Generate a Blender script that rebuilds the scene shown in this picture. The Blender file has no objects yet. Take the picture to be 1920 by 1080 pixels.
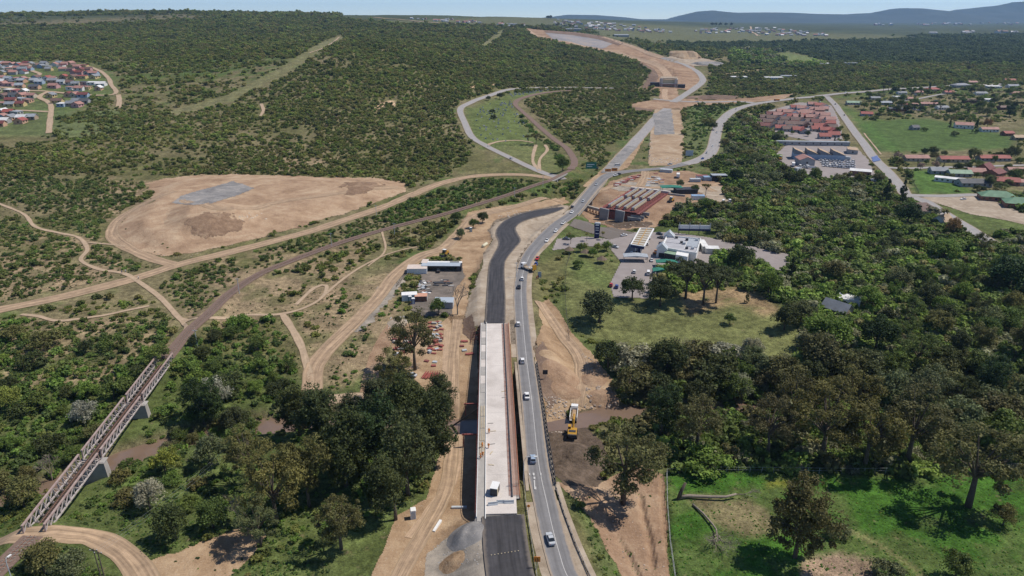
import bpy, bmesh, math, random
import numpy as np
from mathutils import Vector, Matrix

# ------------------------------------------------------------------ camera, sky, sun, exposure
H = 120.0                       # drone height above the bridge decks (z = 0)
F = 1297.0                      # focal length in photo pixels (1920 wide)
PITCH = math.atan((540 - 35) / F)
scene = bpy.context.scene
col = scene.collection
cam_d = bpy.data.cameras.new('camera')
cam = bpy.data.objects.new('camera', cam_d)
col.objects.link(cam)
cam.location = (0, 0, H)
cam.rotation_euler = (math.pi / 2 - PITCH, 0, 0)
cam_d.sensor_width = 36.0
cam_d.lens = 36.0 * F / 1920.0
cam_d.clip_start = 1.0
cam_d.clip_end = 60000.0
scene.camera = cam

SUN_EL = math.radians(57)
SUN_AZ = math.atan2(0.26, 0.97)            # direction towards the sun, measured from +X to +Y
sd = Vector((math.cos(SUN_EL) * math.cos(SUN_AZ), math.cos(SUN_EL) * math.sin(SUN_AZ), math.sin(SUN_EL)))
world = bpy.data.worlds.new('World')
scene.world = world
world.use_nodes = True
wn = world.node_tree.nodes
sky = wn.new('ShaderNodeTexSky')
sky.sky_type = 'NISHITA'
sky.sun_disc = False
sky.sun_elevation = SUN_EL
sky.sun_rotation = math.pi / 2 - SUN_AZ
sky.altitude = 3000
sky.air_density = 0.8
sky.dust_density = .3
sky.ozone_density = 2.0
wn['Background'].inputs['Strength'].default_value = 0.14
world.node_tree.links.new(sky.outputs[0], wn['Background'].inputs['Color'])
sl = bpy.data.lights.new('sun', 'SUN')
sl.energy = 4.6
sl.angle = math.radians(0.5)
sl.color = (1.0, 0.925, 0.83)
sun = bpy.data.objects.new('sun', sl)
sun.rotation_euler = sd.to_track_quat('Z', 'Y').to_euler()
sun.location = (300, 300, 600)
col.objects.link(sun)
vs = scene.view_settings
vs.view_transform = 'Standard'
vs.look = 'None'
vs.exposure = 0.0
vs.gamma = 1.0
vs.use_curve_mapping = False
scene.cycles.max_bounces = 5
scene.cycles.diffuse_bounces = 2
scene.cycles.glossy_bounces = 2
scene.cycles.transparent_max_bounces = 6
scene.cycles.volume_bounces = 0
scene.cycles.use_adaptive_sampling = True
scene.cycles.adaptive_threshold = 0.02

HAZE = 4.3e-5                   # air density, per metre
rnd = random.Random(7)
rng = np.random.default_rng(11)

# ------------------------------------------------------------------ pixel <-> world
CP, SP = math.cos(PITCH), math.sin(PITCH)


def pray(px, py):
    a, b = (px - 960) / F, (540 - py) / F
    return np.array([a, b * SP + CP, b * CP - SP])


def D(px, py, z):
    """point of the level z that is seen at the photo pixel"""
    d = pray(px, py)
    t = (z - H) / d[2]
    return Vector((d[0] * t, d[1] * t, z))


def project(x, y, z):
    """photo pixel of world points (arrays)"""
    dep = y * CP - (z - H) * SP
    up = y * SP + (z - H) * CP
    return 960 + F * x / dep, 540 - F * up / dep


def at_y(px, py, Y):
    d = pray(px, py)
    t = Y / d[1]
    return d[0] * t, Y, H + d[2] * t


# ------------------------------------------------------------------ numpy noise
def vnoise(x, y, seed=0):
    x = np.asarray(x, float); y = np.asarray(y, float)
    xi, yi = np.floor(x).astype(np.int64), np.floor(y).astype(np.int64)
    fx, fy = x - xi, y - yi
    fx, fy = fx * fx * (3 - 2 * fx), fy * fy * (3 - 2 * fy)

    def h(i, j):
        n = (i * 374761393 + j * 668265263 + seed * 974711) & 0x7fffffff
        n = ((n ^ (n >> 13)) * 1274126177) & 0x7fffffff
        return ((n ^ (n >> 16)) & 0xffff) / 65535.0
    return (h(xi, yi) * (1 - fx) * (1 - fy) + h(xi + 1, yi) * fx * (1 - fy) + h(xi, yi + 1) * (1 - fx) * fy + h(xi + 1, yi + 1) * fx * fy)


def fbm(x, y, s, seed=0, oct=4):
    v, a, t = 0, 1.0, 0
    for k in range(oct):
        v = v + a * vnoise(np.asarray(x) / s, np.asarray(y) / s, seed + 17 * k)
        t += a; a *= .5; s *= .5
    return v / t


def inside(poly, x, y):
    """vectorised point in polygon"""
    x = np.asarray(x); y = np.asarray(y)
    r = np.zeros(x.shape, bool)
    n = len(poly)
    for i in range(n):
        x0, y0 = poly[i][:2]; x1, y1 = poly[(i + 1) % n][:2]
        if y0 == y1:
            continue
        c = ((y0 > y) != (y1 > y)) & (x < (x1 - x0) * (y - y0) / (y1 - y0) + x0)
        r ^= c
    return r


def seg_dist(pts, x, y):
    """distance to a polyline, and the index parameter of the closest point"""
    best = np.full(x.shape, 1e9); par = np.zeros(x.shape)
    for i in range(len(pts) - 1):
        ax, ay = pts[i][0], pts[i][1]; bx, by = pts[i + 1][0], pts[i + 1][1]
        dx, dy = bx - ax, by - ay
        L = dx * dx + dy * dy + 1e-9
        t = np.clip(((x - ax) * dx + (y - ay) * dy) / L, 0, 1)
        d = np.hypot(x - ax - t * dx, y - ay - t * dy)
        m = d < best
        best = np.where(m, d, best); par = np.where(m, i + t, par)
    return best, par


def catmull(P, step):
    """smooth polyline through P (rows of any width); step(p) gives spacing"""
    P = [np.array(p, float) for p in P]
    if len(P) < 3:
        P = [P[0], (P[0] + P[-1]) / 2, P[-1]]
    Q = [2 * P[0] - P[1]] + P + [2 * P[-1] - P[-2]]
    out = []
    for i in range(1, len(Q) - 2):
        p0, p1, p2, p3 = Q[i - 1:i + 3]
        n = max(2, int(np.hypot(*(p2 - p1)[:2]) / step(p1)))
        for k in range(n):
            t = k / n
            out.append(.5 * (2 * p1 + (p2 - p0) * t + (2 * p0 - 5 * p1 + 4 * p2 - p3) * t * t + (3 * p1 - p0 - 3 * p2 + p3) * t ** 3))
    out.append(P[-1])
    return np.array(out)


# ------------------------------------------------------------------ terrain heights on a fan grid that gets coarser with distance
NA, NL = 600, 640
A0, A1 = -1.55, 1.55
L0, L1 = math.log(70.0), math.log(16000.0)
ga = np.linspace(A0, A1, NA)
gl = np.linspace(L0, L1, NL)
gY = np.exp(gl)
GX = ga[None, :] * gY[:, None]
GY = np.repeat(gY[:, None], NA, 1)

COLS = {   # photo column: (photo row, distance) pairs of the land's profile, far away
    -300: [(300, 590), (250, 700), (200, 850), (130, 1120), (100, 1500), (60, 2150), (26, 2900)],
    0:    [(330, 565), (250, 700), (200, 840), (130, 1090), (100, 1450), (60, 2100), (27, 2800)],
    320:  [(330, 565), (250, 710), (200, 850), (140, 1080), (100, 1400), (60, 2000), (21, 2900)],
    520:  [(330, 565), (270, 670), (200, 850), (140, 1040), (100, 1350), (60, 2050), (23, 2900)],
    700:  [(320, 575), (270, 670), (200, 830), (130, 1030), (80, 1220), (62, 2000), (45, 2500), (23, 3400)],
    830:  [(320, 580), (260, 700), (200, 850), (150, 1010), (110, 1240), (60, 2100), (45, 2700), (26, 4000)],
    960:  [(320, 585), (250, 770), (200, 940), (165, 1110), (120, 1450), (70, 2100), (55, 2500), (30, 4400)],
    1100: [(320, 585), (250, 790), (200, 990), (165, 1190), (120, 1550), (80, 2050), (60, 2900), (33, 4800)],
    1280: [(320, 585), (250, 800), (200, 1010), (150, 1330), (100, 1950), (70, 3000), (45, 5600)],
    1450: [(320, 585), (250, 800), (200, 1020), (150, 1380), (100, 2100), (75, 2900), (50, 5200)],
    1650: [(320, 585), (250, 800), (200, 1020), (150, 1400), (100, 2150), (72, 3000), (52, 5400)],
    1920: [(320, 585), (250, 800), (200, 1010), (150, 1380), (100, 2050), (68, 3000), (50, 5600)],
    2300: [(320, 585), (250, 800), (200, 1010), (150, 1380), (100, 2050), (68, 3000), (50, 5600)],
}
near_prof = [(60, -4.5), (110, -4.5), (135, -4.5), (165, -7), (205, -7.5), (240, -5.5), (280, -2.5), (330, -1.5), (480, -1.0)]
ca, cz = [], []
for c, lst in sorted(COLS.items()):
    a = np.mean([at_y(c, r, d)[0] / d for r, d in lst])
    xs = [math.log(d) for d, z in near_prof] + [math.log(d) for r, d in lst]
    zs = [z for d, z in near_prof] + [at_y(c, r, d)[2] for r, d in lst]
    last = zs[-1]
    xs += [math.log(lst[-1][1] * 1.6), L1]
    zs += ([last * .75, 60] if c < 1000 else [last, 62])
    ca.append(a); cz.append(np.interp(gl, xs, zs))
cz = np.array(cz)
Z = np.empty((NL, NA))
for i in range(NL):
    Z[i] = np.interp(ga, ca, cz[:, i])


def blur(A, n, ax):
    k = np.ones(2 * n + 1) / (2 * n + 1)
    P = np.pad(A, [(n, n) if i == ax else (0, 0) for i in (0, 1)], mode='edge')
    return np.apply_along_axis(lambda v: np.convolve(v, k, 'valid'), ax, P)


for _ in range(2):
    Z = blur(Z, 7, 0)
    Z = blur(Z, 18, 1)
# gentle natural relief that grows with distance
Z += (fbm(GX, GY, 420, 3) - .5) * np.clip((GY - 500) / 900, 0, 1) * 16
Z += (fbm(GX, GY, 120, 5) - .5) * np.clip((GY - 420) / 600, 0, 1) * 4.5
Z += (fbm(GX, GY, 22, 8) - .5) * 0.7


def hgt(x, y):
    x = np.asarray(x, float); y = np.maximum(np.asarray(y, float), 71.)
    u = np.clip((x / y - A0) / (A1 - A0) * (NA - 1), 0, NA - 1.001)
    # rows are equally spaced in log distance; interpolate linearly in real distance between the two rows
    v = np.clip((np.log(y) - L0) / (L1 - L0) * (NL - 1), 0, NL - 1.001)
    j = u.astype(int) if hasattr(u, 'astype') else int(u)
    i = v.astype(int) if hasattr(v, 'astype') else int(v)
    f = u - j
    g = np.clip((y - gY[i]) / (gY[i + 1] - gY[i]), 0, 1)
    return (Z[i, j] * (1 - f) * (1 - g) + Z[i, j + 1] * f * (1 - g) + Z[i + 1, j] * (1 - f) * g + Z[i + 1, j + 1] * f * g)


_ts = np.exp(np.linspace(math.log(70), math.log(16500), 900))


def G(px, py, lift=0.0):
    """ground point seen at the photo pixel"""
    d = pray(px, py)
    x, y, z = d[0] * _ts, d[1] * _ts, H + d[2] * _ts
    k = np.nonzero((z - hgt(x, y) < lift) & (y > 72))[0]
    if len(k) == 0:
        t = _ts[-40]
        return Vector((d[0] * t, d[1] * t, float(hgt(d[0] * t, d[1] * t))))
    a, b = _ts[max(k[0] - 1, 0)], _ts[k[0]]
    for _ in range(18):
        m = (a + b) / 2
        if H + d[2] * m - float(hgt(np.array(d[0] * m), np.array(d[1] * m))) < lift:
            b = m
        else:
            a = m
    x, y = d[0] * b, d[1] * b
    return Vector((x, y, float(hgt(np.array(x), np.array(y)))))


def hz(x, y):
    return float(hgt(np.array(float(x)), np.array(float(y))))


def yaw(p, q):
    """heading (rotation about z that turns +X towards q) between two ground pixels"""
    a, b = G(*p), G(*q)
    return math.atan2(b.y - a.y, b.x - a.x)


# ------------------------------------------------------------------ mesh helpers
class MB:
    def __init__(self):
        self.v = []; self.f = []; self.m = []

    def add(self, vs, fs, m=0):
        n = len(self.v)
        self.v += [tuple(v) for v in vs]
        self.f += [tuple(i + n for i in f) for f in fs]
        self.m += [m] * len(fs)
        return self

    def box(self, x0, x1, y0, y1, z0, z1, m=0):
        return self.add([(x0, y0, z0), (x1, y0, z0), (x1, y1, z0), (x0, y1, z0), (x0, y0, z1), (x1, y0, z1), (x1, y1, z1), (x0, y1, z1)],
                        [(0, 3, 2, 1), (4, 5, 6, 7), (0, 1, 5, 4), (1, 2, 6, 5), (2, 3, 7, 6), (3, 0, 4, 7)], m)

    def tbox(self, b, t, z0, z1, m=0):
        """box with different bottom and top rectangles (x0,x1,y0,y1)"""
        return self.add([(b[0], b[2], z0), (b[1], b[2], z0), (b[1], b[3], z0), (b[0], b[3], z0), (t[0], t[2], z1), (t[1], t[2], z1), (t[1], t[3], z1), (t[0], t[3], z1)],
                        [(0, 3, 2, 1), (4, 5, 6, 7), (0, 1, 5, 4), (1, 2, 6, 5), (2, 3, 7, 6), (3, 0, 4, 7)], m)

    def prism(self, poly, y0, y1, m=0):
        """outline in x,z pulled along y"""
        n = len(poly)
        v = [(x, y0, z) for x, z in poly] + [(x, y1, z) for x, z in poly]
        f = [tuple(range(n)), tuple(range(2 * n - 1, n - 1, -1))] + [(i, i + n, (i + 1) % n + n, (i + 1) % n) for i in range(n)]
        return self.add(v, f, m)

    def slab(self, poly, z0, z1, m=0):
        """outline in x,y pulled along z"""
        n = len(poly)
        v = [(x, y, z0) for x, y in poly] + [(x, y, z1) for x, y in poly]
        f = [tuple(range(n - 1, -1, -1)), tuple(range(n, 2 * n))] + [(i, (i + 1) % n, (i + 1) % n + n, i + n) for i in range(n)]
        return self.add(v, f, m)

    def tube(self, pts, rads, n=6, m=0, cap=True):
        pts = [Vector(p) for p in pts]
        rings = []
        for i, p in enumerate(pts):
            d = (pts[min(i + 1, len(pts) - 1)] - pts[max(i - 1, 0)])
            d = d.normalized() if d.length > 1e-6 else Vector((0, 0, 1))
            a = d.orthogonal().normalized(); b = d.cross(a)
            r = rads[i] if hasattr(rads, '__len__') else rads
            rings.append([p + (a * math.cos(2 * math.pi * k / n) + b * math.sin(2 * math.pi * k / n)) * r for k in range(n)])
        vs = [q for r in rings for q in r]
        fs = [(i * n + k, i * n + (k + 1) % n, (i + 1) * n + (k + 1) % n, (i + 1) * n + k) for i in range(len(pts) - 1) for k in range(n)]
        if cap:
            fs += [tuple(range(n - 1, -1, -1)), tuple((len(pts) - 1) * n + k for k in range(n))]
        return self.add(vs, fs, m)

    def bar(self, a, b, w, h=None, m=0):
        """square bar between two points"""
        a, b = Vector(a), Vector(b); h = h or w
        d = (b - a).normalized()
        s = d.cross(Vector((0, 0, 1)))
        s = s.normalized() if s.length > 1e-4 else Vector((1, 0, 0))
        u = s.cross(d).normalized()
        vs = [p + s * (w / 2 * i) + u * (h / 2 * j) for p in (a, b) for i, j in ((-1, -1), (1, -1), (1, 1), (-1, 1))]
        return self.add(vs, [(0, 1, 2, 3), (7, 6, 5, 4), (0, 4, 5, 1), (1, 5, 6, 2), (2, 6, 7, 3), (3, 7, 4, 0)], m)

    def mesh(self, name, mats, smooth=False):
        me = bpy.data.meshes.new(name)
        me.from_pydata(self.v, [], self.f)
        for m in (mats if isinstance(mats, (list, tuple)) else [mats]):
            me.materials.append(m)
        if any(self.m):
            me.polygons.foreach_set('material_index', self.m)
        if smooth:
            me.polygons.foreach_set('use_smooth', [True] * len(self.f))
        me.update()
        return me


def link(name, me, parent=None, loc=None, rz=0.0, scale=None):
    o = bpy.data.objects.new(name, me)
    col.objects.link(o)
    if parent is not None:
        o.parent = parent
    if loc is not None:
        o.location = loc
    if rz:
        o.rotation_euler = (0, 0, rz)
    if scale is not None:
        o.scale = scale if hasattr(scale, '__len__') else (scale,) * 3
    return o


def tag(o, label=None, cat=None, group=None, kind=None):
    if label:
        o['label'] = label
    if cat:
        o['category'] = cat
    if group:
        o['group'] = group
    if kind:
        o['kind'] = kind
    return o


def thing(name, label, cat, loc, rz=0.0, group=None, scale=None):
    return tag(link(name, None, None, loc, rz, scale), label, cat, group)


def copy_tree(o, parent=None):
    c = o.copy()
    col.objects.link(c)
    c.parent = parent
    for ch in list(o.children):
        copy_tree(ch, c)
    return c


def paint(o, m, slot=0):
    """give this object its own material while the mesh stays shared"""
    o.material_slots[slot].link = 'OBJECT'
    o.material_slots[slot].material = m


# ------------------------------------------------------------------ materials
_mats = {}


def mat(name, c, rough=.9, var=.18, scale=1.5, metal=0.0, bump=0.0, bscale=None, spec=.3, c2=None, coords='pos', detail=5):
    """plain surface with grain: colour wanders between darker and lighter (or to c2)"""
    if name in _mats:
        return _mats[name]
    m = bpy.data.materials.new(name)
    m.use_nodes = True
    nt = m.node_tree; n = nt.nodes; L = nt.links
    b = n['Principled BSDF']
    b.inputs['Roughness'].default_value = rough
    b.inputs['Metallic'].default_value = metal
    b.inputs['Specular IOR Level'].default_value = spec
    if coords == 'pos':
        src = n.new('ShaderNodeNewGeometry').outputs['Position']
    else:
        src = n.new('ShaderNodeTexCoord').outputs['Object']
    no = n.new('ShaderNodeTexNoise')
    no.inputs['Scale'].default_value = scale
    no.inputs['Detail'].default_value = detail
    no.inputs['Roughness'].default_value = .65
    L.new(src, no.inputs['Vector'])
    r = n.new('ShaderNodeValToRGB')
    r.color_ramp.elements[0].position = .3; r.color_ramp.elements[1].position = .7
    d = c2 if c2 else tuple(min(1, v * (1 + var)) for v in c)
    e = c if c2 else tuple(v * (1 - var) for v in c)
    r.color_ramp.elements[0].color = (*e, 1); r.color_ramp.elements[1].color = (*d, 1)
    L.new(no.outputs['Fac'], r.inputs['Fac'])
    L.new(r.outputs['Color'], b.inputs['Base Color'])
    if bump:
        bn = n.new('ShaderNodeTexNoise')
        bn.inputs['Scale'].default_value = bscale or scale * 2
        bn.inputs['Detail'].default_value = 6
        L.new(src, bn.inputs['Vector'])
        bp = n.new('ShaderNodeBump')
        bp.inputs['Strength'].default_value = 1.0
        bp.inputs['Distance'].default_value = bump
        L.new(bn.outputs['Fac'], bp.inputs['Height'])
        L.new(bp.outputs['Normal'], b.inputs['Normal'])
    _mats[name] = m
    return m


def earth(name, c0, c1, c2, s=.03, bump=.25, stones=.35):
    """bare ground in three tones: broad stains, clods, grain and scattered pale stones"""
    c0, c1, c2 = ((c[0], c[1] * .985, c[2] * .92) if 'earth' in name or 'sand' in name else c for c in (c0, c1, c2))
    m = bpy.data.materials.new(name)
    m.use_nodes = True
    nt = m.node_tree; n = nt.nodes; L = nt.links
    b = n['Principled BSDF']; b.inputs['Roughness'].default_value = .95; b.inputs['Specular IOR Level'].default_value = .1
    pos = n.new('ShaderNodeNewGeometry').outputs['Position']
    acc = None
    for sc_, w, dt, ds in ((s, .46, 3, 1.2), (s * 5, .30, 5, .6), (s * 45, .24, 6, 0)):
        t = n.new('ShaderNodeTexNoise'); t.inputs['Scale'].default_value = sc_; t.inputs['Detail'].default_value = dt; t.inputs['Distortion'].default_value = ds
        L.new(pos, t.inputs['Vector'])
        a = n.new('ShaderNodeMath'); a.operation = 'MULTIPLY_ADD'; a.inputs[1].default_value = w
        L.new(t.outputs['Fac'], a.inputs[0])
        if acc is not None:
            L.new(acc, a.inputs[2])
        else:
            a.inputs[2].default_value = 0
        acc = a.outputs[0]
    r = n.new('ShaderNodeValToRGB')
    r.color_ramp.elements[0].position = .36; r.color_ramp.elements[1].position = .64
    r.color_ramp.elements[0].color = (*c0, 1); r.color_ramp.elements[1].color = (*c2, 1)
    e = r.color_ramp.elements.new(.5); e.color = (*c1, 1)
    L.new(acc, r.inputs['Fac'])
    v = n.new('ShaderNodeTexVoronoi'); v.inputs['Scale'].default_value = .9
    L.new(pos, v.inputs['Vector'])
    k = n.new('ShaderNodeMapRange'); k.inputs[1].default_value = .16; k.inputs[2].default_value = .10; k.inputs[3].default_value = 0; k.inputs[4].default_value = stones
    L.new(v.outputs['Distance'], k.inputs[0])
    mx = n.new('ShaderNodeMixRGB'); mx.inputs[2].default_value = (.52, .45, .37, 1)
    L.new(k.outputs[0], mx.inputs[0]); L.new(r.outputs[0], mx.inputs[1]); L.new(mx.outputs[0], b.inputs['Base Color'])
    bp = n.new('ShaderNodeBump'); bp.inputs['Distance'].default_value = bump
    t = n.new('ShaderNodeTexNoise'); t.inputs['Scale'].default_value = .55; t.inputs['Detail'].default_value = 8; t.inputs['Roughness'].default_value = .65
    L.new(pos, t.inputs['Vector']); L.new(t.outputs['Fac'], bp.inputs['Height']); L.new(bp.outputs['Normal'], b.inputs['Normal'])
    return m
# ------------------------------------------------------------------ shape the land: river, embankments, heaps
def smooth(t):
    t = np.clip(t, 0, 1)
    return t * t * (3 - 2 * t)


def flatten(pts, half, slope=2.2):
    """bring the land to the level of a line of world points (x, y, z)"""
    global Z
    pts = [tuple(p) for p in pts]
    d, par = seg_dist(pts, GX, GY)
    zr = np.interp(par, range(len(pts)), [p[2] for p in pts])
    reach = half + 1.0 + slope * np.abs(Z - zr)
    w = 1 - smooth((d - half) / np.maximum(reach - half, .5))
    Z = Z + (zr - Z) * w


# spoil heap on the left
HEAP = [(275, 345), (330, 331), (420, 327), (520, 329), (610, 333), (700, 334), (768, 345), (755, 362), (690, 386), (640, 402), (560, 426), (500, 442), (430, 460), (380, 470), (310, 479), (255, 470), (216, 447), (212, 430), (238, 402), (290, 376)]
PX, PY = project(GX, GY, Z)
_m = inside([(300, 360), (345, 345), (420, 340), (610, 342), (745, 350), (690, 378), (560, 415), (430, 446), (320, 462), (262, 452), (240, 435), (262, 402)], PX, PY).astype(float)
Z += 5.0 * blur(blur(_m, 3, 0), 4, 1)
_m = inside([(330, 440), (345, 405), (400, 395), (470, 410), (470, 425), (400, 450)], PX, PY).astype(float)
Z += 5.0 * blur(blur(_m, 2, 0), 3, 1)

RIVER_Z = -10.2
RIVER = [D(*p, RIVER_Z) for p in ((-250, 985), (-80, 960), (60, 925), (150, 900), (235, 860), (310, 836), (420, 812), (515, 797), (650, 792), (800, 800), (930, 800), (1035, 795), (1120, 783), (1215, 772), (1300, 775), (1395, 771), (1500, 755), (1650, 750), (1900, 740), (2200, 730))]
rv = catmull([(p.x, p.y) for p in RIVER], lambda p: 4.0)
d_, _ = seg_dist([tuple(p) for p in rv[::3]], GX, GY)
RIVER_D = d_
w_ = 1 - smooth((d_ - 2.2) / 8.0)
Z = Z + (RIVER_Z - 1.6 - Z) * w_
# gully under the second road bridge
GUL = [G(*p) for p in ((1020, 352), (1070, 362), (1112, 382), (1150, 408), (1195, 420), (1250, 412), (1300, 402))]
d_, _ = seg_dist([(p.x, p.y) for p in GUL], GX, GY)
w_ = 1 - smooth((d_ - 9) / 16.0)
Z = Z + (np.minimum(Z, -6.5) - Z) * w_

for gl_, gd in (([(1243, 893), (1245, 940), (1250, 1000), (1259, 1060), (1270, 1120)], 1.3), ([(1200, 930), (1208, 975), (1218, 1010), (1224, 1060)], .9), ([(1150, 1000), (1180, 1045), (1200, 1090)], .7)):
    d_, _ = seg_dist([(q.x, q.y) for q in (G(*p) for p in gl_)], GX, GY)
    Z = Z - gd * (1 - smooth((d_ - .35) / .9))

TAR = [(1135, 1210, 0), (1095, 1135, 0), (1060, 1080, 0), (1045, 1035, 0), (1033, 990, 0), (1022, 940, 0), (1013, 900, 0), (1005, 850, 0), (996, 760, 0), (985, 670, 0), (978, 590, 0), (976, 545, 0), (980, 510, 0), (992, 480, 0), (1012, 455, 0), (1032, 434, 0), (1050, 418, 0), (1077, 398, 0), (1102, 366, 0), (1127, 338, 0), (1146, 327.5, -.2), (1177, 322, -.5), (1210, 319, -.6), (1252, 315, -.5), (1285, 308, -.2)]
tarp = [D(*p) for p in TAR]
flatten([D(*p) for p in TAR[:5]] + [D(1020, 930, 0)], 6.0)
flatten([D(986, 676, 0)] + [D(*p) for p in TAR[10:17]] + [D(1066, 406, 0)], 6.5)
flatten([D(1128, 337, 0)] + [D(*p) for p in TAR[20:]], 6.5, 3)
NEWN = [(985, 1210, .3), (968, 1120, .3), (957, 1080, .3), (949, 1030, .3), (943, 968, .3)]
NEWF = [(928.5, 607, .3, 8.6), (930, 560, .3, 8.8), (931.5, 500, .3, 8.2), (938, 482, .2, 8.6), (950, 464, .1, 10.5), (955, 452, 0, 13.5), (950, 440, 0, 13.5), (950, 428, 0, 11.5), (962, 416, 0, 11.5), (985, 406.5, 0, 13), (1013, 399.5, 0, 13.5), (1038, 394, 0, 9), (1056, 390, 0, 3)]
flatten([D(985, 1210, .1), D(968, 1120, .1), D(957, 1080, .1), D(950, 1037, .1), D(946, 1003, .1)], 6.0)
flatten([D(929, 588, .1)] + [D(*p[:2], .1) for p in NEWF[1:9]], 7.5)
flatten([D(*p[:3]) for p in NEWF[8:]], 7.5)
RAILN = [(-60, 1128, -1.0), (0, 1066, -1.0), (62, 1006, -1.0)]
RAILF = [(313, 673, -1.0), (353, 623, -1.0), (390, 590, -1.0), (430, 552, -1.), (477, 520, -.8), (520, 500, -.6), (640, 455, 0), (750, 423, 0), (840, 400, .5), (940, 370, 1.), (1000, 349, 2.), (1028, 340, 2.5)]
RAILU = [(1062, 323, 2.5), (1074, 313, 2.5)]
flatten([D(*p) for p in RAILN], 4)
flatten([D(*p) for p in RAILF], 3.2)
flatten([D(*p) for p in RAILU], 3.2)

_c = [G(*p) for p in ((1000, 62), (1060, 79), (1120, 93), (1165, 102), (1200, 113), (1235, 126), (1250, 142), (1254, 152))]
flatten([Vector((q.x, q.y, q.z - 5 * math.sin(math.pi * i / 7))) for i, q in enumerate(_c)], 14, 2.0)
_c = [G(*p) for p in ((1130, 68), (1180, 84), (1220, 99), (1250, 110), (1275, 116))]
flatten([Vector((q.x, q.y, q.z + 5)) for q in _c], 10, 2.0)

# ------------------------------------------------------------------ ground paint: real ground cover colours
PX, PY = project(GX, GY, Z)
N1 = fbm(GX, GY, 60, 21); N2 = fbm(GX, GY, 14, 22); N3 = fbm(GX, GY, 240, 23)
SCRUB = np.array([.125, .12, .05]); DRY = np.array([.175, .15, .08]); SOIL = np.array([.34, .235, .15]); GREEN = np.array([.075, .105, .03])
t = np.clip((N1 - .42) * 5, 0, 1)[..., None]
GC = SCRUB * (1 - t) + DRY * t
t = np.clip((N2 * .5 + N3 * .5 - .54) * 9, 0, 1)[..., None]
GC = GC * (1 - t) + GREEN * t
GC *= (.82 + .36 * N2)[..., None]
far = smooth((GY - 1700) / 1000)[..., None]
GC = GC * (1 - far) + (np.array([.062, .076, .036]) * (.6 + .8 * fbm(GX, GY, 130, 24)[..., None])) * far


def ground(poly, c, amt=1.0, soft=1, noise=0.0, seed=1):
    global GC
    m = inside(poly, PX + (fbm(GX, GY, 9, seed) - .5) * 14, PY + (fbm(GX, GY, 9, seed + 5) - .5) * 8).astype(float)
    if soft:
        m = blur(blur(m, soft, 0), soft, 1)
    if noise:
        m = m * np.clip((fbm(GX, GY, 10, seed + 9, 5) - .5 + noise * .25) * 7, 0, 1)
    m = (m * amt)[..., None]
    GC = GC * (1 - m) + np.array(c) * (.82 + .36 * N2[..., None]) * m


LAWN = [(1058, 480), (1085, 468), (1140, 470), (1165, 490), (1148, 528), (1150, 560), (1240, 555), (1330, 560), (1430, 560), (1490, 600), (1510, 640), (1520, 665), (1400, 680), (1300, 665), (1200, 672), (1140, 645), (1085, 628), (1066, 600), (1060, 540)]
PADDOCK = [(1252, 888), (1330, 882), (1560, 890), (1700, 895), (1930, 880), (2300, 900), (2400, 1250), (1255, 1250)]
# wooded and green valley floor
ground([(-400, 620), (200, 620), (330, 640), (560, 700), (760, 700), (850, 800), (860, 1000), (600, 1200), (-500, 1250)], (.075, .11, .03), .75, 3, 0, 2)
ground([(1000, 420), (1300, 400), (1400, 320), (1920, 430), (2400, 430), (2400, 900), (1250, 890), (1050, 700)], (.075, .10, .03), .85, 3, 0, 3)
ground([(1040, 900), (1250, 890), (1250, 1200), (1150, 1200), (1100, 1000)], (.09, .12, .04), .8, 2, 0, 4)
ground(LAWN, (.135, .145, .055), 1, 1, 0, 5)
ground([(1270, 545), (1400, 535), (1480, 590), (1430, 590), (1380, 570), (1290, 590)], (.30, .20, .12), .75, 1, 1.2, 6)
ground([(1075, 470), (1150, 520), (1148, 545), (1075, 520)], (.11, .145, .045), .7, 1, 0, 6)
ground(PADDOCK, (.046, .112, .016), 1, 1, 0, 7)
ground(PADDOCK, (.085, .115, .035), .8, 1, .25, 77)
ground([(1585, 985), (1640, 1012), (1700, 1050), (1745, 1085), (1738, 1090), (1690, 1056), (1630, 1018), (1580, 992)], (.17, .165, .07), .8, 0, 1.2, 78)
ground([(1440, 895), (1500, 895), (1490, 915), (1440, 915)], (.19, .19, .03), .7, 1, .6, 79)
ground([(1290, 930), (1420, 940), (1470, 1000), (1400, 1010), (1330, 980)], (.19, .15, .085), .8, 1, 1.0, 8)
ground([(1500, 1050), (1560, 1035), (1640, 1050), (1640, 1120), (1490, 1120)], (.30, .21, .15), .9, 1, 1.4, 9)
ground([(1005, 500), (1040, 475), (1060, 480), (1058, 520), (1035, 560), (1008, 562)], (.125, .12, .05), .9, 1, 0, 10)
# cemetery and its green
ground([(872, 205), (960, 172), (1040, 170), (960, 190), (985, 240), (1045, 290), (1045, 330), (960, 292), (880, 262)], (.105, .135, .042), .95, 1, 0, 11)
ground([(930, 275), (1000, 268), (1045, 300), (1040, 328), (965, 295)], (.15, .15, .065), .6, 1, 1.0, 12)
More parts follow.
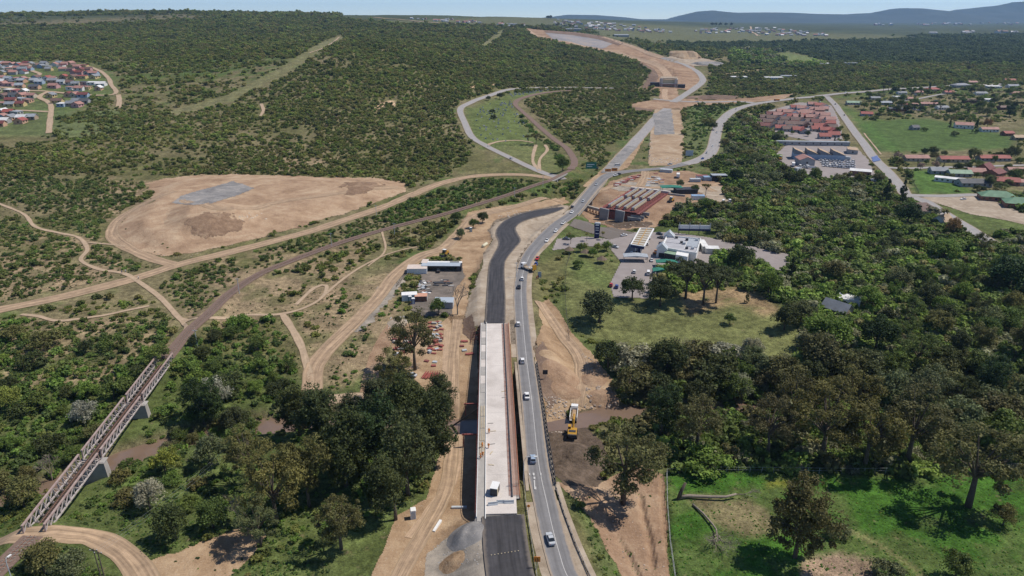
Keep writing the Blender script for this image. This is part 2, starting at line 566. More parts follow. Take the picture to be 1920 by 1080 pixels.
# big green field and gardens on the right
ground([(1600, 232), (1640, 225), (1740, 222), (1900, 255), (1905, 280), (1640, 285)], (.075, .118, .032), 1, 1, 0, 13)
ground([(1700, 320), (1760, 315), (1830, 362), (1720, 365)], (.075, .135, .03), 1, 1, 0, 14)
ground([(1740, 378), (1930, 420), (1930, 440), (1850, 432), (1770, 400)], (.10, .13, .04), 1, 1, 0, 14)
ground([(1440, 100), (1480, 97), (1560, 118), (1480, 118)], (.14, .17, .06), 1, 1, 0, 15)
ground([(1320, 185), (1360, 195), (1420, 190), (1390, 215), (1370, 260), (1350, 300), (1300, 320), (1280, 300), (1285, 210)], (.10, .13, .045), .85, 2, 0, 16)
ground([(1600, 205), (1700, 290), (1690, 300), (1560, 190)], (.075, .14, .03), .8, 1, 0, 16)
# far open grassland on the right
ground([(1100, 40), (1500, 60), (1700, 68), (1700, 75), (1300, 85), (1120, 70)], (.125, .13, .062), .9, 2, 0, 17)
ground([(640, 42), (1000, 30), (1100, 40), (1000, 52), (760, 48)], (.12, .125, .06), .9, 2, 0, 17)
# settlement on the left
ground([(0, 120), (150, 118), (215, 140), (220, 178), (150, 205), (100, 225), (95, 255), (0, 255), (-300, 240), (-300, 120)], (.095, .13, .045), .8, 1, 0, 18)
ground([(95, 215), (230, 200), (260, 240), (140, 262), (95, 255)], (.10, .145, .05), .7, 2, 0, 18)
# bare reddish patches among the scrub
for k, pl in enumerate(([(0, 440), (210, 440), (230, 520), (120, 545), (0, 560)], [(190, 330), (300, 340), (280, 400), (190, 420)], [(520, 290), (640, 285), (640, 320), (520, 325)], [(0, 600), (320, 600), (330, 660), (200, 720), (60, 760), (-80, 700)], [(700, 190), (740, 185), (745, 205), (700, 210)], [(400, 480), (700, 440), (640, 560), (420, 620), (340, 600)], [(560, 560), (760, 500), (740, 640), (620, 760), (570, 700)])):
    ground(pl, (.31, .225, .145), .62, 1, .55, 30 + k)
# power line clearings on the hill
ground([(310, 210), (420, 180), (520, 130), (590, 85), (635, 68), (650, 70), (600, 95), (535, 140), (430, 190), (330, 216)], (.17, .165, .078), 1, 1, 0, 40)
ground([(897, 90), (940, 56), (955, 54), (908, 90)], (.17, .17, .08), .9, 0, 0, 41)
for pl in ([(0, 42), (250, 32), (340, 25), (400, 33), (250, 38), (100, 52), (0, 60)],):
    ground(pl, (.18, .15, .085), .8, 2, .7, 42)
for k, pl in enumerate(([(700, 195), (735, 188), (748, 196), (710, 210)], [(875, 160), (935, 152), (940, 158), (880, 166)])):
    ground(pl, (.50, .36, .23), .9, 0, 1.4, 44 + k)
# muddy river banks
m_ = (1 - smooth((RIVER_D - 5) / 4))[..., None] * .7
GC = GC * (1 - m_) + np.array([.17, .125, .085]) * m_

gm = bpy.data.materials.new('ground_cover')
gm.use_nodes = True
nt = gm.node_tree; n = nt.nodes; L = nt.links
b = n['Principled BSDF']
b.inputs['Roughness'].default_value = .95
b.inputs['Specular IOR Level'].default_value = .1
at_ = n.new('ShaderNodeAttribute'); at_.attribute_name = 'gc'
geo = n.new('ShaderNodeNewGeometry')
mixc = None
prev = at_.outputs['Color']
for sc_, lo, hi in ((.09, .72, 1.28), (.45, .62, 1.38), (2.2, .6, 1.4)):
    no = n.new('ShaderNodeTexNoise'); no.inputs['Scale'].default_value = sc_; no.inputs['Detail'].default_value = 4
    L.new(geo.outputs['Position'], no.inputs['Vector'])
    mr = n.new('ShaderNodeMapRange'); mr.inputs['From Min'].default_value = .3; mr.inputs['From Max'].default_value = .7
    mr.inputs['To Min'].default_value = lo; mr.inputs['To Max'].default_value = hi
    L.new(no.outputs['Fac'], mr.inputs['Value'])
    mu = n.new('ShaderNodeVectorMath'); mu.operation = 'SCALE'
    L.new(prev, mu.inputs[0]); L.new(mr.outputs[0], mu.inputs['Scale'])
    prev = mu.outputs[0]
# specks of bare soil and dry stalks
no = n.new('ShaderNodeTexNoise'); no.inputs['Scale'].default_value = .33; no.inputs['Detail'].default_value = 7; no.inputs['Roughness'].default_value = .75
L.new(geo.outputs['Position'], no.inputs['Vector'])
mr = n.new('ShaderNodeMapRange'); mr.inputs['From Min'].default_value = .60; mr.inputs['From Max'].default_value = .68
mr.inputs['To Max'].default_value = .5
L.new(no.outputs['Fac'], mr.inputs['Value'])
mx = n.new('ShaderNodeMixRGB'); mx.inputs[2].default_value = (.24, .18, .11, 1)
L.new(mr.outputs[0], mx.inputs[0]); L.new(prev, mx.inputs[1])
L.new(mx.outputs[0], b.inputs['Base Color'])
bn = n.new('ShaderNodeTexNoise'); bn.inputs['Scale'].default_value = 1.3; bn.inputs['Detail'].default_value = 6
L.new(geo.outputs['Position'], bn.inputs['Vector'])
bp = n.new('ShaderNodeBump'); bp.inputs['Distance'].default_value = .35; bp.inputs['Strength'].default_value = .8
L.new(bn.outputs['Fac'], bp.inputs['Height']); L.new(bp.outputs['Normal'], b.inputs['Normal'])


def np_mesh(name, V, Fq, mats, uv=None, smooth_=True):
    me = bpy.data.meshes.new(name)
    V = np.asarray(V, np.float32); Fq = np.asarray(Fq, np.int32)
    me.vertices.add(len(V)); me.vertices.foreach_set('co', V.ravel())
    k = Fq.shape[1]
    me.loops.add(Fq.size); me.loops.foreach_set('vertex_index', Fq.ravel())
    me.polygons.add(len(Fq))
    me.polygons.foreach_set('loop_start', np.arange(0, Fq.size, k, dtype=np.int32))
    me.polygons.foreach_set('loop_total', np.full(len(Fq), k, np.int32))
    me.polygons.foreach_set('use_smooth', np.full(len(Fq), smooth_))
    if uv is not None:
        ul = me.uv_layers.new(name='uv')
        ul.data.foreach_set('uv', np.asarray(uv, np.float32)[Fq.ravel()].ravel())
    for m in (mats if isinstance(mats, (list, tuple)) else [mats]):
        me.materials.append(m)
    me.update(calc_edges=True)
    return me


idx = np.arange(NL * NA).reshape(NL, NA)
quads = np.stack([idx[:-1, :-1], idx[:-1, 1:], idx[1:, 1:], idx[1:, :-1]], -1).reshape(-1, 4)
me = np_mesh('ground', np.stack([GX, GY, Z], -1).reshape(-1, 3), quads, gm)
ca_ = me.color_attributes.new('gc', 'FLOAT_COLOR', 'POINT')
ca_.data.foreach_set('color', np.concatenate([GC, np.ones(GC.shape[:2] + (1,))], -1).astype(np.float32).ravel())
tag(link('ground', me), 'scrubby valley floor rising to green hills', kind='structure')

# ------------------------------------------------------------------ patches of bare ground, draped on the land
NOVEG = []          # photo polygons without bushes
NOVEG_LINES = []    # (world line, half width)


def patch(name, poly, m, level=1, k=3, rag=2.0, label=None, seed=3):
    """a sheet that follows the land inside the outline (photo pixels), with a ragged edge"""
    xs = [p[0] for p in poly]; ys = [p[1] for p in poly]
    W = [G(*p) for p in poly]
    a = [w.x / w.y for w in W]; l = [math.log(w.y) for w in W]
    da = (A1 - A0) / (NA - 1) / k; dl = (L1 - L0) / (NL - 1) / k
    ia = np.arange(int((min(a) - A0) / da) - 3, int((max(a) - A0) / da) + 4)
    il = np.arange(int((min(l) - L0) / dl) - 3, int((max(l) - L0) / dl) + 4)
    AA, LL = np.meshgrid(A0 + ia * da, L0 + il * dl)
    YY = np.exp(LL); XX = AA * YY
    # rows inside one terrain row must lie on its straight facet
    r0 = np.floor((LL - L0) / (L1 - L0) * (NL - 1) + 1e-6)
    HH = hgt(XX, YY)
    cx = (XX[:-1, :-1] + XX[1:, 1:]) / 2; cy = (YY[:-1, :-1] + YY[1:, 1:]) / 2; ch = (HH[:-1, :-1] + HH[1:, 1:]) / 2
    s = np.clip(cy / 300, .6, 6)
    jx = (fbm(cx, cy, 6 * max(1, np.mean(cy) / 300), seed) - .5) * rag * 2 * s
    jy = (fbm(cx, cy, 6 * max(1, np.mean(cy) / 300), seed + 3) - .5) * rag * 3 * s
    ppx, ppy = project(cx + jx, cy + jy, ch)
    keep = inside(poly, ppx, ppy)
    n_ = np.arange(AA.size).reshape(AA.shape)
    q = np.stack([n_[:-1, :-1], n_[:-1, 1:], n_[1:, 1:], n_[1:, :-1]], -1)[keep]
    used, inv = np.unique(q.ravel(), return_inverse=True)
    V = np.stack([XX.ravel(), YY.ravel(), (HH + level * .035 + .00022 * YY * (1 + .25 * level)).ravel()], -1)[used]
    me = np_mesh(name, V, inv.reshape(-1, 4), m)
    o = tag(link(name, me), label, kind='structure')
    NOVEG.append(poly)
    return o


def road_mat(name, c, streak=.25, blotch=.2, edge=None, rough=.9, bump=0.0, tracks=None):
    """worn road surface: long streaks, blotches, optional sandy edges and wheel tracks (uv: across 0..1, along in metres)"""
    m = bpy.data.materials.new(name)
    m.use_nodes = True
    nt = m.node_tree; n = nt.nodes; L = nt.links
    b = n['Principled BSDF']; b.inputs['Roughness'].default_value = rough; b.inputs['Specular IOR Level'].default_value = .25
    uv = n.new('ShaderNodeUVMap'); uv.uv_map = 'uv'
    mp = n.new('ShaderNodeMapping'); mp.inputs['Scale'].default_value = (7, .035, 1)
    L.new(uv.outputs[0], mp.inputs[0])
    a = n.new('ShaderNodeTexNoise'); a.inputs['Scale'].default_value = 1.6; a.inputs['Detail'].default_value = 4
    L.new(mp.outputs[0], a.inputs['Vector'])
    geo = n.new('ShaderNodeNewGeometry')
    g = n.new('ShaderNodeTexNoise'); g.inputs['Scale'].default_value = .35; g.inputs['Detail'].default_value = 7; g.inputs['Roughness'].default_value = .7
    L.new(geo.outputs['Position'], g.inputs['Vector'])
    k1 = n.new('ShaderNodeMapRange'); k1.inputs[1].default_value = .3; k1.inputs[2].default_value = .7; k1.inputs[3].default_value = 1 - streak; k1.inputs[4].default_value = 1 + streak
    L.new(a.outputs['Fac'], k1.inputs[0])
    k2 = n.new('ShaderNodeMapRange'); k2.inputs[1].default_value = .3; k2.inputs[2].default_value = .7; k2.inputs[3].default_value = 1 - blotch; k2.inputs[4].default_value = 1 + blotch
    L.new(g.outputs['Fac'], k2.inputs[0])
    mu = n.new('ShaderNodeMath'); mu.operation = 'MULTIPLY'; L.new(k1.outputs[0], mu.inputs[0]); L.new(k2.outputs[0], mu.inputs[1])
    fac = mu.outputs[0]
    sep = n.new('ShaderNodeSeparateXYZ'); L.new(uv.outputs[0], sep.inputs[0])
    if tracks:
        for t0, wd in ((.28, .075), (.72, .075)):
            s_ = n.new('ShaderNodeMath'); s_.operation = 'SUBTRACT'; L.new(sep.outputs[0], s_.inputs[0]); s_.inputs[1].default_value = t0
            ab = n.new('ShaderNodeMath'); ab.operation = 'ABSOLUTE'; L.new(s_.outputs[0], ab.inputs[0])
            mr = n.new('ShaderNodeMapRange'); mr.interpolation_type = 'SMOOTHSTEP'; mr.inputs[1].default_value = wd; mr.inputs[2].default_value = wd * 2.2; mr.inputs[3].default_value = tracks; mr.inputs[4].default_value = 1
            L.new(ab.outputs[0], mr.inputs[0])
            m2 = n.new('ShaderNodeMath'); m2.operation = 'MULTIPLY'; L.new(fac, m2.inputs[0]); L.new(mr.outputs[0], m2.inputs[1]); fac = m2.outputs[0]
    sc_ = n.new('ShaderNodeVectorMath'); sc_.operation = 'SCALE'; sc_.inputs[0].default_value = c
    L.new(fac, sc_.inputs['Scale'])
    out = sc_.outputs[0]
    if edge:
        s_ = n.new('ShaderNodeMath'); s_.operation = 'SUBTRACT'; L.new(sep.outputs[0], s_.inputs[0]); s_.inputs[1].default_value = .5
        ab = n.new('ShaderNodeMath'); ab.operation = 'ABSOLUTE'; L.new(s_.outputs[0], ab.inputs[0])
        ad = n.new('ShaderNodeMath'); ad.operation = 'MULTIPLY_ADD'; L.new(g.outputs['Fac'], ad.inputs[0]); ad.inputs[1].default_value = .16; L.new(ab.outputs[0], ad.inputs[2])
        mr = n.new('ShaderNodeMapRange'); mr.interpolation_type = 'SMOOTHSTEP'; mr.inputs[1].default_value = .47; mr.inputs[2].default_value = .56
        L.new(ad.outputs[0], mr.inputs[0])
        mx = n.new('ShaderNodeMixRGB'); mx.inputs[2].default_value = (*edge, 1)
        L.new(mr.outputs[0], mx.inputs[0]); L.new(out, mx.inputs[1]); out = mx.outputs[0]
    L.new(out, b.inputs['Base Color'])
    if bump:
        bp = n.new('ShaderNodeBump'); bp.inputs['Distance'].default_value = bump; bp.inputs['Strength'].default_value = 1
        L.new(mu.outputs[0], bp.inputs['Height']); L.new(bp.outputs['Normal'], b.inputs['Normal'])
    return m


def ribbon(name, pts, width, m, level=2, label=None, across=5, own_z=None, parent=None, side=0.0, clear=2.0, span=None, rag=0.0):
    """road along photo pixels (px, py[, z[, width]]); follows the land, or its own level where own_z is true"""
    rows = []
    for p in pts:
        w = D(*p[:3]) if len(p) > 2 and p[2] is not None else G(*p[:2])
        rows.append((w.x, w.y, w.z, p[3] if len(p) > 3 else width))
    S = catmull(rows, lambda p: max(1.2, p[1] * .007))
    if span:
        S = S[span[0]:span[1]]
    T = np.gradient(S[:, :2], axis=0); T /= np.linalg.norm(T, axis=1, keepdims=True) + 1e-9
    Nn = np.stack([-T[:, 1], T[:, 0]], -1)
    dist = np.concatenate([[0], np.cumsum(np.hypot(*np.diff(S[:, :2], axis=0).T))])
    if rag:
        S[:, 3] *= 1 + rag * (fbm(dist, dist * 0, 9, len(name)) - .5) * 2
    us = np.linspace(-.5, .5, across)
    XY = S[:, None, :2] + Nn[:, None, :] * (us[None, :, None] * S[:, None, 3:4] + side)
    h = hgt(XY[..., 0], XY[..., 1]) + level * .035 + .00022 * XY[..., 1] * (1 + .25 * level)
    if own_z is not None:
        off = level * .035 + .00022 * XY[..., 1] * (1 + .25 * level)
        h = np.where(np.abs(h - S[:, None, 2]) < 3, S[:, None, 2] + own_z + off, h)
        if own_z > 0:
            h = S[:, None, 2] + own_z + off
    V = np.concatenate([XY, h[..., None]], -1).reshape(-1, 3)
    uv = np.stack([np.repeat((us + .5)[None], len(S), 0), np.repeat(dist[:, None], across, 1)], -1).reshape(-1, 2)
    i = np.arange(len(S) * across).reshape(len(S), across)
    q = np.stack([i[:-1, :-1], i[1:, :-1], i[1:, 1:], i[:-1, 1:]], -1).reshape(-1, 4)[:, ::-1]
    me = np_mesh(name, V, q, m, uv)
    o = link(name, me, parent)
    if parent is None:
        tag(o, label, kind='structure')
        NOVEG_LINES.append((S[::2, :2].copy(), np.max(S[:, 3]) / 2 + clear))
    o_S = S
    return o, S, h


M_DIRT = road_mat('packed_dirt', (.40, .285, .19), .22, .22, None, .95, .05)
M_TRACK = road_mat('dirt_track', (.385, .275, .18), .28, .25, (.30, .22, .14), .95, .05, .82)
M_PATH = road_mat('trodden_path', (.40, .30, .205), .15, .2, (.28, .21, .13), .95, .03)
M_TAR = road_mat('worn_tar', (.205, .20, .20), .14, .12, (.33, .265, .20), .85, 0, .86)
M_TARP = road_mat('pale_tar', (.30, .285, .275), .12, .15, (.30, .24, .17), .85)
M_NEW = road_mat('new_asphalt', (.050, .048, .051), .38, .22, (.15, .128, .108), .75)
M_SAND = earth('pale_sand', (.25, .20, .155), (.35, .29, .235), (.46, .40, .335), .07, .1, .3)
M_EARTH = earth('dry_earth', (.21, .14, .088), (.345, .24, .157), (.465, .35, .243), .05, .4, .4)
M_RED = earth('reddish_earth', (.185, .118, .08), (.305, .205, .142), (.42, .31, .222), .035, .5, .3)
M_MUD = earth('dark_mud', (.075, .055, .042), (.12, .09, .066), (.20, .15, .115), .12, .9, .1)
M_GRAV = earth('grey_gravel', (.15, .145, .145), (.23, .222, .215), (.35, .325, .30), .07, .12, .5)
M_YARD = earth('oily_yard', (.095, .082, .07), (.16, .138, .118), (.26, .215, .18), .07, .05, .2)
M_PAVE = mat('brick_paving', (.235, .205, .195), .9, c2=(.31, .275, .26), scale=.12, detail=8)
M_GSAND = earth('sandy_gravel', (.17, .155, .14), (.285, .255, .228), (.42, .37, .32), .09, .15, .5)
M_ORANGE = earth('orange_fill', (.255, .178, .115), (.36, .262, .172), (.455, .37, .27), .04, .25, .35)
M_CUT = earth('cut_rock', (.19, .185, .195), (.27, .255, .255), (.37, .30, .245), .02, .5, .2)
M_LINE = mat('road_paint', (.50, .49, .47), .7, var=.15, scale=2)

# --- earth and yards
M_PAD = earth('pad_earth', (.24, .16, .108), (.375, .262, .182), (.48, .37, .27), .04, .5, .3)
patch('spoil_heap', HEAP, M_PAD, 1, 3, 2.5, 'levelled heap of reddish earth')
patch('gravel_patch', [(322, 380), (345, 366), (400, 350), (440, 340), (476, 353), (440, 368), (395, 382), (360, 386)], M_GRAV, 3, 3, 1.5, 'grey gravel spread on the earth heap')
patch('haul_yard', [(845, 590), (872, 592), (890, 612), (896, 640), (896, 1000), (850, 1000), (835, 1015), (812, 1030), (803, 1130), (660, 1150), (697, 1080), (727, 1007), (745, 968), (800, 935), (815, 880), (835, 830), (836, 783), (822, 735), (797, 703), (822, 660), (817, 613)], M_EARTH, 1, 3, 1.0, 'sandy haul strip beside the new bridge', 5)
patch('gravel_slope', [(800, 1040), (835, 1013), (870, 986), (903, 976), (914, 990), (925, 1080), (940, 1160), (780, 1160)], M_GSAND, 2, 3, 1.0, 'grey gravel ramp at the bridge end', 6)
patch('sand_shoulder', [(868, 600), (884, 545), (903, 505), (908, 472), (924, 450), (914, 432), (930, 412), (980, 398), (1050, 383), (1066, 386), (1060, 402), (1035, 422), (1010, 450), (985, 480), (968, 505), (962, 560), (966, 605), (968, 645), (946, 645), (940, 612), (905, 612), (890, 612)], M_SAND, 1, 3, .7, 'pale sandy verge of the new road', 7)
patch('site_yard', [(740, 520), (775, 488), (800, 476), (830, 462), (852, 440), (868, 415), (880, 398), (930, 388), (1000, 380), (1060, 370), (1066, 380), (1040, 392), (985, 402), (930, 417), (917, 432), (925, 450), (905, 478), (900, 505), (885, 525), (872, 600), (850, 612), (838, 590), (845, 545), (868, 520), (866, 488), (850, 480), (800, 482), (765, 512), (745, 540)], M_EARTH, 1, 3, 1.2, 'trampled earth of the site camp', 8)
patch('camp_yard', [(792, 505), (866, 497), (872, 520), (850, 548), (846, 590), (800, 596), (765, 580), (785, 540)], M_YARD, 3, 3, 1.0, 'dark oily yard of the site camp', 9)
patch('formwork_yard', [(740, 610), (830, 600), (835, 700), (800, 735), (760, 700), (735, 650)], M_EARTH, 2, 3, 1.5, 'earth storage yard under the gum tree', 19)
patch('river_works', [(1000, 650), (1015, 610), (1008, 575), (1030, 560), (1052, 590), (1085, 640), (1110, 660), (1150, 715), (1162, 762), (1100, 768), (1060, 772), (1062, 830), (1030, 830), (1022, 770), (1012, 730), (1005, 690)], M_EARTH, 1, 3, 1.2, 'churned earth works beside the old bridge', 10)
patch('mud_heap_ground', [(1028, 812), (1060, 795), (1095, 800), (1130, 830), (1150, 880), (1120, 912), (1060, 910), (1035, 885)], M_MUD, 2, 3, 1.2, 'dark wet mud by the excavator', 11)
patch('bare_bank', [(1045, 905), (1120, 905), (1200, 872), (1248, 895), (1250, 950), (1256, 1160), (1195, 1160), (1160, 1070), (1125, 1000), (1085, 945)], M_RED, 1, 3, 1.6, 'eroded bare bank beside the paddock fence', 12)
patch('fill_slope', [(1228, 206), (1276, 203), (1281, 240), (1281, 296), (1272, 311), (1217, 311), (1219, 262), (1222, 232)], M_ORANGE, 2, 3, .7, 'orange fill of the new road line', 13)
patch('fill_gravel', [(1224, 214), (1258, 206), (1264, 238), (1264, 252), (1228, 254)], M_GRAV, 4, 3, .7, 'grey gravel on the orange fill', 14)
patch('interchange_earth', [(1178, 199), (1195, 192), (1236, 187), (1238, 166), (1273, 166), (1272, 185), (1330, 188), (1400, 184), (1490, 176), (1470, 187), (1395, 193), (1340, 197), (1290, 200), (1277, 207), (1225, 206), (1195, 208)], M_RED, 2, 3, .9, 'bare earth of the new interchange', 15)
patch('road_cutting', [(985, 53), (1020, 57), (1080, 61), (1130, 68), (1180, 84), (1220, 99), (1250, 111), (1270, 116), (1300, 124), (1323, 150), (1308, 166), (1290, 170), (1275, 167), (1240, 167), (1225, 168), (1204, 166), (1214, 150), (1222, 132), (1200, 117), (1165, 103), (1120, 96), (1060, 83), (1005, 69)], M_RED, 1, 3, .5, 'long reddish road cutting on the far slope', 16)
patch('cut_face', [(1022, 62), (1060, 63), (1105, 70), (1150, 82), (1130, 92), (1085, 84), (1040, 76)], M_CUT, 3, 3, .5, 'grey rock face of the far cutting', 17)
patch('quarry_yard', [(1245, 110), (1262, 104), (1300, 106), (1330, 112), (1358, 120), (1348, 125), (1300, 124), (1265, 118)], M_SAND, 3, 3, .5, 'pale gravel yard below the far stockpile', 18)
patch('bridge_works', [(1088, 396), (1118, 366), (1145, 341), (1185, 328), (1230, 321), (1290, 321), (1342, 333), (1354, 350), (1350, 368), (1380, 378), (1374, 390), (1330, 378), (1285, 382), (1258, 396), (1250, 420), (1230, 426), (1165, 433), (1105, 416)], M_RED, 1, 3, 1.4, 'earth works around the second new bridge', 20)
patch('new_slip_asphalt', [(1067, 424), (1078, 411), (1190, 437), (1143, 450)], M_NEW, 3, 3, .3, 'fresh dark asphalt beside the filling station', 21)
patch('forecourt', [(1045, 448), (1100, 444), (1143, 449), (1190, 436), (1240, 436), (1262, 436), (1330, 446), (1370, 453), (1430, 467), (1482, 478), (1480, 500), (1462, 509), (1400, 482), (1338, 472), (1330, 505), (1240, 505), (1225, 535), (1215, 560), (1150, 558), (1144, 532), (1164, 492), (1142, 463), (1100, 462), (1035, 470)], M_PAVE, 2, 3, .3, 'brick paved forecourt of the filling station', 22)
patch('depot_yard', [(1452, 292), (1480, 268), (1605, 276), (1628, 300), (1645, 335), (1560, 335), (1500, 328), (1472, 312)], M_PAVE, 2, 3, .5, 'paved yard of the vehicle depot', 23)
patch('gravel_lot', [(1722, 371), (1800, 367), (1845, 368), (1930, 405), (1930, 424), (1880, 412), (1820, 402), (1778, 388)], M_SAND, 2, 3, .5, 'sandy lot in front of the green roofed houses', 24)
patch('complex_paving', [(1420, 235), (1440, 208), (1500, 192), (1560, 198), (1575, 230), (1580, 262), (1550, 270), (1470, 255)], M_PAVE, 1, 3, .4, 'paved ground between the red roofed townhouses', 25)
patch('roadside_dirt', [(1092, 350), (1130, 318), (1160, 285), (1200, 248), (1232, 212), (1240, 216), (1222, 240), (1208, 262), (1195, 285), (1178, 315), (1150, 325), (1115, 352)], M_EARTH, 1, 3, .6, 'earth verge of the climbing gravel road', 26)
patch('rocky_bank', [(658, 622), (700, 560), (742, 505), (772, 490), (764, 515), (738, 556), (700, 596), (676, 622)], M_GSAND, 1, 3, 4.0, 'stony bank above the access track', 27)

M_SLOPE = earth('brown_slope_painted_shade', (.115, .078, .058), (.175, .122, .09), (.26, .185, .135), .03, .5, .2)  # brown soil, darkened so the colour stands in for shade on steep slopes
patch('cut_slope', [(1150, 101), (1172, 103), (1202, 117), (1228, 131), (1236, 146), (1226, 158), (1208, 166), (1203, 166), (1213, 150), (1219, 134), (1198, 119)], M_SLOPE, 4, 3, .6, 'brown cut slope below the far haul road, its shade painted dark', 51)
patch('cut_slope', [(1262, 128), (1296, 128), (1308, 145), (1300, 158), (1282, 164), (1264, 160), (1266, 142)], M_RED, 4, 3, .6, 'reddish earth inside the far curve', 52)
patch('cut_slope', [(1020, 58), (1080, 62), (1130, 69), (1170, 82), (1160, 86), (1120, 74), (1070, 66), (1024, 62)], M_SLOPE, 5, 3, .5, 'top edge of the far cutting with shade painted dark', 53)  # dark strip painted in place of the relief shading along the edge
patch('cut_slope', [(1182, 200), (1200, 203), (1225, 206), (1222, 210), (1196, 209), (1180, 204)], M_SLOPE, 4, 3, .4, 'dark earth bank of the interchange', 54)
patch('cut_slope', [(1290, 181), (1340, 178), (1390, 181), (1375, 187), (1320, 187), (1285, 186)], M_SLOPE, 4, 3, .5, 'brown bank beside the link road', 55)
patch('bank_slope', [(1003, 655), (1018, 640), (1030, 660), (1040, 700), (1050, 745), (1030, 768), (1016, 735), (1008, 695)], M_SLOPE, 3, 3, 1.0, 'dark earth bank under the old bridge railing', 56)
patch('bank_slope', [(868, 600), (885, 590), (892, 625), (884, 640), (868, 625)], M_SLOPE, 4, 3, .8, 'earth bank at the far abutment with shade painted dark', 57)  # shade of the bank is put into the ground colour here
M_PLOUGH = earth('ploughed_earth', (.16, .105, .075), (.255, .172, .12), (.34, .25, .18), .09, .6, .15)
patch('heap_slope', [(352, 418), (380, 398), (440, 402), (470, 418), (455, 432), (410, 448), (360, 440)], M_PLOUGH, 4, 3, 6.0, 'dark ploughed flank of the earth heap', 58)
patch('heap_slope', [(640, 345), (690, 340), (720, 348), (690, 362), (645, 366)], M_PLOUGH, 4, 3, 5.0, 'darker dumped earth on the heap', 59)
# --- roads
tar, S_tar, h_tar = ribbon('tar_road', [(*p, 6.4) for p in TAR[:13]] + [(*TAR[13], 7.4), (*TAR[14], 8.6), (*TAR[15], 8.8), (*TAR[16], 8.6), (*TAR[17], 8.0), (*TAR[18], 8.0), (*TAR[19], 9.0), (*TAR[20], 11), (*TAR[21], 10), (*TAR[22], 9), (*TAR[23], 9), (*TAR[24], 9)], 6.4, M_TAR, 3, 'grey tar road carrying cars across the old bridge', own_z=.06)
ribbon('shoulder', [(*p, 10.5) for p in TAR[:6]], 10.5, M_SAND, 1, 'sandy shoulder of the tar road', own_z=.0)
ribbon('shoulder', [(*p, 10.5) for p in TAR[9:14]] + [(*p, 13) for p in TAR[14:17]], 10.5, M_SAND, 1, 'sandy shoulder beyond the old bridge', own_z=.0)
HILLROAD = [(1280, 309), (1320, 296), (1336, 280), (1343, 250), (1353, 227), (1377, 207), (1413, 196), (1467, 188), (1513, 183), (1557, 178), (1613, 173), (1680, 167), (1780, 161), (1880, 158)]
ribbon('hill_road', HILLROAD, 12.5, M_TARP, 3, 'curving grey road climbing past the townhouses')
ribbon('side_street', [(1550, 181), (1566, 197), (1590, 230), (1616, 265), (1640, 298), (1660, 318), (1688, 350), (1700, 366), (1735, 378), (1782, 408), (1822, 432), (1860, 455)], 9.5, M_TARP, 3, 'straight grey street with a blue painted crossing')
ribbon('house_street', [(1652, 314), (1700, 316), (1760, 314), (1850, 312), (1960, 309)], 7, M_TARP, 3, 'quiet street in front of red roofed bungalows')
ribbon('lower_street', [(1690, 366), (1760, 368), (1830, 366), (1846, 370)], 8, M_TARP, 4, 'street along the sandy lot')
ribbon('garden_street', [(1690, 190), (1725, 185), (1760, 178), (1790, 172)], 7, M_TARP, 3, 'bending street among the upper gardens')
ribbon('new_road', [(*p[:3], 11) for p in NEWN], 8.6, M_NEW, 4, 'black new asphalt leading onto the new bridge', own_z=.08)
ribbon('new_road', NEWF, 8.6, M_NEW, 4, 'black new asphalt bending beyond the new bridge', own_z=.08)
ribbon('gravel_road', [(1142, 322), (1158, 303), (1178, 281), (1200, 256), (1221, 232), (1236, 216), (1252, 204)], 13, M_TARP, 3, 'pale gravel road climbing to the interchange')
ribbon('patched_asphalt', [(1138, 325), (1155, 307), (1172, 288), (1186, 275)], 11, M_GRAV, 5, 'grey patched tar of the closed lane')
ribbon('curve_road', [(1262, 192), (1285, 178), (1300, 168), (1316, 155), (1316, 145), (1300, 130), (1270, 118), (1240, 109)], 13, M_TARP, 4, 'grey road curving under the far flyover')
ribbon('interchange_road', [(1225, 186), (1270, 190), (1330, 192), (1385, 191), (1420, 195)], 11, M_TARP, 4, 'grey link road of the interchange')
ribbon('haul_road', [(-160, 612), (-60, 594), (0, 581), (120, 556), (240, 526), (330, 498), (440, 471), (560, 440), (640, 415), (720, 388), (800, 354), (850, 338), (910, 329), (980, 328), (1035, 334)], 9, M_TRACK, 2, 'wide dusty haul road along the railway', rag=.22)
ribbon('haul_road', [(330, 498), (282, 484), (245, 468), (216, 449), (211, 430), (232, 405), (275, 380), (330, 358)], 7.5, M_TRACK, 2, 'dusty loop road around the earth heap', rag=.25)
ribbon('cemetery_road', [(1056, 337), (1010, 321), (950, 293), (908, 272), (884, 256), (872, 232), (863, 206), (880, 194), (920, 179), (968, 167), (1040, 165), (1150, 165.5)], 8, M_TARP, 3, 'pale narrow road bending round the cemetery')
ribbon('access_track', [(588, 770), (586, 720), (593, 682), (633, 636), (672, 598), (707, 560), (745, 512), (790, 480), (830, 466), (860, 438), (895, 406), (950, 392), (1050, 376)], 7.5, M_TRACK, 3, 'rutted access track past the site camp', rag=.15)
ribbon('access_track', [(590, 752), (650, 745), (720, 742)], 5, M_PATH, 2, 'earth track along the wood edge', rag=.3)
ribbon('access_track', [(745, 600), (720, 640), (700, 690), (690, 735)], 6, M_RED, 1, 'fading brown track above the wood', rag=.3)
ribbon('yard_track', [(-60, 1030), (0, 1016), (60, 1003), (118, 1000), (175, 1008), (225, 1032), (262, 1072), (290, 1130)], 6.5, M_TRACK, 2, 'earth track passing under the truss bridge', rag=.12)
patch('track_clearing', [(280, 1052), (340, 1030), (400, 1010), (450, 985), (500, 1000), (480, 1040), (420, 1090), (300, 1150)], M_EARTH, 1, 3, 2.0, 'bare earth clearing under the trees', 33)
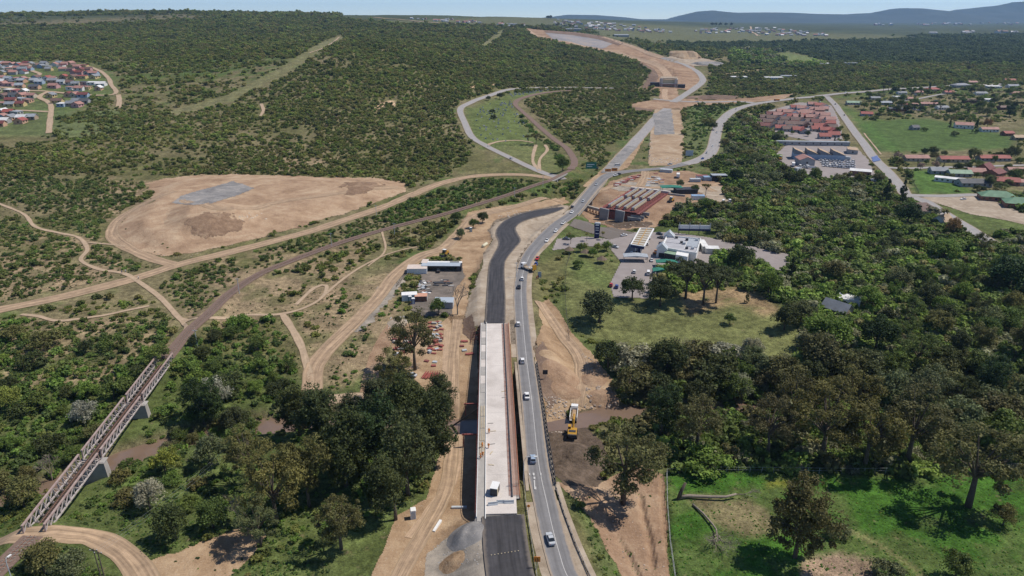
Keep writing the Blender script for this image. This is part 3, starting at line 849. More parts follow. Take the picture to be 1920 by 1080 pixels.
ribbon('river_track', [(1012, 566), (1030, 595), (1055, 630), (1085, 668), (1092, 705), (1082, 760)], 5.5, M_TRACK, 4, 'rutted track down to the excavator', rag=.2)
for k, (pp, w_, lb) in enumerate((
        ([(-40, 368), (0, 383), (45, 402), (66, 425), (110, 437), (148, 446), (164, 468), (152, 488), (185, 505), (232, 513), (262, 530), (298, 556), (330, 590), (347, 606)], 3.2, 'footpath winding from the scrub to the railway'),
        ([(40, 590), (70, 593), (110, 602), (180, 594), (240, 582), (280, 574)], 2.6, 'footpath below the haul road'),
        ([(325, 588), (345, 600), (390, 597), (450, 592), (520, 590), (570, 578), (604, 558), (612, 536), (590, 540), (555, 572)], 2.8, 'footpath crossing the railway'),
        ([(530, 590), (548, 618), (565, 650), (577, 690), (586, 720)], 4.0, 'worn path joining the access track'),
        ([(600, 560), (660, 512), (715, 482), (750, 470), (790, 462)], 2.0, 'thin path along the rail embankment'),
        ([(165, 455), (200, 458), (235, 462)], 2.4, 'short path to the loop road'),
        ([(330, 640), (349, 616), (340, 600)], 2.2, 'short path by the truss bridge'),
        ([(715, 430), (722, 470), (690, 500)], 1.6, 'thin path up the rail bank'),
        ([(640, 930), (660, 700)], .1, '') if False else ([(1620, 250), (1640, 275), (1652, 290)], 2.2, 'path worn across the green field'),
        ([(1330, 480), (1330, 479)], .1, '') if False else ([(1005, 272), (1000, 290), (1000, 306), (1012, 322)], 4.5, 'dirt track in front of the cemetery'),
        ([(1022, 272), (1026, 282), (1012, 300), (1012, 322)], 4.0, 'dirt loop in front of the cemetery'),
        ([(912, 273), (935, 266), (975, 264), (1000, 268)], 5, 'dirt strip along the cemetery fence'),
        ([(490, 195), (494, 208), (487, 220)], 5, 'bare path high on the hill'),
        ([(636, 70), (610, 88), (580, 100)], 5, 'red track in the power line clearing'),
        ([(1360, 140), (1400, 134), (1450, 130)], 7, 'pale farm track among far trees'),
        ([(1407, 50), (1410, 60), (1425, 68)], 14, 'pale track below the ridge village'),
)):
    ribbon('footpath', pp, w_ * .75, M_PATH, 3, lb, across=3, rag=.35, clear=1.0)
ribbon('wheel_track', [(858, 600), (852, 660), (850, 730), (852, 800), (845, 870), (832, 930), (800, 990), (760, 1060), (730, 1120)], 4.4, M_TRACK, 4, 'wheel ruts running down the haul strip', rag=.2)
ribbon('wheel_track', [(840, 620), (838, 690), (846, 760), (858, 830), (846, 900), (800, 970), (770, 1010)], 3.6, M_DIRT, 3, 'second wheel ruts on the haul strip', rag=.3)
ribbon('wheel_track', [(870, 415), (905, 398), (960, 390), (1045, 378)], 5, M_TRACK, 4, 'wheel ruts along the dusty bend', rag=.25)
ribbon('wheel_track', [(1120, 362), (1160, 348), (1200, 352), (1240, 352), (1300, 345), (1340, 360)], 6, M_TRACK, 4, 'wheel ruts through the workshop yard', rag=.25)
ribbon('wheel_track', [(1210, 322), (1208, 335), (1200, 350)], 7, M_TRACK, 5, 'ramp from the hill road into the workshop yard', rag=.2)
ribbon('wheel_track', [(340, 375), (420, 392), (520, 380), (640, 362), (750, 352)], 7, M_TRACK, 3, 'wheel ruts over the earth heap', rag=.3)
# settlement tracks
for pp, lb in (
        ([(148, 121), (165, 125), (190, 135), (204, 148), (209, 160), (218, 172), (210, 178), (180, 179), (130, 176), (92, 172), (50, 170), (0, 164), (-60, 160)], 'earth road looping round the hillside settlement'),
        ([(92, 172), (78, 178), (75, 184), (88, 190), (96, 200), (94, 225), (92, 250)], 'earth road leaving the settlement downhill'),
        ([(0, 207), (50, 208), (93, 210)], 'earth lane below the settlement'),
        ([(52, 148), (75, 140), (60, 133)], 'earth lane between the settlement houses'),
        ([(222, 178), (224, 190), (222, 203)], 'bare gully below the settlement road')):
    ribbon('settlement_road', pp, 6, M_PATH, 4, lb, across=3, rag=.2)
ribbon('ridge_road', [(700, 33), (800, 42), (870, 46), (940, 51), (985, 55)], 22, M_PATH, 4, 'pale earth road along the ridge', across=3)
ribbon('works_road', [(990, 57), (1010, 68), (1060, 79), (1120, 93), (1165, 102), (1200, 113), (1235, 125), (1250, 140), (1254, 150)], 16, M_DIRT, 5, 'haul road along the far cutting', across=5)
ribbon('works_road', [(1130, 70), (1180, 86), (1215, 100), (1240, 110)], 14, M_DIRT, 5, 'upper haul road above the far cutting', across=3)
ribbon('works_road', [(1247, 168), (1246, 182), (1250, 188)], 9, M_DIRT, 5, 'haul ramp in front of the far flyover', across=3)

patch('trampled_ground', [(1140, 352), (1180, 342), (1230, 345), (1290, 352), (1280, 362), (1215, 356), (1160, 360)], M_GSAND, 3, 3, 2.0, 'greyish trampled ground of the workshop yard', 61)
patch('trampled_ground', [(1296, 352), (1350, 350), (1372, 384), (1335, 376)], M_SAND, 3, 3, 1.2, 'pale sand where the minibuses stand', 62)
patch('wet_ground', [(1130, 418), (1165, 412), (1225, 418), (1215, 426), (1160, 430)], M_MUD, 3, 3, 2.0, 'wet ground in front of the unfinished bridge', 63)
# --- painted lines on the tar road
i0 = 0
for k, (x_, y_, w_, l_) in enumerate(((1000.5, 889, .5, 1.2), (1002, 896, .5, 1.0), (1014, 889, .35, 1.2), (1002, 906, .35, 3.0), (1003.5, 915, .6, 1.2), (993, 889, .3, 1.0))):
    q = D(x_, y_, .40)
    link('road_mark', MB().box(q.x - w_ / 2, q.x + w_ / 2, q.y - l_ / 2, q.y + l_ / 2, q.z - .01, q.z + .01).mesh('road_mark', M_LINE), tar)
ln = ribbon('lane_line', [(*p[:3],) for p in TAR[:14]], .16, M_LINE, 3, parent=tar, across=2, own_z=.10, side=-.35)
M_BLUE = mat('blue_road_paint', (.10, .15, .32), .8, var=.3, scale=.6)
patch('painted_crossing', [(1633, 296), (1645, 293), (1650, 302), (1637, 305)], M_BLUE, 9, 4, .3, 'blue painted speed table on the street', 31)

# --- river
M_WATER = mat('muddy_water', (.185, .128, .092), .06, var=.1, scale=.15, spec=.6, bump=.03, bscale=1.2)
rr = np.array([(p[0], p[1]) for p in rv])
T = np.gradient(rr, axis=0); T /= np.linalg.norm(T, axis=1, keepdims=True)
Nn = np.stack([-T[:, 1], T[:, 0]], -1)
V = np.concatenate([np.concatenate([rr + Nn * 8, np.full((len(rr), 1), RIVER_Z)], 1), np.concatenate([rr - Nn * 8, np.full((len(rr), 1), RIVER_Z)], 1)])
k = len(rr); i = np.arange(k - 1)
tag(link('river', np_mesh('river', V, np.stack([i, i + 1, i + 1 + k, i + k], -1)[:, ::-1], M_WATER)), 'muddy brown river winding under the bridges', kind='structure')
NOVEG_LINES.append((rr[::3], 2.6))
RAIL_UP = [(1070, 318, None), (1077, 307, None), (1074.5, 296, None), (1062, 278, None), (1044, 265, None), (1018, 244, None), (994, 222, None), (973, 204, None), (966, 195, None), (973, 187, None), (994, 180, None), (1025, 174, None), (1070, 170, None)]
for pts_, hw in ((RAILN, 3.5), (RAILF, 4.5), (RAIL_UP, 7.0), ([(63, 1007, -1), (314, 673, -1)], 3)):
    NOVEG_LINES.append((catmull([(q.x, q.y) for q in (D(*p) if p[2] is not None else G(*p[:2]) for p in pts_)], lambda p: 8.0), hw))
# ------------------------------------------------------------------ foliage
def leaf_mat(name, instanced):
    m = bpy.data.materials.new(name)
    m.use_nodes = True
    nt = m.node_tree; n = nt.nodes; L = nt.links
    b = n['Principled BSDF']; b.inputs['Roughness'].default_value = .7; b.inputs['Specular IOR Level'].default_value = .22
    if instanced:
        a = n.new('ShaderNodeAttribute'); a.attribute_type = 'INSTANCER'; a.attribute_name = 'tint'
        c = a.outputs['Color']
    else:
        c = n.new('ShaderNodeObjectInfo').outputs['Color']
    s = n.new('ShaderNodeAttribute'); s.attribute_name = 'shade'
    mu = n.new('ShaderNodeVectorMath'); mu.operation = 'SCALE'
    L.new(c, mu.inputs[0]); L.new(s.outputs['Fac'], mu.inputs['Scale'])
    L.new(mu.outputs[0], b.inputs['Base Color'])
    tr = n.new('ShaderNodeBsdfTranslucent')
    L.new(mu.outputs[0], tr.inputs['Color'])
    mx = n.new('ShaderNodeMixShader'); mx.inputs[0].default_value = .32
    L.new(b.outputs[0], mx.inputs[1]); L.new(tr.outputs[0], mx.inputs[2])
    L.new(mx.outputs[0], n['Material Output'].inputs['Surface'])
    return m


M_LEAF = leaf_mat('leaves', False)
M_BUSH = leaf_mat('bush_leaves', True)
M_BARK = mat('bark', (.075, .058, .042), .95, c2=(.14, .115, .09), scale=3, coords='obj')
M_PALEBARK = mat('pale_bark', (.20, .165, .13), .95, c2=(.30, .26, .215), scale=3, coords='obj')


def foliage(name, C, R, per, leaf, m, seed=0, squash=.85, up=.25, long=1.5, jit=.55, inner=.5):
    """leaf sprays spread through the clumps (centres C, radii R): one mesh of small four-cornered faces"""
    g = np.random.default_rng(seed)
    C = np.repeat(np.asarray(C, float), per, 0); R = np.repeat(np.asarray(R, float), per)
    n = len(C)
    d = g.normal(size=(n, 3)); d[:, 2] += up; d /= np.linalg.norm(d, axis=1, keepdims=True)
    p = C + d * (R * (inner + (1 - inner) * g.random(n) ** .6))[:, None] * np.array([1, 1, squash])
    nr = d + g.normal(size=(n, 3)) * jit; nr[:, 2] += .25; nr /= np.linalg.norm(nr, axis=1, keepdims=True)
    t = np.cross(nr, g.normal(size=(n, 3))); t /= np.linalg.norm(t, axis=1, keepdims=True)
    b = np.cross(nr, t)
    s = leaf * (.6 + .8 * g.random(n))[:, None]
    V = np.stack([p - t * s * long * .5, p + b * s * .5, p + t * s * long * .5, p - b * s * .5], 1).reshape(-1, 3)
    me = np_mesh(name, V, np.arange(4 * n).reshape(-1, 4), m, smooth_=False)
    sh = np.repeat(.72 + .56 * g.random(n // per), per) * (.78 + .44 * g.random(n))
    a = me.attributes.new('shade', 'FLOAT', 'FACE')
    a.data.foreach_set('value', sh.astype(np.float32))
    return me


def shell(n, rx, rz, z0, g, hollow=.35, low=-.7):
    """clump centres through an ellipsoid"""
    out = []
    while len(out) < n:
        v = g.normal(size=3); v /= np.linalg.norm(v)
        if v[2] < low:
            continue
        k = hollow + (1 - hollow) * g.random() ** .5
        out.append((v[0] * rx * k, v[1] * rx * k, z0 + v[2] * rz * k))
    return np.array(out)


PROTO = {}


def proto(kind, trunk, crown):
    PROTO.setdefault(kind, []).append((trunk, crown))


def limbs(C, h0, r0, lean=(0, 0), n=12, m=None, g=None, base=0.0):
    b = MB()
    top = Vector((lean[0], lean[1], h0))
    b.tube([(0, 0, base - .6), (lean[0] * .3, lean[1] * .3, h0 * .45), top], [r0 * 1.15, r0 * .85, r0 * .6], 7)
    idx = np.argsort(-C[:, 2])[::max(1, len(C) // n)][:n]
    for i in idx:
        c = Vector(C[i]); q = top.lerp(c, .5) + Vector((0, 0, -.08 * (c - top).length)); s = .55 + .45 * (i % 3) / 2
        st = Vector((lean[0] * .3, lean[1] * .3, h0 * .45)).lerp(top, s)
        b.tube([st, st.lerp(c, .5) + Vector((0, 0, .3)), c], [r0 * .45, r0 * .28, r0 * .08], 5, cap=False)
    return b.mesh('trunk', m or M_BARK, True)


def build_protos():
    for s in range(4):      # tall dense dark trees with several tops
        g = np.random.default_rng(100 + s)
        tops = [(g.uniform(-3, 3), g.uniform(-3, 3), g.uniform(-2, 1.5)) for _ in range(3)]
        C = np.concatenate([shell(30, 3.6, 6.6, 9.2, g, .3, -.8) + np.array(t) for t in tops])
        R = g.uniform(.7, 2.1, len(C))
        proto('dense', limbs(C, 6, .42, (0, 0), 8), foliage('crown', C, R, 125, .27, M_LEAF, s, 1.0, .35, 1.9, .8, .15))
    for s in range(4):      # open gum trees, trunk and limbs showing
        g = np.random.default_rng(200 + s)
        C = shell(44, 5.8, 5.6, 10.4, g, .45, -.8)
        C[:, 2] += g.uniform(-1, 1, len(C))
        R = g.uniform(.6, 2.1, len(C))
        proto('airy', limbs(C, 7.5, .45, (g.uniform(-.8, .8), 0), 16), foliage('crown', C, R, 210, .23, M_LEAF, 20 + s, .8, .3, 1.8, .8, .12))
    for s in range(5):      # round broadleaf
        g = np.random.default_rng(300 + s)
        C = shell(46, 2.9, 2.3, 3.6, g, .25, -.6)
        C[:, :2] += (fbm(C[:, 0] * 1.0, C[:, 1], 2.5, s)[:, None] - .5) * 2.2
        R = g.uniform(.45, 1.5, len(C))
        proto('round', limbs(C, 2.6, .22, (0, 0), 8), foliage('crown', C, R, 95, .235, M_LEAF, 40 + s, .9, .3, 1.4, .8, .15))
    for s in range(3):      # umbrella pines
        g = np.random.default_rng(400 + s)
        C = shell(42, 5.6, 1.7, 11.2, g, .25, -.35)
        R = g.uniform(.8, 1.5, len(C))
        proto('umbrella', limbs(C, 7.0, .34, (g.uniform(-.6, .6), 0), 18), foliage('crown', C, R, 170, .23, M_LEAF, 60 + s, .6, .3, 1.8, .6, .3))
    for s in range(2):      # narrow conifers
        g = np.random.default_rng(500 + s)
        z = g.uniform(.9, 12, 70); a = g.uniform(0, 6.28, 70); rr_ = (12.6 - z) / 12 * 2.6 * np.sqrt(g.uniform(.2, 1, 70))
        C = np.stack([rr_ * np.cos(a), rr_ * np.sin(a), z], -1)
        R = g.uniform(.5, .9, 70) * (1.25 - z / 16)
        proto('conifer', limbs(C, 10, .25, (0, 0), 3), foliage('crown', C, R, 75, .24, M_LEAF, 80 + s, .8, .2, 1.6, .5))
    for s in range(5):      # bushes down to the ground
        g = np.random.default_rng(600 + s)
        C = shell(26, 1.9, 1.3, 1.15, g, .35, -.5)
        C[:, 0] *= 1 + .3 * (s % 2)
        R = g.uniform(.45, .95, len(C))
        proto('shrub', limbs(C, 1.0, .1, (0, 0), 5), foliage('crown', C, R, 80, .19, M_LEAF, 90 + s, .8, .4, 1.4, .8, .15))
    for s in range(2):      # bare branched trees
        g = np.random.default_rng(700 + s); r = random.Random(70 + s)
        b = MB(); tw = MB()
        def grow(p, d, l, rad, dep):
            q = p + d * l
            (b if dep > 2 else tw).tube([p, q], [rad, rad * .68], 5, cap=False)
            if dep == 0:
                return
            for _ in range(3 if dep > 1 else 4):
                nd = (d + Vector((r.gauss(0, .42), r.gauss(0, .42), r.gauss(.08, .3)))).normalized()
                grow(q, nd, l * r.uniform(.62, .85), rad * .6, dep - 1)
        grow(Vector((0, 0, -.4)), Vector((0, 0, 1)), 3.2, .26, 5)
        proto('bare', b.mesh('trunk', M_PALEBARK, True), tw.mesh('crown', M_PALEBARK, True))
    # palm
    b = MB(); b.tube([(0, 0, -.3), (.1, 0, 4), (.05, 0, 8.5)], [.26, .2, .22], 7)
    c = MB()
    for k in range(26):
        a = k * 2.4; e = .9 - 1.5 * (k / 26)
        pts = [Vector((.05, 0, 8.5)) + Vector((math.cos(a) * t * 1.9, math.sin(a) * t * 1.9, e * t * 1.2 - .55 * t * t)) for t in (0, .5, 1, 1.35)]
        side = Vector((-math.sin(a), math.cos(a), 0))
        wd = (.1, .5, .42, .05)
        vs = []
        for p, w in zip(pts, wd):
            vs += [p - side * w - Vector((0, 0, w * .5)), p, p + side * w - Vector((0, 0, w * .5))]
        c.add(vs, [(3 * i + j, 3 * i + j + 1, 3 * i + j + 4, 3 * i + j + 3) for i in range(3) for j in (0, 1)])
    cm = c.mesh('crown', M_LEAF)
    at = cm.attributes.new('shade', 'FLOAT', 'FACE'); at.data.foreach_set('value', [rnd.uniform(.7, 1.3) for _ in cm.polygons])
    proto('palm', b.mesh('trunk', M_PALEBARK, True), cm)


build_protos()
KIND_H = dict(dense=16.5, airy=16.5, round=6.3, umbrella=13.2, conifer=12.8, shrub=2.7, bare=10.5, palm=9.0)
KIND_NAME = dict(dense='tree', airy='gum_tree', round='tree', umbrella='pine_tree', conifer='conifer', shrub='bush', bare='bare_tree', palm='palm_tree')
KIND_CAT = dict(dense='tree', airy='tree', round='tree', umbrella='tree', conifer='tree', shrub='bush', bare='tree', palm='tree')
TINT = dict(dark=(.046, .058, .024), mid=(.074, .104, .030), bright=(.10, .15, .036), olive=(.10, .098, .040), brown=(.084, .082, .040), silver=(.21, .215, .18), grey=(.10, .114, .056), lime=(.15, .175, .045), deep=(.030, .050, .020), pink=(.26, .20, .20), rust=(.17, .105, .055), pine=(.050, .062, .030))
TREE_AT = []


def plant(px, py, kind, h, tint, label, group=None, wide=1.0, var=None, lean=0.0):
    p = G(px, py)
    pr = PROTO[kind]
    tr, cr = pr[(var if var is not None else rnd.randrange(99)) % len(pr)]
    h *= 1.42 if kind in ('dense', 'airy', 'umbrella') else 1.3
    s = h / KIND_H[kind]
    o = thing(KIND_NAME[kind], label, KIND_CAT[kind], (p.x, p.y, p.z - .05), rnd.uniform(0, 6.28), group, (s * wide, s * wide, s))
    if lean:
        o.rotation_euler = (0, lean, 0)
    link('trunk', tr, o)
    c = link('crown', cr, o)
    t = TINT[tint]
    k = rnd.uniform(.88, 1.14) * 1.52
    c.color = (t[0] * k * rnd.uniform(.98, 1.13), t[1] * k * 1.03, t[2] * k * rnd.uniform(.76, .96), 1)
    TREE_AT.append((p.x, p.y, h * wide * .3))
    return o


# --- trees that can be told apart
for a in (
    # dark stand on the near river bank
    (600, 852, 'dense', 17, 'dark', 'tall dark tree at the river edge of the dark stand'),
    (650, 915, 'dense', 18, 'dark', 'tall dark tree in the middle of the near dark stand'),
    (706, 885, 'dense', 17, 'deep', 'dark feathery tree at the heart of the near stand'),
    (765, 930, 'dense', 18, 'dark', 'broad dark tree at the front of the near stand'),
    (812, 868, 'dense', 17, 'dark', 'dark tree overhanging the haul strip'),
    (768, 822, 'dense', 16, 'dark', 'dark tree of the near stand behind the overhanging one'),
    (700, 815, 'dense', 15, 'pine', 'olive dark tree at the back of the near stand'),
    (580, 950, 'dense', 15, 'olive', 'bushy olive tree left of the dark stand', ),
    (742, 975, 'dense', 14, 'dark', 'lower dark tree next to the white site toilet'),
    (562, 818, 'dense', 14, 'dark', 'dark tree beside the brown river pool'),
    (640, 1030, 'airy', 12, 'brown', 'rusty tinged tree in front of the dark stand'),
    (828, 800, 'dense', 13, 'pine', 'olive tree tip nearest the black deck shadow'),
    (655, 820, 'dense', 11, 'pine', 'small olive tree above the dark stand'),
    (520, 985, 'airy', 16, 'olive', 'leaning gum with pale branches on the river bank'),
    (470, 905, 'airy', 13, 'olive', 'thin gum tree between blossom bush and dark stand'),
    (385, 805, 'dense', 13, 'deep', 'near black tree beside the silver blossom tree'),
    (440, 815, 'round', 8, 'pine', 'dark round tree right of the silver blossom tree'),
    (405, 765, 'round', 9, 'silver', 'silver blossom tree above the river'),
    (395, 870, 'round', 8, 'grey', 'wide bush with white blossom clusters by the pool'),
    (282, 955, 'round', 7, 'silver', 'silver grey bush alone on the green bank'),
    (160, 795, 'round', 7, 'silver', 'silver bush left of the truss bridge'),
    (330, 1010, 'round', 8, 'dark', 'dark round tree on the green bank under the wires'),
    (490, 1025, 'airy', 10, 'grey', 'sparse grey tree above the earth clearing'),
    (310, 885, 'round', 6, 'lime', 'pale reed clump beside the pool'),
    (85, 1075, 'round', 7, 'olive', 'leafy olive bush at the near end of the truss bridge'),
    (140, 1085, 'round', 6, 'grey', 'grey bush beside the leafy olive one'),
    (15, 770, 'round', 7, 'lime', 'yellow green tree at the left edge'),
    (100, 905, 'bare', 8, 'brown', 'bare grey tree beside the truss bridge'),
    (45, 950, 'round', 7, 'olive', 'olive bush below the bare grey tree'),
    (450, 985, 'bare', 7, 'brown', 'bare branching tree on the earth bank'),
    (400, 990, 'round', 7, 'mid', 'green tree next to the earth clearing'),
    # storage yard and camp
    (778, 694, 'airy', 17, 'brown', 'tall gum standing in the red formwork yard'),
    (740, 745, 'airy', 13, 'olive', 'wide olive gum below the red formwork yard'),
    (858, 590, 'bare', 11, 'brown', 'tall leafless tree beside the site camp'),
    (822, 590, 'round', 6, 'mid', 'green garden tree beside the tin roofed shed'),
    (865, 448, 'round', 5, 'grey', 'small tree beside the green site toilet'),
    (905, 418, 'round', 6, 'dark', 'tallest tree of the clump on the dusty bend'),
    (888, 428, 'round', 5, 'mid', 'bushy tree of the clump on the dusty bend'),
    (857, 420, 'round', 6, 'mid', 'lone tree by the rail path'),
    # right of the road
    (1168, 945, 'airy', 19, 'olive', 'large open gum tree beside the mud heap', None, 1.12, 1),
    (1124, 604, 'round', 11, 'pine', 'wide rounded pine alone on the lawn', None, 1.25),
    (1815, 950, 'airy', 19, 'brown', 'large leaning gum at the edge of the paddock', None, 1.25, 0),
    (1490, 1045, 'dense', 16, 'brown', 'dark feathery tree standing in the paddock'),
    (1570, 1008, 'shrub', 3.2, 'grey', 'small grey bush beside the paddock tree'),
    (1660, 1090, 'shrub', 4, 'grey', 'grey bush at the paddock path'),
    (1790, 1085, 'round', 6, 'mid', 'round bush at the bottom right of the paddock'),
    (1880, 985, 'round', 5, 'olive', 'olive bushes right of the leaning gum'),
    (1185, 562, 'round', 9, 'pine', 'dark broad tree at the car park corner'),
    (1237, 575, 'round', 11, 'dark', 'dark tree in front of the parked cars'),
    (1318, 572, 'umbrella', 13, 'pine', 'umbrella pine with two bare forks', None, 1.25),
    (1342, 568, 'umbrella', 12, 'pine', 'umbrella pine leaning over the bare earth', None, 1.2),
    (1285, 560, 'umbrella', 13, 'pine', 'dense umbrella pine closest to the shop', None, 1.3),
    (1385, 505, 'round', 11, 'dark', 'dark crowned tree at the end of the paved strip'),
    (1440, 552, 'round', 9, 'bright', 'bright green tree on the bare earth'),
    (1482, 528, 'conifer', 11, 'dark', 'narrow dark conifer beside the paved strip'),
    (1400, 568, 'conifer', 5, 'olive', 'thin sapling on the lawn edge'),
    (1368, 608, 'round', 4, 'mid', 'small round tree alone on the lawn'),
    (1545, 655, 'round', 12, 'bright', 'large bright spreading tree beside the hidden house', None, 1.25),
    (1640, 660, 'round', 12, 'deep', 'near black tree right of the hidden house'),
    (1470, 618, 'round', 9, 'dark', 'dark tree throwing a long lawn shadow'),
    (1500, 610, 'round', 9, 'grey', 'grey leaved tree left of the hidden house'),
    (1285, 668, 'bare', 6, 'brown', 'dead sapling at the lower lawn edge'),
    (1340, 672, 'bare', 5, 'brown', 'leafless shrub at the lower lawn edge'),
    (1250, 700, 'round', 11, 'dark', 'dark round tree below the lawn'),
    (1140, 690, 'round', 9, 'dark', 'dark tree casting shade on the works track'),
    (1410, 695, 'round', 8, 'grey', 'pale grey tree below the lawn'),
    (1390, 745, 'round', 7, 'silver', 'silver leaved bush below the pale grey tree'),
    (1305, 845, 'airy', 15, 'brown', 'brown gum beside the hidden river pool'),
    (1240, 820, 'dense', 13, 'deep', 'dark tree right of the large open gum'),
    (1440, 855, 'airy', 15, 'brown', 'brown grey gum above the paddock fence'),
    (1540, 860, 'airy', 18, 'olive', 'tallest olive gum above the paddock fence', None, 1.2),
    (1620, 880, 'airy', 17, 'olive', 'olive gum with yellow green sprays above the fence', None, 1.1),
    (1700, 870, 'airy', 18, 'brown', 'broad gum right of the yellow green one', None, 1.15),
    (1480, 810, 'airy', 15, 'brown', 'reddish brown gum behind the fence line'),
    (1590, 800, 'airy', 16, 'olive', 'gum behind the tallest one of the fence line'),
    (1745, 790, 'dense', 14, 'grey', 'dark grey tree deep in the wood'),
    (1835, 760, 'dense', 14, 'deep', 'dark weeping tree at the right wood edge'),
    (1690, 665, 'bare', 7, 'brown', 'dead white trunk in the thicket'),
    (1890, 545, 'round', 14, 'deep', 'broad near black tree at the right edge', None, 1.3),
    (1330, 880, 'shrub', 5, 'bright', 'bright green creeper mound at the fence corner', None, 1.6),
    # right hand neighbourhood
    (1660, 382, 'conifer', 15, 'deep', 'dark tall fir at the street bend'),
    (1690, 380, 'conifer', 14, 'dark', 'open branched fir beside the dark one'),
    (1765, 425, 'palm', 9, 'olive', 'tall fan palm beside the gravel street'),
    (1700, 425, 'round', 12, 'deep', 'black green tree beside the green roofed house', None, 1.15),
    (1787, 440, 'round', 8, 'rust', 'rust coloured tree beside the gravel street'),
    (1828, 250, 'conifer', 13, 'deep', 'tall dark cypress beside the school roof'),
    (1780, 240, 'conifer', 9, 'dark', 'dark cypress left of the school roof'),
    (1850, 240, 'round', 9, 'rust', 'brownish tree behind the white bungalow'),
    (1790, 255, 'shrub', 4.5, 'grey', 'grey clipped bushes on the green field'),
    (1732, 246, 'shrub', 3.5, 'mid', 'bush beside the derelict hut'),
    (1825, 300, 'round', 9, 'grey', 'grey green tree above the bungalow roofs'),
    (1895, 300, 'round', 10, 'dark', 'dark tree between two bungalows'),
    (1748, 292, 'round', 7, 'dark', 'dark tree behind the bungalow garden'),
    (1733, 290, 'round', 5, 'deep', 'small dark tree behind the bungalow garden'),
    (1680, 300, 'round', 6, 'pink', 'leafless pinkish tree at the street corner'),
    (1725, 318, 'round', 5, 'pink', 'pinkish tree in the first bungalow garden'),
    (1755, 316, 'round', 5, 'pink', 'pinkish tree in the second bungalow garden'),
    (1768, 318, 'conifer', 5, 'dark', 'small conifer in the second bungalow garden'),
    (1795, 322, 'round', 6, 'dark', 'dark tree at the street fence'),
    (1900, 340, 'round', 8, 'mid', 'green tree behind the maroon roofs'),
    (1855, 350, 'round', 7, 'grey', 'grey tree beside the dark grey roof'),
    (1830, 335, 'round', 4, 'mid', 'hedge tree before the salmon roof'),
    (1780, 335, 'shrub', 3.5, 'grey', 'bush before the pale green roof'),
    (1645, 345, 'round', 7, 'brown', 'brown twiggy tree beside the street'),
    (1610, 345, 'round', 7, 'olive', 'olive tree in front of the depot shed'),
    (1620, 205, 'round', 8, 'mid', 'green round tree near the upper street'),
    (1646, 222, 'round', 6, 'dark', 'dark tree beside the first red roof'),
    (1665, 172, 'umbrella', 13, 'pine', 'dark spreading tree on the ridge road'),
    (1655, 175, 'umbrella', 12, 'pine', 'dark spreading tree nearer the junction'),
    (1742, 172, 'conifer', 12, 'deep', 'slim dark cypress among the upper roofs'),
    (1498, 226, 'conifer', 9, 'deep', 'slim cypress among the townhouses'),
    (1515, 256, 'round', 5, 'dark', 'round tree at the front of the townhouses'),
    (1571, 248, 'round', 5, 'mid', 'small tree at the townhouse gate'),
    (1565, 265, 'conifer', 5, 'dark', 'dark tree at the corner of the townhouses'),
    (1440, 208, 'round', 6, 'dark', 'round tree above the townhouse wall'),
    # by the second bridge and cemetery
    (1055, 320, 'round', 9, 'mid', 'green tree inside the railway curve'),
    (1005, 272, 'umbrella', 8, 'olive', 'spreading tree at the cemetery gate', None, 1.2),
    (990, 272, 'umbrella', 7, 'olive', 'lower spreading tree at the cemetery gate'),
    (937, 186, 'round', 7, 'dark', 'dark tree at the top of the cemetery'),
    (916, 189, 'round', 5, 'dark', 'smaller dark tree by the cemetery road'),
    (923, 213, 'shrub', 4, 'dark', 'dark bush among the graves'),
    (926, 223, 'shrub', 4, 'dark', 'dark bush in the middle of the cemetery'),
    (1323, 366, 'umbrella', 6, 'olive', 'leaning acacia in the sandy yard'),
    (1303, 362, 'round', 5, 'mid', 'green tree beside the blue roofed hut'),
    (1275, 352, 'round', 5, 'grey', 'grey tree before the workshop sheds'),
    (1378, 345, 'round', 9, 'deep', 'dark tree behind the workshop sheds'),
    (1070, 458, 'umbrella', 4, 'mid', 'small tree at the station entrance'),
    (1100, 452, 'palm', 4, 'olive', 'small palm under the pylon sign'),
    (1130, 450, 'palm', 4, 'olive', 'small palm right of the pylon sign'),
    (1137, 470, 'round', 4.5, 'bright', 'light green tree in the picnic garden'),
    (1112, 482, 'round', 4, 'bright', 'leafy tree beside the thatched shelter'),
    (1088, 472, 'round', 4, 'mid', 'round tree left in the picnic garden'),
    (1120, 472, 'round', 4, 'lime', 'yellow green tree in the picnic garden'),
    (1085, 502, 'shrub', 3.2, 'mid', 'low bush beside the fence of the picnic garden'),
):
    plant(*a)

# far wind-break trees, each with its own place on the skyline
for k in range(26):
    x = (556, 566, 575, 590, 602, 612, 622, 640, 655, 668, 690, 702, 870, 876, 916, 962, 985, 993, 1009, 1027, 1032, 1335, 1342, 1350, 1361, 1371)[k]
    y = (22, 23, 23, 23, 23, 23, 23, 24, 24, 24, 24, 25, 26, 26, 27, 29, 30, 30, 31, 34, 34, 47, 47, 47, 47, 47)[k]
    plant(x, y + 2, 'round', 13 if k < 12 else 17, 'dark', 'tiny dark tree on the far skyline', 'trees on the far skyline')

# --- thickets: the larger bushes as single plants
HUE = dict(dark='dark green', mid='green', bright='bright green', olive='olive', brown='brownish', silver='silver', grey='grey green', lime='yellow green', deep='near black', pine='dull green')


def spot(x, y, xs, ys):
    """where in its area a thing stands, in words"""
    u, v = (x - min(xs)) / (max(xs) - min(xs)), (y - min(ys)) / (max(ys) - min(ys))
    return ('far ', 'middle ', 'near ')[min(2, int(v * 3))] + ('left', 'left centre', 'right centre', 'right')[min(3, int(u * 4))]


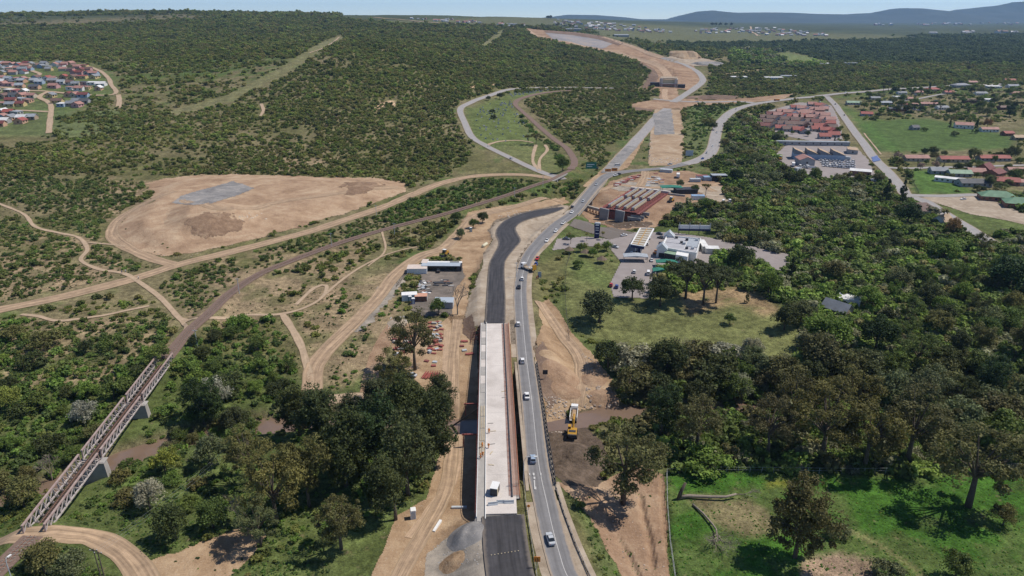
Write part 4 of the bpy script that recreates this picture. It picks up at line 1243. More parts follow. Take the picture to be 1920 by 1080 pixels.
def scatter(poly, n, kinds, hs, tints, label, group, gap=14):
    xs = [p[0] for p in poly]; ys = [p[1] for p in poly]
    got, tries = [], 0
    while len(got) < n and tries < 6000:
        tries += 1
        x, y = rnd.uniform(min(xs), max(xs)), rnd.uniform(min(ys), max(ys))
        if not inside(poly, np.array([x]), np.array([y]))[0] or any(abs(x - a) < gap * 1.3 and abs(y - c) < gap * .7 for a, c in got):
            continue
        got.append((x, y))
        tn_ = rnd.choice(tints)
        plant(x, y, rnd.choice(kinds), rnd.uniform(*hs), tn_, HUE[tn_] + ' ' + label + ', ' + spot(x, y, xs, ys), group, rnd.uniform(.95, 1.3))


scatter([(1265, 420), (1400, 350), (1640, 372), (1720, 450), (1800, 470), (1640, 480), (1480, 470), (1340, 440)], 34, ['round', 'round', 'shrub'], (3.5, 6.5), ['mid', 'dark', 'grey', 'mid', 'olive'], 'bush in the thicket behind the filling station', 'bushes behind the filling station', 16)
scatter([(1500, 480), (1650, 480), (1930, 470), (1930, 640), (1680, 650), (1560, 560)], 38, ['round', 'round', 'airy'], (5, 9), ['mid', 'dark', 'bright', 'grey', 'mid', 'olive'], 'tree in the thicket beside the hidden house', 'trees beside the hidden house', 20)
scatter([(1530, 680), (1930, 650), (1930, 880), (1600, 760), (1420, 760)], 34, ['round', 'dense', 'round', 'airy'], (7, 12), ['mid', 'dark', 'olive', 'grey', 'brown'], 'tree in the wood above the paddock', 'trees above the paddock', 26)
scatter([(1160, 690), (1300, 670), (1500, 680), (1480, 750), (1260, 760), (1180, 740)], 20, ['round', 'shrub'], (4, 8), ['dark', 'mid', 'grey', 'silver', 'brown'], 'bush in the belt between lawn and river', 'bushes between lawn and river', 22)
scatter([(0, 620), (330, 640), (180, 860), (-60, 960), (-120, 700)], 30, ['round', 'shrub'], (3, 5.2), ['mid', 'mid', 'bright', 'olive', 'dark'], 'bush of the thicket left of the truss bridge', 'bushes left of the truss bridge', 26)
scatter([(345, 660), (440, 600), (560, 690), (560, 770), (400, 740), (330, 700)], 16, ['round', 'shrub'], (3.5, 5.5), ['mid', 'bright', 'dark'], 'bush of the ground between railway and access track', 'bushes between railway and access track', 24)
scatter([(290, 760), (360, 780), (480, 830), (470, 980), (250, 960), (200, 900)], 10, ['shrub'], (2.2, 3.4), ['mid', 'bright', 'olive', 'grey'], 'bush on the river bank by the wires', 'bushes on the green river bank', 26)
scatter([(1290, 215), (1420, 225), (1470, 262), (1450, 300), (1500, 330), (1640, 340), (1400, 345), (1380, 300)], 26, ['round', 'shrub'], (4.5, 7.5), ['mid', 'dark', 'grey', 'olive'], 'bush in the green belt below the townhouses', 'bushes below the townhouses', 12)
scatter([(1610, 175), (1760, 172), (1930, 175), (1930, 222), (1700, 214), (1630, 205)], 52, ['round', 'round', 'umbrella'], (5, 9.5), ['dark', 'mid', 'deep', 'grey'], 'garden tree among the upper roofs', 'garden trees among the upper roofs', 9)
scatter([(305, 822), (380, 808), (480, 796), (480, 818), (400, 832), (320, 850)], 12, ['shrub', 'round'], (2.5, 4.5), ['mid', 'olive', 'bright', 'grey'], 'bush hanging over the river between the two pools', 'bushes over the river', 12)

scatter([(1690, 290), (1930, 286), (1930, 362), (1840, 362), (1740, 314)], 26, ['round', 'shrub'], (2.5, 5), ['dark', 'mid', 'grey', 'olive', 'mid'], 'garden tree between the bungalows', 'garden trees between the bungalows', 9)
scatter([(1425, 205), (1560, 195), (1590, 262), (1560, 275), (1440, 258)], 12, ['round', 'shrub'], (2, 3.4), ['dark', 'mid'], 'small tree between the townhouses', 'trees between the townhouses', 8)

# ------------------------------------------------------------------ shrubland: everything nobody could count
def bush_mesh(k, n, per, leaf, flat=1.0):
    g = np.random.default_rng(900 + k)
    C = shell(n, .72, .46 * flat, .42 * flat, g, .2, -.4)
    C[:, 0] += np.sin(C[:, 1] * 3 + k) * .15
    return foliage('bush_%d' % k, C, g.uniform(.2, .42, n), per, leaf, M_BUSH, 900 + k, .85, .45, 1.4, .5)


bushes = [bush_mesh(0, 14, 26, .19), bush_mesh(1, 18, 22, .17, .8), bush_mesh(2, 10, 30, .2, 1.2), bush_mesh(3, 22, 18, .17, .65)]

BASE = [  # photo outline, share of ground covered, size factor, palette, clumpiness
    ([(-900, -50), (2800, -50), (2800, 1400), (-900, 1400)], .42, 1.0, 'hill', .75),
    ([(-900, 20), (1000, 20), (1000, 130), (620, 130), (500, 110), (300, 120), (-900, 120)], .82, 1.0, 'hill', .4),
    ([(-900, 110), (860, 110), (860, 330), (-900, 330)], .52, 1.0, 'hill', .6),
    ([(560, 60), (1000, 55), (1230, 110), (1200, 165), (1060, 165), (860, 190), (900, 270), (930, 330), (650, 330), (540, 200)], .70, 1.0, 'hill', .5),
    ([(960, 60), (1110, 95), (1215, 120), (1205, 162), (960, 165), (860, 150)], 1.0, 1.0, 'hill', .05),
    ([(980, 190), (1060, 170), (1210, 168), (1225, 210), (1130, 310), (1075, 320), (1080, 300), (1040, 262)], .72, .9, 'hill', .5),
    ([(930, 190), (960, 205), (1070, 300), (1060, 325), (1030, 300)], .7, 1.2, 'green', .3),
    ([(-900, 330), (280, 335), (210, 440), (340, 500), (0, 580), (-900, 700)], .60, .85, 'mixed', .8),
    ([(340, 500), (640, 420), (900, 330), (1040, 345), (640, 470), (430, 560), (340, 610), (280, 560)], .64, .8, 'mixed', .75),
    ([(720, 392), (910, 333), (1020, 343), (860, 392), (740, 425)], .9, .9, 'green', .2),
    ([(-900, 590), (320, 600), (300, 690), (60, 950), (-900, 1200)], .85, 1.1, 'green', .35),
    ([(60, 590), (320, 600), (250, 680), (60, 700)], .62, .9, 'mixed', .7),
    ([(340, 620), (560, 590), (600, 760), (560, 830), (430, 780), (330, 680)], .6, 1.0, 'green', .6),
    ([(600, 560), (760, 490), (740, 640), (680, 740), (600, 740), (620, 660)], .45, .7, 'green', .75),
    ([(330, 700), (560, 790), (850, 800), (740, 960), (560, 1060), (440, 990), (330, 930), (200, 960), (120, 980), (200, 860)], .62, .8, 'green', .45),
    ([(0, 1040), (60, 1030), (220, 1060), (260, 1200), (-60, 1200)], .7, .9, 'green', .4),
    ([(560, 1000), (700, 1000), (690, 1100), (420, 1200), (560, 1060)], .4, .7, 'green', .7),
    ([(1255, 330), (1930, 330), (1930, 440), (2700, 460), (2700, 890), (1255, 885), (1170, 760), (1130, 690)], .80, 1.75, 'wood', .3),
    ([(1060, 560), (1090, 640), (1160, 720), (1160, 690), (1080, 620)], .5, .5, 'green', .4),
    ([(1090, 345), (1060, 340), (1020, 350), (1060, 372), (1085, 365)], .9, 1.0, 'green', .1),
    ([(1060, 925), (1130, 1010), (1190, 1150), (1100, 1150), (1085, 1040)], .85, .5, 'green', .2),
    ([(1040, 895), (1060, 900), (1150, 1080), (1120, 1100)], .8, .45, 'green', .3),
    (PADDOCK, .03, .5, 'green', .6),
    (LAWN, .0, .5, 'green', .6),
    ([(1280, 545), (1430, 545), (1500, 600), (1450, 610), (1290, 600)], .06, .6, 'green', .5),
    ([(1075, 462), (1140, 466), (1165, 490), (1140, 500), (1080, 508)], .22, .5, 'green', .5),
    ([(1240, 420), (1290, 385), (1400, 360), (1420, 450), (1260, 437)], .85, 1.4, 'wood', .2),
    ([(1285, 200), (1380, 200), (1345, 300), (1285, 310)], .45, .7, 'green', .6),
    ([(1295, 300), (1350, 270), (1370, 225), (1420, 215), (1470, 262), (1450, 290), (1480, 325), (1640, 345), (1640, 365), (1390, 350), (1345, 325)], .8, 1.5, 'wood', .2),
    ([(1130, 280), (1222, 225), (1222, 315), (1180, 315)], .35, .7, 'green', .6),
    ([(1600, 232), (1640, 225), (1740, 222), (1905, 255), (1905, 285), (1640, 288)], .03, .6, 'green', .5),
    ([(1600, 205), (1690, 300), (1660, 300), (1575, 200)], .1, .6, 'green', .5),
    ([(1690, 288), (1930, 288), (1930, 368), (1720, 368)], .16, .8, 'green', .5),
    ([(1720, 318), (1760, 316), (1830, 362), (1720, 365)], .1, .7, 'green', .5),
    ([(1740, 374), (1940, 410), (1940, 442), (1850, 436), (1770, 402)], .04, .6, 'green', .5),
    ([(1610, 150), (1940, 150), (1940, 225), (1620, 215)], .38, .9, 'wood', .4),
    ([(1330, 125), (1560, 118), (1930, 100), (1930, 160), (1600, 170), (1330, 185)], .72, 1.0, 'hill', .5),
    ([(1250, 70), (1930, 65), (1930, 120), (1560, 118), (1440, 95), (1250, 90)], .97, 1.1, 'far', .1),
    ([(1370, 95), (1460, 95), (1540, 122), (1500, 130), (1370, 118)], .95, 1.6, 'wood', .1),
    ([(1440, 100), (1480, 96), (1565, 118), (1480, 119)], .0, 1, 'far', .1),
    ([(1100, 36), (1500, 58), (1720, 68), (1720, 74), (1300, 82), (1120, 66)], .03, 1, 'far', .4),
    ([(640, 20), (1000, 27), (1120, 38), (1000, 50), (760, 44), (640, 36)], .06, 1, 'far', .4),
    ([(1150, 75), (1260, 85), (1300, 105), (1240, 108), (1180, 85)], .5, 1.2, 'hill', .5),
    ([(0, 118), (150, 116), (216, 138), (222, 180), (160, 208), (100, 225), (100, 255), (0, 255), (-300, 240), (-300, 118)], .06, .6, 'green', .5),
    ([(170, 180), (225, 182), (240, 205), (165, 205)], .75, .9, 'hill', .3),
    ([(880, 195), (960, 175), (1020, 172), (965, 190), (980, 235), (1040, 290), (1040, 325), (880, 262)], .03, .6, 'green', .5),
    ([(310, 210), (420, 180), (520, 130), (590, 85), (635, 66), (652, 70), (602, 97), (535, 142), (430, 192), (330, 218)], .10, .6, 'hill', .5),
    ([(895, 90), (938, 56), (956, 54), (910, 90)], .15, .6, 'hill', .5),
    ([(840, 330), (930, 330), (1050, 340), (1030, 330), (940, 290), (890, 268), (880, 300)], .12, .6, 'green', .6),
    ([(-900, 35), (250, 28), (340, 24), (420, 32), (200, 46), (-900, 60)], .35, 1, 'hill', .6),
]
PAL = dict(
    hill=[(.080, .094, .028), (.062, .078, .025), (.098, .108, .032), (.105, .098, .040), (.088, .118, .030)],
    mixed=[(.070, .092, .028), (.050, .072, .026), (.085, .095, .036), (.075, .115, .032)],
    green=[(.062, .098, .026), (.080, .130, .030), (.050, .074, .026), (.095, .110, .036)],
    wood=[(.074, .104, .030), (.056, .078, .026), (.098, .140, .036), (.120, .125, .085), (.095, .09, .042), (.085, .13, .03)],
    far=[(.050, .068, .032), (.058, .078, .035)])
pts, scl, tnt, kid = [], [], [], []
Yc = 100.0
while Yc < 3300:
    r0 = 1.5 + Yc * .0026 if Yc < 1500 else 5.4 + (Yc - 1500) * .0022
    stp = r0 * 1.38
    amax = min(1.42, .80 + 26 / Yc + 18 / math.sqrt(Yc) * .28)
    nA = int(2 * amax * Yc / stp)
    xs = (np.arange(nA) + rng.random(nA)) * stp - amax * Yc
    ys = Yc + (rng.random(nA) - .5) * stp
    pts.append(np.stack([xs, ys, np.full(nA, r0)], -1))
    Yc += stp
C_ = np.concatenate(pts)
x, y, r0 = C_.T
z = hgt(x, y)
ppx, ppy = project(x, y, z)
cov = np.zeros(len(x)); szf = np.ones(len(x)); cl = np.ones(len(x)); pal = np.zeros(len(x), int)
pn = list(PAL)
for pl, c, sf, pname, cm in BASE:
    m = inside(pl, ppx + (fbm(x, y, 12, 61) - .5) * 10, ppy + (fbm(x, y, 12, 62) - .5) * 6)
    cov[m] = c; szf[m] = sf; cl[m] = cm; pal[m] = pn.index(pname)
nz = fbm(x, y, 24, 71) * .42 + fbm(x, y, 80, 72) * .30 + fbm(x, y, 280, 73) * .28
rank = np.clip((nz - .5) * 2.6 + .5, 0, 1) * cl + rng.random(len(x)) * (1 - cl)
keep = rank < cov
keep = np.where(cl > 0, (1 - rank) < cov * 1.0 + (cov > .9) * .08, keep)
NOVEG += [[(880, 600), (1012, 600), (1050, 905), (1000, 990), (885, 990)], [(1225, 425), (1350, 430), (1345, 495), (1225, 495)], [(1070, 405), (1128, 332), (1140, 332), (1085, 408)]]
for pl in NOVEG:
    keep &= ~inside(pl, ppx, ppy)
for S, hw in NOVEG_LINES:
    bb = (x > S[:, 0].min() - 20) & (x < S[:, 0].max() + 20) & (y > S[:, 1].min() - 20) & (y < S[:, 1].max() + 20)
    ii = np.nonzero(bb & keep)[0]
    if len(ii):
        d, _ = seg_dist(S[:: max(1, len(S) // 60)], x[ii], y[ii])
        keep[ii[d < hw + .55 * r0[ii] * szf[ii]]] = False
x, y, z, r0, szf, pal = (v[keep] for v in (x, y, z, r0, szf, pal))
N_ = len(x)
sz = r0 * szf * (.42 + .75 * rng.random(N_) ** 1.5 + .75 * rng.random(N_) ** 9)
tn = np.array([[*PAL[pn[p]][min(int(rng.random() ** 1.3 * len(PAL[pn[p]])), len(PAL[pn[p]]) - 1)]] for p in pal])
tn *= 2.0 * (.72 + .5 * rng.random(N_))[:, None] * (.62 + .76 * fbm(x, y, 70, 81))[:, None]
tn *= np.array([1.05, 1.03, .86])


def scatter_object(name, pos, s, tint, meshes, label, flat=1.0):
    """one object: copies of the meshes set on its points by geometry nodes"""
    me = bpy.data.meshes.new(name)
    n_ = len(pos)
    me.vertices.add(n_); me.vertices.foreach_set('co', np.asarray(pos, np.float32).ravel())
    a = me.attributes.new('size', 'FLOAT', 'POINT'); a.data.foreach_set('value', np.asarray(s, np.float32))
    a = me.attributes.new('turn', 'FLOAT', 'POINT'); a.data.foreach_set('value', (rng.random(n_) * 6.28).astype(np.float32))
    a = me.attributes.new('which', 'INT', 'POINT'); a.data.foreach_set('value', rng.integers(0, len(meshes), n_).astype(np.int32))
    a = me.attributes.new('tint', 'FLOAT_VECTOR', 'POINT'); a.data.foreach_set('vector', np.asarray(tint, np.float32).ravel())
    me.update()
    o = tag(link(name, me), label, kind='stuff')
    ng = bpy.data.node_groups.new(name, 'GeometryNodeTree')
    ng.interface.new_socket('Geometry', in_out='INPUT', socket_type='NodeSocketGeometry')
    ng.interface.new_socket('Geometry', in_out='OUTPUT', socket_type='NodeSocketGeometry')
    nn = ng.nodes; L = ng.links
    gi = nn.new('NodeGroupInput'); go = nn.new('NodeGroupOutput')
    m2p = nn.new('GeometryNodeMeshToPoints'); L.new(gi.outputs[0], m2p.inputs[0])
    gti = nn.new('GeometryNodeGeometryToInstance')
    for q in reversed(meshes):
        oo = bpy.data.objects.new('source_' + q.name, q)
        oi = nn.new('GeometryNodeObjectInfo'); oi.inputs['Object'].default_value = oo
        oi.inputs['As Instance'].default_value = False
        L.new(oi.outputs['Geometry'], gti.inputs[0])
    iop = nn.new('GeometryNodeInstanceOnPoints')
    L.new(m2p.outputs[0], iop.inputs['Points']); L.new(gti.outputs[0], iop.inputs['Instance'])
    iop.inputs['Pick Instance'].default_value = True

    def named(nm, ty):
        q = nn.new('GeometryNodeInputNamedAttribute'); q.data_type = ty; q.inputs['Name'].default_value = nm
        return q.outputs['Attribute']
    L.new(named('which', 'INT'), iop.inputs['Instance Index'])
    L.new(named('size', 'FLOAT'), iop.inputs['Scale'])
    cx = nn.new('ShaderNodeCombineXYZ'); L.new(named('turn', 'FLOAT'), cx.inputs['Z'])
    L.new(cx.outputs[0], iop.inputs['Rotation'])
    L.new(iop.outputs[0], go.inputs[0])
    md = o.modifiers.new('scatter', 'NODES'); md.node_group = ng
    return o


scatter_object('shrubland', np.stack([x, y, z - .15 * sz], -1), sz, tn, bushes, 'countless dark green bushes of the scrubland')
print('bushes', N_, 'plants', len(TREE_AT))
# ------------------------------------------------------------------ mountains
def mountains():
    prof = [(700, 36), (1000, 34), (1040, 29.5), (1065, 26), (1120, 27), (1170, 31), (1205, 35), (1262, 35), (1288, 25), (1310, 19.5), (1335, 17.5), (1352, 20), (1380, 22.5), (1430, 22), (1480, 23), (1520, 25), (1580, 26), (1640, 23), (1675, 16), (1692, 13.5), (1720, 14), (1750, 17), (1780, 20), (1800, 16), (1840, 11), (1870, 8), (1895, 1.5), (1920, 0), (1990, -9), (2100, -4), (2300, 10), (2600, 20), (2900, 34)]
    Ym = 12500.0
    P = [at_y(px, py, Ym) for px, py in prof]
    ax = np.linspace(P[0][0], P[-1][0], 420)
    top = np.interp(ax, [p[0] for p in P], [p[2] for p in P])
    ys = np.linspace(-1, 1, 34)
    V = []
    for s in ys:
        yy = Ym + s * 2600 + (fbm(ax, ax * 0 + s * 900, 1500, 5) - .5) * 900 * (1 - abs(s))
        sh = (1 - abs(s)) ** 1.25
        rid = 1 + (fbm(ax, ax * 0 + s * 2600, 700, 9) - .5) * 1.1 * min(1, abs(s) * 3) * (1 - abs(s))
        base = 52.0
        V.append(np.stack([ax, yy, base - 6 + np.maximum(0, (top - base)) * sh * rid], -1))
    V = np.stack(V)
    i = np.arange(V.shape[0] * V.shape[1]).reshape(V.shape[:2])
    q = np.stack([i[:-1, :-1], i[:-1, 1:], i[1:, 1:], i[1:, :-1]], -1).reshape(-1, 4)
    m = mat('mountain_slopes', (.035, .05, .038), .95, c2=(.06, .072, .05), scale=.0025, detail=8)
    tag(link('mountains', np_mesh('mountains', V.reshape(-1, 3), q, m)), 'long blue mountain range on the horizon', kind='structure')


mountains()

# ------------------------------------------------------------------ shared building materials
M_CONC = earth('concrete', (.45, .41, .375), (.56, .515, .475), (.64, .595, .55), .05, .01, .06)
M_CONCD = mat('weathered_concrete', (.30, .285, .265), .9, c2=(.40, .38, .35), scale=.6, detail=8)
M_CONCG = mat('shuttered_concrete', (.20, .20, .205), .85, c2=(.30, .30, .30), scale=.3, detail=8)
M_STEELP = mat('weathered_painted_steel', (.34, .29, .27), .6, c2=(.52, .47, .44), scale=.8, coords='obj')
M_RUST = mat('rusty_steel', (.16, .085, .06), .8, c2=(.27, .16, .12), scale=1.2)
M_REDF = mat('red_formwork', (.23, .05, .042), .75, c2=(.34, .12, .10), scale=1.0)
M_REDD = mat('dark_red_formwork', (.15, .045, .040), .8, c2=(.25, .095, .08), scale=1.0)
M_REBAR = mat('rust_orange_rebar', (.40, .16, .09), .85, c2=(.52, .27, .18), scale=2)
M_DARK = mat('dark_steel', (.045, .045, .05), .6, var=.3)
M_WHITE = mat('white_paint', (.72, .72, .70), .6, var=.07, scale=1.0)
M_GREYM = mat('galvanised_sheet', (.36, .39, .41), .5, c2=(.48, .51, .53), scale=.6)
M_TIN = mat('weathered_tin', (.27, .30, .33), .55, c2=(.42, .45, .48), scale=.8)
M_WOOD = mat('formwork_timber', (.42, .34, .22), .9, c2=(.56, .48, .34), scale=1.5)
M_NAVY = mat('navy_paint', (.012, .022, .085), .45, var=.2)
M_GLASS = mat('dark_glass', (.02, .025, .03), .12, var=.2, spec=.6)
M_YELLOW = mat('machine_yellow', (.44, .24, .03), .5, var=.15)
M_RUBBER = mat('rubber', (.02, .02, .02), .9, var=.2)
M_ORANGEP = mat('orange_paint', (.65, .22, .03), .6, var=.12)
M_GREENN = mat('green_netting', (.03, .17, .12), .8, var=.2)
M_BALLAST = mat('rail_ballast', (.135, .088, .07), .95, c2=(.225, .16, .125), scale=1.4, bump=.08, bscale=3)


def frame(name, label, cat, a, b, group=None):
    """Empty at a whose local +Y points to b; returns it and the length"""
    a, b = Vector(a), Vector(b)
    d = b - a
    return thing(name, label, cat, a, math.atan2(d.y, d.x) - math.pi / 2, group), d.length


# ------------------------------------------------------------------ new bridge
NB, NBL = frame('new_bridge', 'pale concrete bridge deck under construction beside the old road', 'bridge', D(938, 963, .45), D(929.5, 606, .45))
NBG = -7.2
link('deck', MB().box(-3.75, 4.35, 0, NBL, -.35, .0).box(-3.0, -1.6, .3, NBL - .3, -1.6, -.36).box(1.2, 2.6, .3, NBL - .3, -1.6, -.36).mesh('deck', M_CONC), NB)
link('kerb', MB().box(-3.95, -3.76, -2, NBL + 1, -.3, .22).mesh('kerb', M_WHITE), NB)
wk = link('walkway', MB().box(-6.05, -4.0, -3, NBL, -.45, -.18).mesh('walkway', M_CONCD), NB)
np_ = 9
for k in range(np_):
    y0 = NBL * .52 + k * (NBL * .47 / np_)
    link('panel', MB().box(-5.85, -4.2, y0, y0 + NBL * .47 / np_ - .25, -.17, -.08 if k % 2 else -.05).mesh('panel', M_CONC if k % 2 else M_CONCD), wk)
for k in range(4):
    y0 = NBL * .22 + k * 7.0
    link('formwork_tray', MB().box(-5.8, -4.3, y0, y0 + 6.5, -.17, -.1).mesh('formwork_tray', M_WOOD), wk)
    link('stringer', MB().box(-5.6, -5.4, y0, y0 + 6.5, -.09, .08).box(-5.1, -4.9, y0, y0 + 6.5, -.09, .08).box(-4.65, -4.5, y0, y0 + 6.5, -.09, .08).mesh('stringer', M_CONCD), wk)
link('side_board', MB().box(-6.25, -6.08, -1, NBL, -.7, .05).mesh('side_board', M_WHITE), NB)
b = MB()
y0 = 0
while y0 < NBL:
    b.bar((-6.4, y0, -.9), (-6.55, y0, .55), .1); y0 += 1.5
b.bar((-6.5, 0, -.55), (-6.5, NBL, -.55), .12).bar((-6.5, 0, .2), (-6.5, NBL, .2), .1)
link('edge_bracket', b.mesh('edge_bracket', M_REDD), NB)
b = MB()
for xx in (2.55, 2.8, 3.65, 3.9, 4.15, 4.5, 4.8, 5.1):
    b.bar((xx, 7, .16 if xx < 3.5 else .28), (xx, NBL - 1, .16 if xx < 3.5 else .28), .07)
y0 = 7
while y0 < NBL - 1:
    b.bar((3.6, y0, .34), (5.25, y0, .34), .07)
    b.bar((5.2, y0, -.3), (5.25, y0, 1.05), .07)
    if int(y0) % 3 == 0:
        b.bar((2.5, y0, .2), (3.4, y0, .2), .06)
    y0 += .55
tag(link('rebar', b.mesh('rebar', M_REBAR), NB), kind='stuff')
link('edge_slab', MB().box(4.36, 5.3, 6, NBL, -.3, -.06).mesh('edge_slab', M_CONCD), NB)
link('edge_board', MB().box(5.34, 5.46, 6, NBL, -.8, .25).mesh('edge_board', M_REBAR), NB)
for k in range(11):
    link('joint', MB().box(-3.6, 2.4, NBL * (k + .5) / 11, NBL * (k + .5) / 11 + .07, .004, .012).mesh('joint', M_CONCD), NB)
link('upstand', MB().box(3.15, 3.5, 6.5, NBL - .5, .01, .42).mesh('upstand', M_DARK), NB)
for k in range(5):
    yy = NBL * (k + .5) / 5
    link('pier', MB().box(-2.9, 2.6, yy - .6, yy + .6, NBG - 3, -1.62).mesh('pier', M_CONCD), NB)
for yy, sd_ in ((NBL * .50, -1), (NBL * .345, -1)):
    link('prop_beam', MB().box(-11.5, -6.6, yy - .2, yy + .2, -3.2, -2.8).box(-11.2, -10.9, yy - .15, yy + .15, NBG - .4, -2.8).box(-7.0, -6.7, yy - .15, yy + .15, NBG - .4, -2.8).mesh('prop_beam', M_REDF), NB)
link('abutment', MB().box(-6.4, 5.4, -2.4, .2, NBG, -.5).box(-6.6, -6.2, -5, 1.5, NBG, -.7).mesh('abutment', M_CONCD), NB)
link('abutment', MB().box(-6.4, 5.4, NBL - .2, NBL + 2, NBG, -.5).mesh('abutment', M_CONCD), NB)
# scaffolding at the far abutment
b = MB()
for k in range(8):
    for j in range(3):
        b.bar((-7.2 - j * 1.6, NBL - 1 - k * 1.3, NBG + 1.0), (-7.2 - j * 1.6, NBL - 1 - k * 1.3, -.5 - j * 1.4), .12)
    b.bar((-7.2, NBL - 1 - k * 1.3, -1 - (k % 3)), (-10.6, NBL - 1 - k * 1.3, -3.2 - (k % 3) * .5), .12)
for j in range(3):
    b.bar((-7.2 - j * 1.6, NBL - 1, -1.5 - j * 1.3), (-7.2 - j * 1.6, NBL - 10, -1.5 - j * 1.3), .12)
tag(link('scaffold', b.mesh('scaffold', M_REDD), NB), kind='stuff')


def on_bridge(x, y, z=0.0):
    return NB.matrix_world @ Vector((x, y, z)) if False else NB.location + Matrix.Rotation(NB.rotation_euler.z, 3, 'Z') @ Vector((x, y, z))


# ------------------------------------------------------------------ old road bridge
OB, OBL = frame('road_bridge', 'old road bridge with dark lattice railing carrying the traffic', 'bridge', D(1014.5, 912, -.02), D(986.5, 684, -.02))
link('deck', MB().box(-4.3, 4.3, -2, OBL + 2, -.6, -.02).box(-3.2, -2.2, 0, OBL, -1.7, -.62).box(2.2, 3.2, 0, OBL, -1.7, -.62).mesh('deck', M_CONCD), OB)
link('kerb', MB().box(-4.28, -3.4, -2, OBL + 2, -.01, .30).mesh('kerb', M_SAND), OB)
link('kerb', MB().box(3.4, 4.28, -2, OBL + 2, -.01, .30).mesh('kerb', M_SAND), OB)
for k in range(4):
    yy = OBL * (k + .5) / 4
    link('pier', MB().box(-2.8, 2.8, yy - .5, yy + .5, -11, -1.72).mesh('pier', M_CONCD), OB)
np_ = 30
pm = MB().box(-.13, .13, -.13, .13, .30, 1.55).box(-.35, -.1, -.1, .1, .3, .9).mesh('post', M_DARK)
rm = MB()
seg = OBL / np_
for zz in (.65, 1.05, 1.45):
    rm.box(-.05, .05, .14, seg - .14, zz, zz + .1)
rm.bar((0, .15, .4), (0, seg - .15, 1.4), .1).bar((0, .15, 1.4), (0, seg - .15, .4), .1)
rm = rm.mesh('rail', M_DARK)
for k in range(np_ + 1):
    link('post', pm, OB, (4.05, k * seg, 0))
    if k < np_:
        link('rail', rm, OB, (4.05, k * seg, 0))

# ------------------------------------------------------------------ second road bridge
SB, SBL = frame('road_bridge', 'second old road bridge with concrete parapet over the gully', 'bridge', D(1070, 403, -.02), D(1128, 337, -.02))
link('deck', MB().box(-5, 5, 0, SBL, -1.2, -.02).mesh('deck', M_CONCD), SB)
for s in (-1, 1):
    link('parapet', MB().box(s * 4.85 - .2, s * 4.85 + .2, 0, SBL, -.01, .95).mesh('parapet', M_SAND), SB)
for k in range(5):
    yy = SBL * (k + .6) / 5.4
    link('pier', MB().box(-4.2, 4.2, yy - .5, yy + .5, -9, -1.22).mesh('pier', M_CONCD), SB)

# ------------------------------------------------------------------ truss railway bridge
TB, TBL = frame('truss_bridge', 'pinkish steel truss railway bridge of three spans', 'bridge', D(63, 1007, -1.6), D(314, 673, -1.6))
SPAN = TBL / 3
HW, TH = 2.6, 2.8
npan = 12
pl = (SPAN - 1.2) / npan
post_m = MB().box(-.14, .14, -.11, .11, .2, TH - .2).mesh('post', M_STEELP)
dg = MB(); dg.bar((0, .05, .25), (0, pl - .05, TH - .25), .22, .2); diag_a = dg.mesh('diagonal', M_STEELP)
dg = MB(); dg.bar((0, .05, TH - .25), (0, pl - .05, .25), .22, .2); diag_b = dg.mesh('diagonal', M_STEELP)
brk = MB().bar((0, 0, .1), (-1.25, 0, -.05), .16).bar((0, 0, TH - .5), (-1.0, 0, .1), .12).mesh('bracket', M_STEELP)
cross_m = MB().box(-HW, HW, -.15, .15, -.35, .05).mesh('cross_beam', M_STEELP)
M_CHORD = mat('faded_red_chord', (.29, .20, .175), .65, c2=(.42, .33, .295), scale=.6)
for s_ in range(3):
    y0 = s_ * SPAN + .6
    sp = link('span', MB().box(-HW - .2, -HW + .2, 0, SPAN - 1.2, -.1, .25).box(HW - .2, HW + .2, 0, SPAN - 1.2, -.1, .25).mesh('span', M_STEELP), TB, (0, y0, 0))
    for sd_ in (-1, 1):
        x0 = sd_ * HW
        tc = MB()
        tc.bar((0, .2, .2), (0, .55, TH), .34, .3).box(-.27, .27, .3, SPAN - 1.5, TH - .17, TH + .17)
        tc.bar((0, SPAN - 1.75, TH), (0, SPAN - 1.4, .2), .34, .3)
        link('top_chord', tc.mesh('top_chord', M_CHORD), sp, (x0, 0, 0))
        for k in range(1, npan):
            link('post', post_m, sp, (x0, k * pl, 0))
            link('bracket', brk, sp, (x0, k * pl, 0), 0, (1 if sd_ > 0 else -1, 1, 1))
        for k in range(npan):
            link('diagonal', diag_a if k < npan / 2 else diag_b, sp, (x0, k * pl, 0))
    for k in range(npan + 1):
        link('cross_beam', cross_m, sp, (0, k * pl, 0))
    link('stringer', MB().box(-.95, -.7, 0, SPAN - 1.2, -.1, .22).box(.7, .95, 0, SPAN - 1.2, -.1, .22).mesh('stringer', M_RUST), sp)
for k in (1, 2):
    link('pier', MB().tbox((-4.4, 4.4, -1.5, 1.5), (-3.6, 3.6, -1.0, 1.0), -9.5, -.45).tbox((2.6, 4.0, -1.6, 1.6), (2.6, 3.8, -1.2, 1.2), -.44, -.1).mesh('pier', M_CONCD), TB, (0, k * SPAN, 0))
for yy in (0.2, TBL - .2):
    link('abutment', MB().box(-3.4, 3.4, yy - 1.2, yy + .4, -7, -.42).mesh('abutment', M_CONCD), TB)
sl_ = MB()
for k in range(int(TBL / .62)):
    sl_.box(-1.25, 1.25, k * .62, k * .62 + .26, .23, .40)
tag(link('sleepers', sl_.mesh('sleepers', mat('tarred_sleeper', (.085, .055, .045), .9, c2=(.15, .11, .09), scale=2)), TB), kind='stuff')
for s in (-1, 1):
    link('rail', MB().box(s * .55 - .07, s * .55 + .07, -1, TBL + 1, .41, .56).mesh('rail', M_RUST), TB)

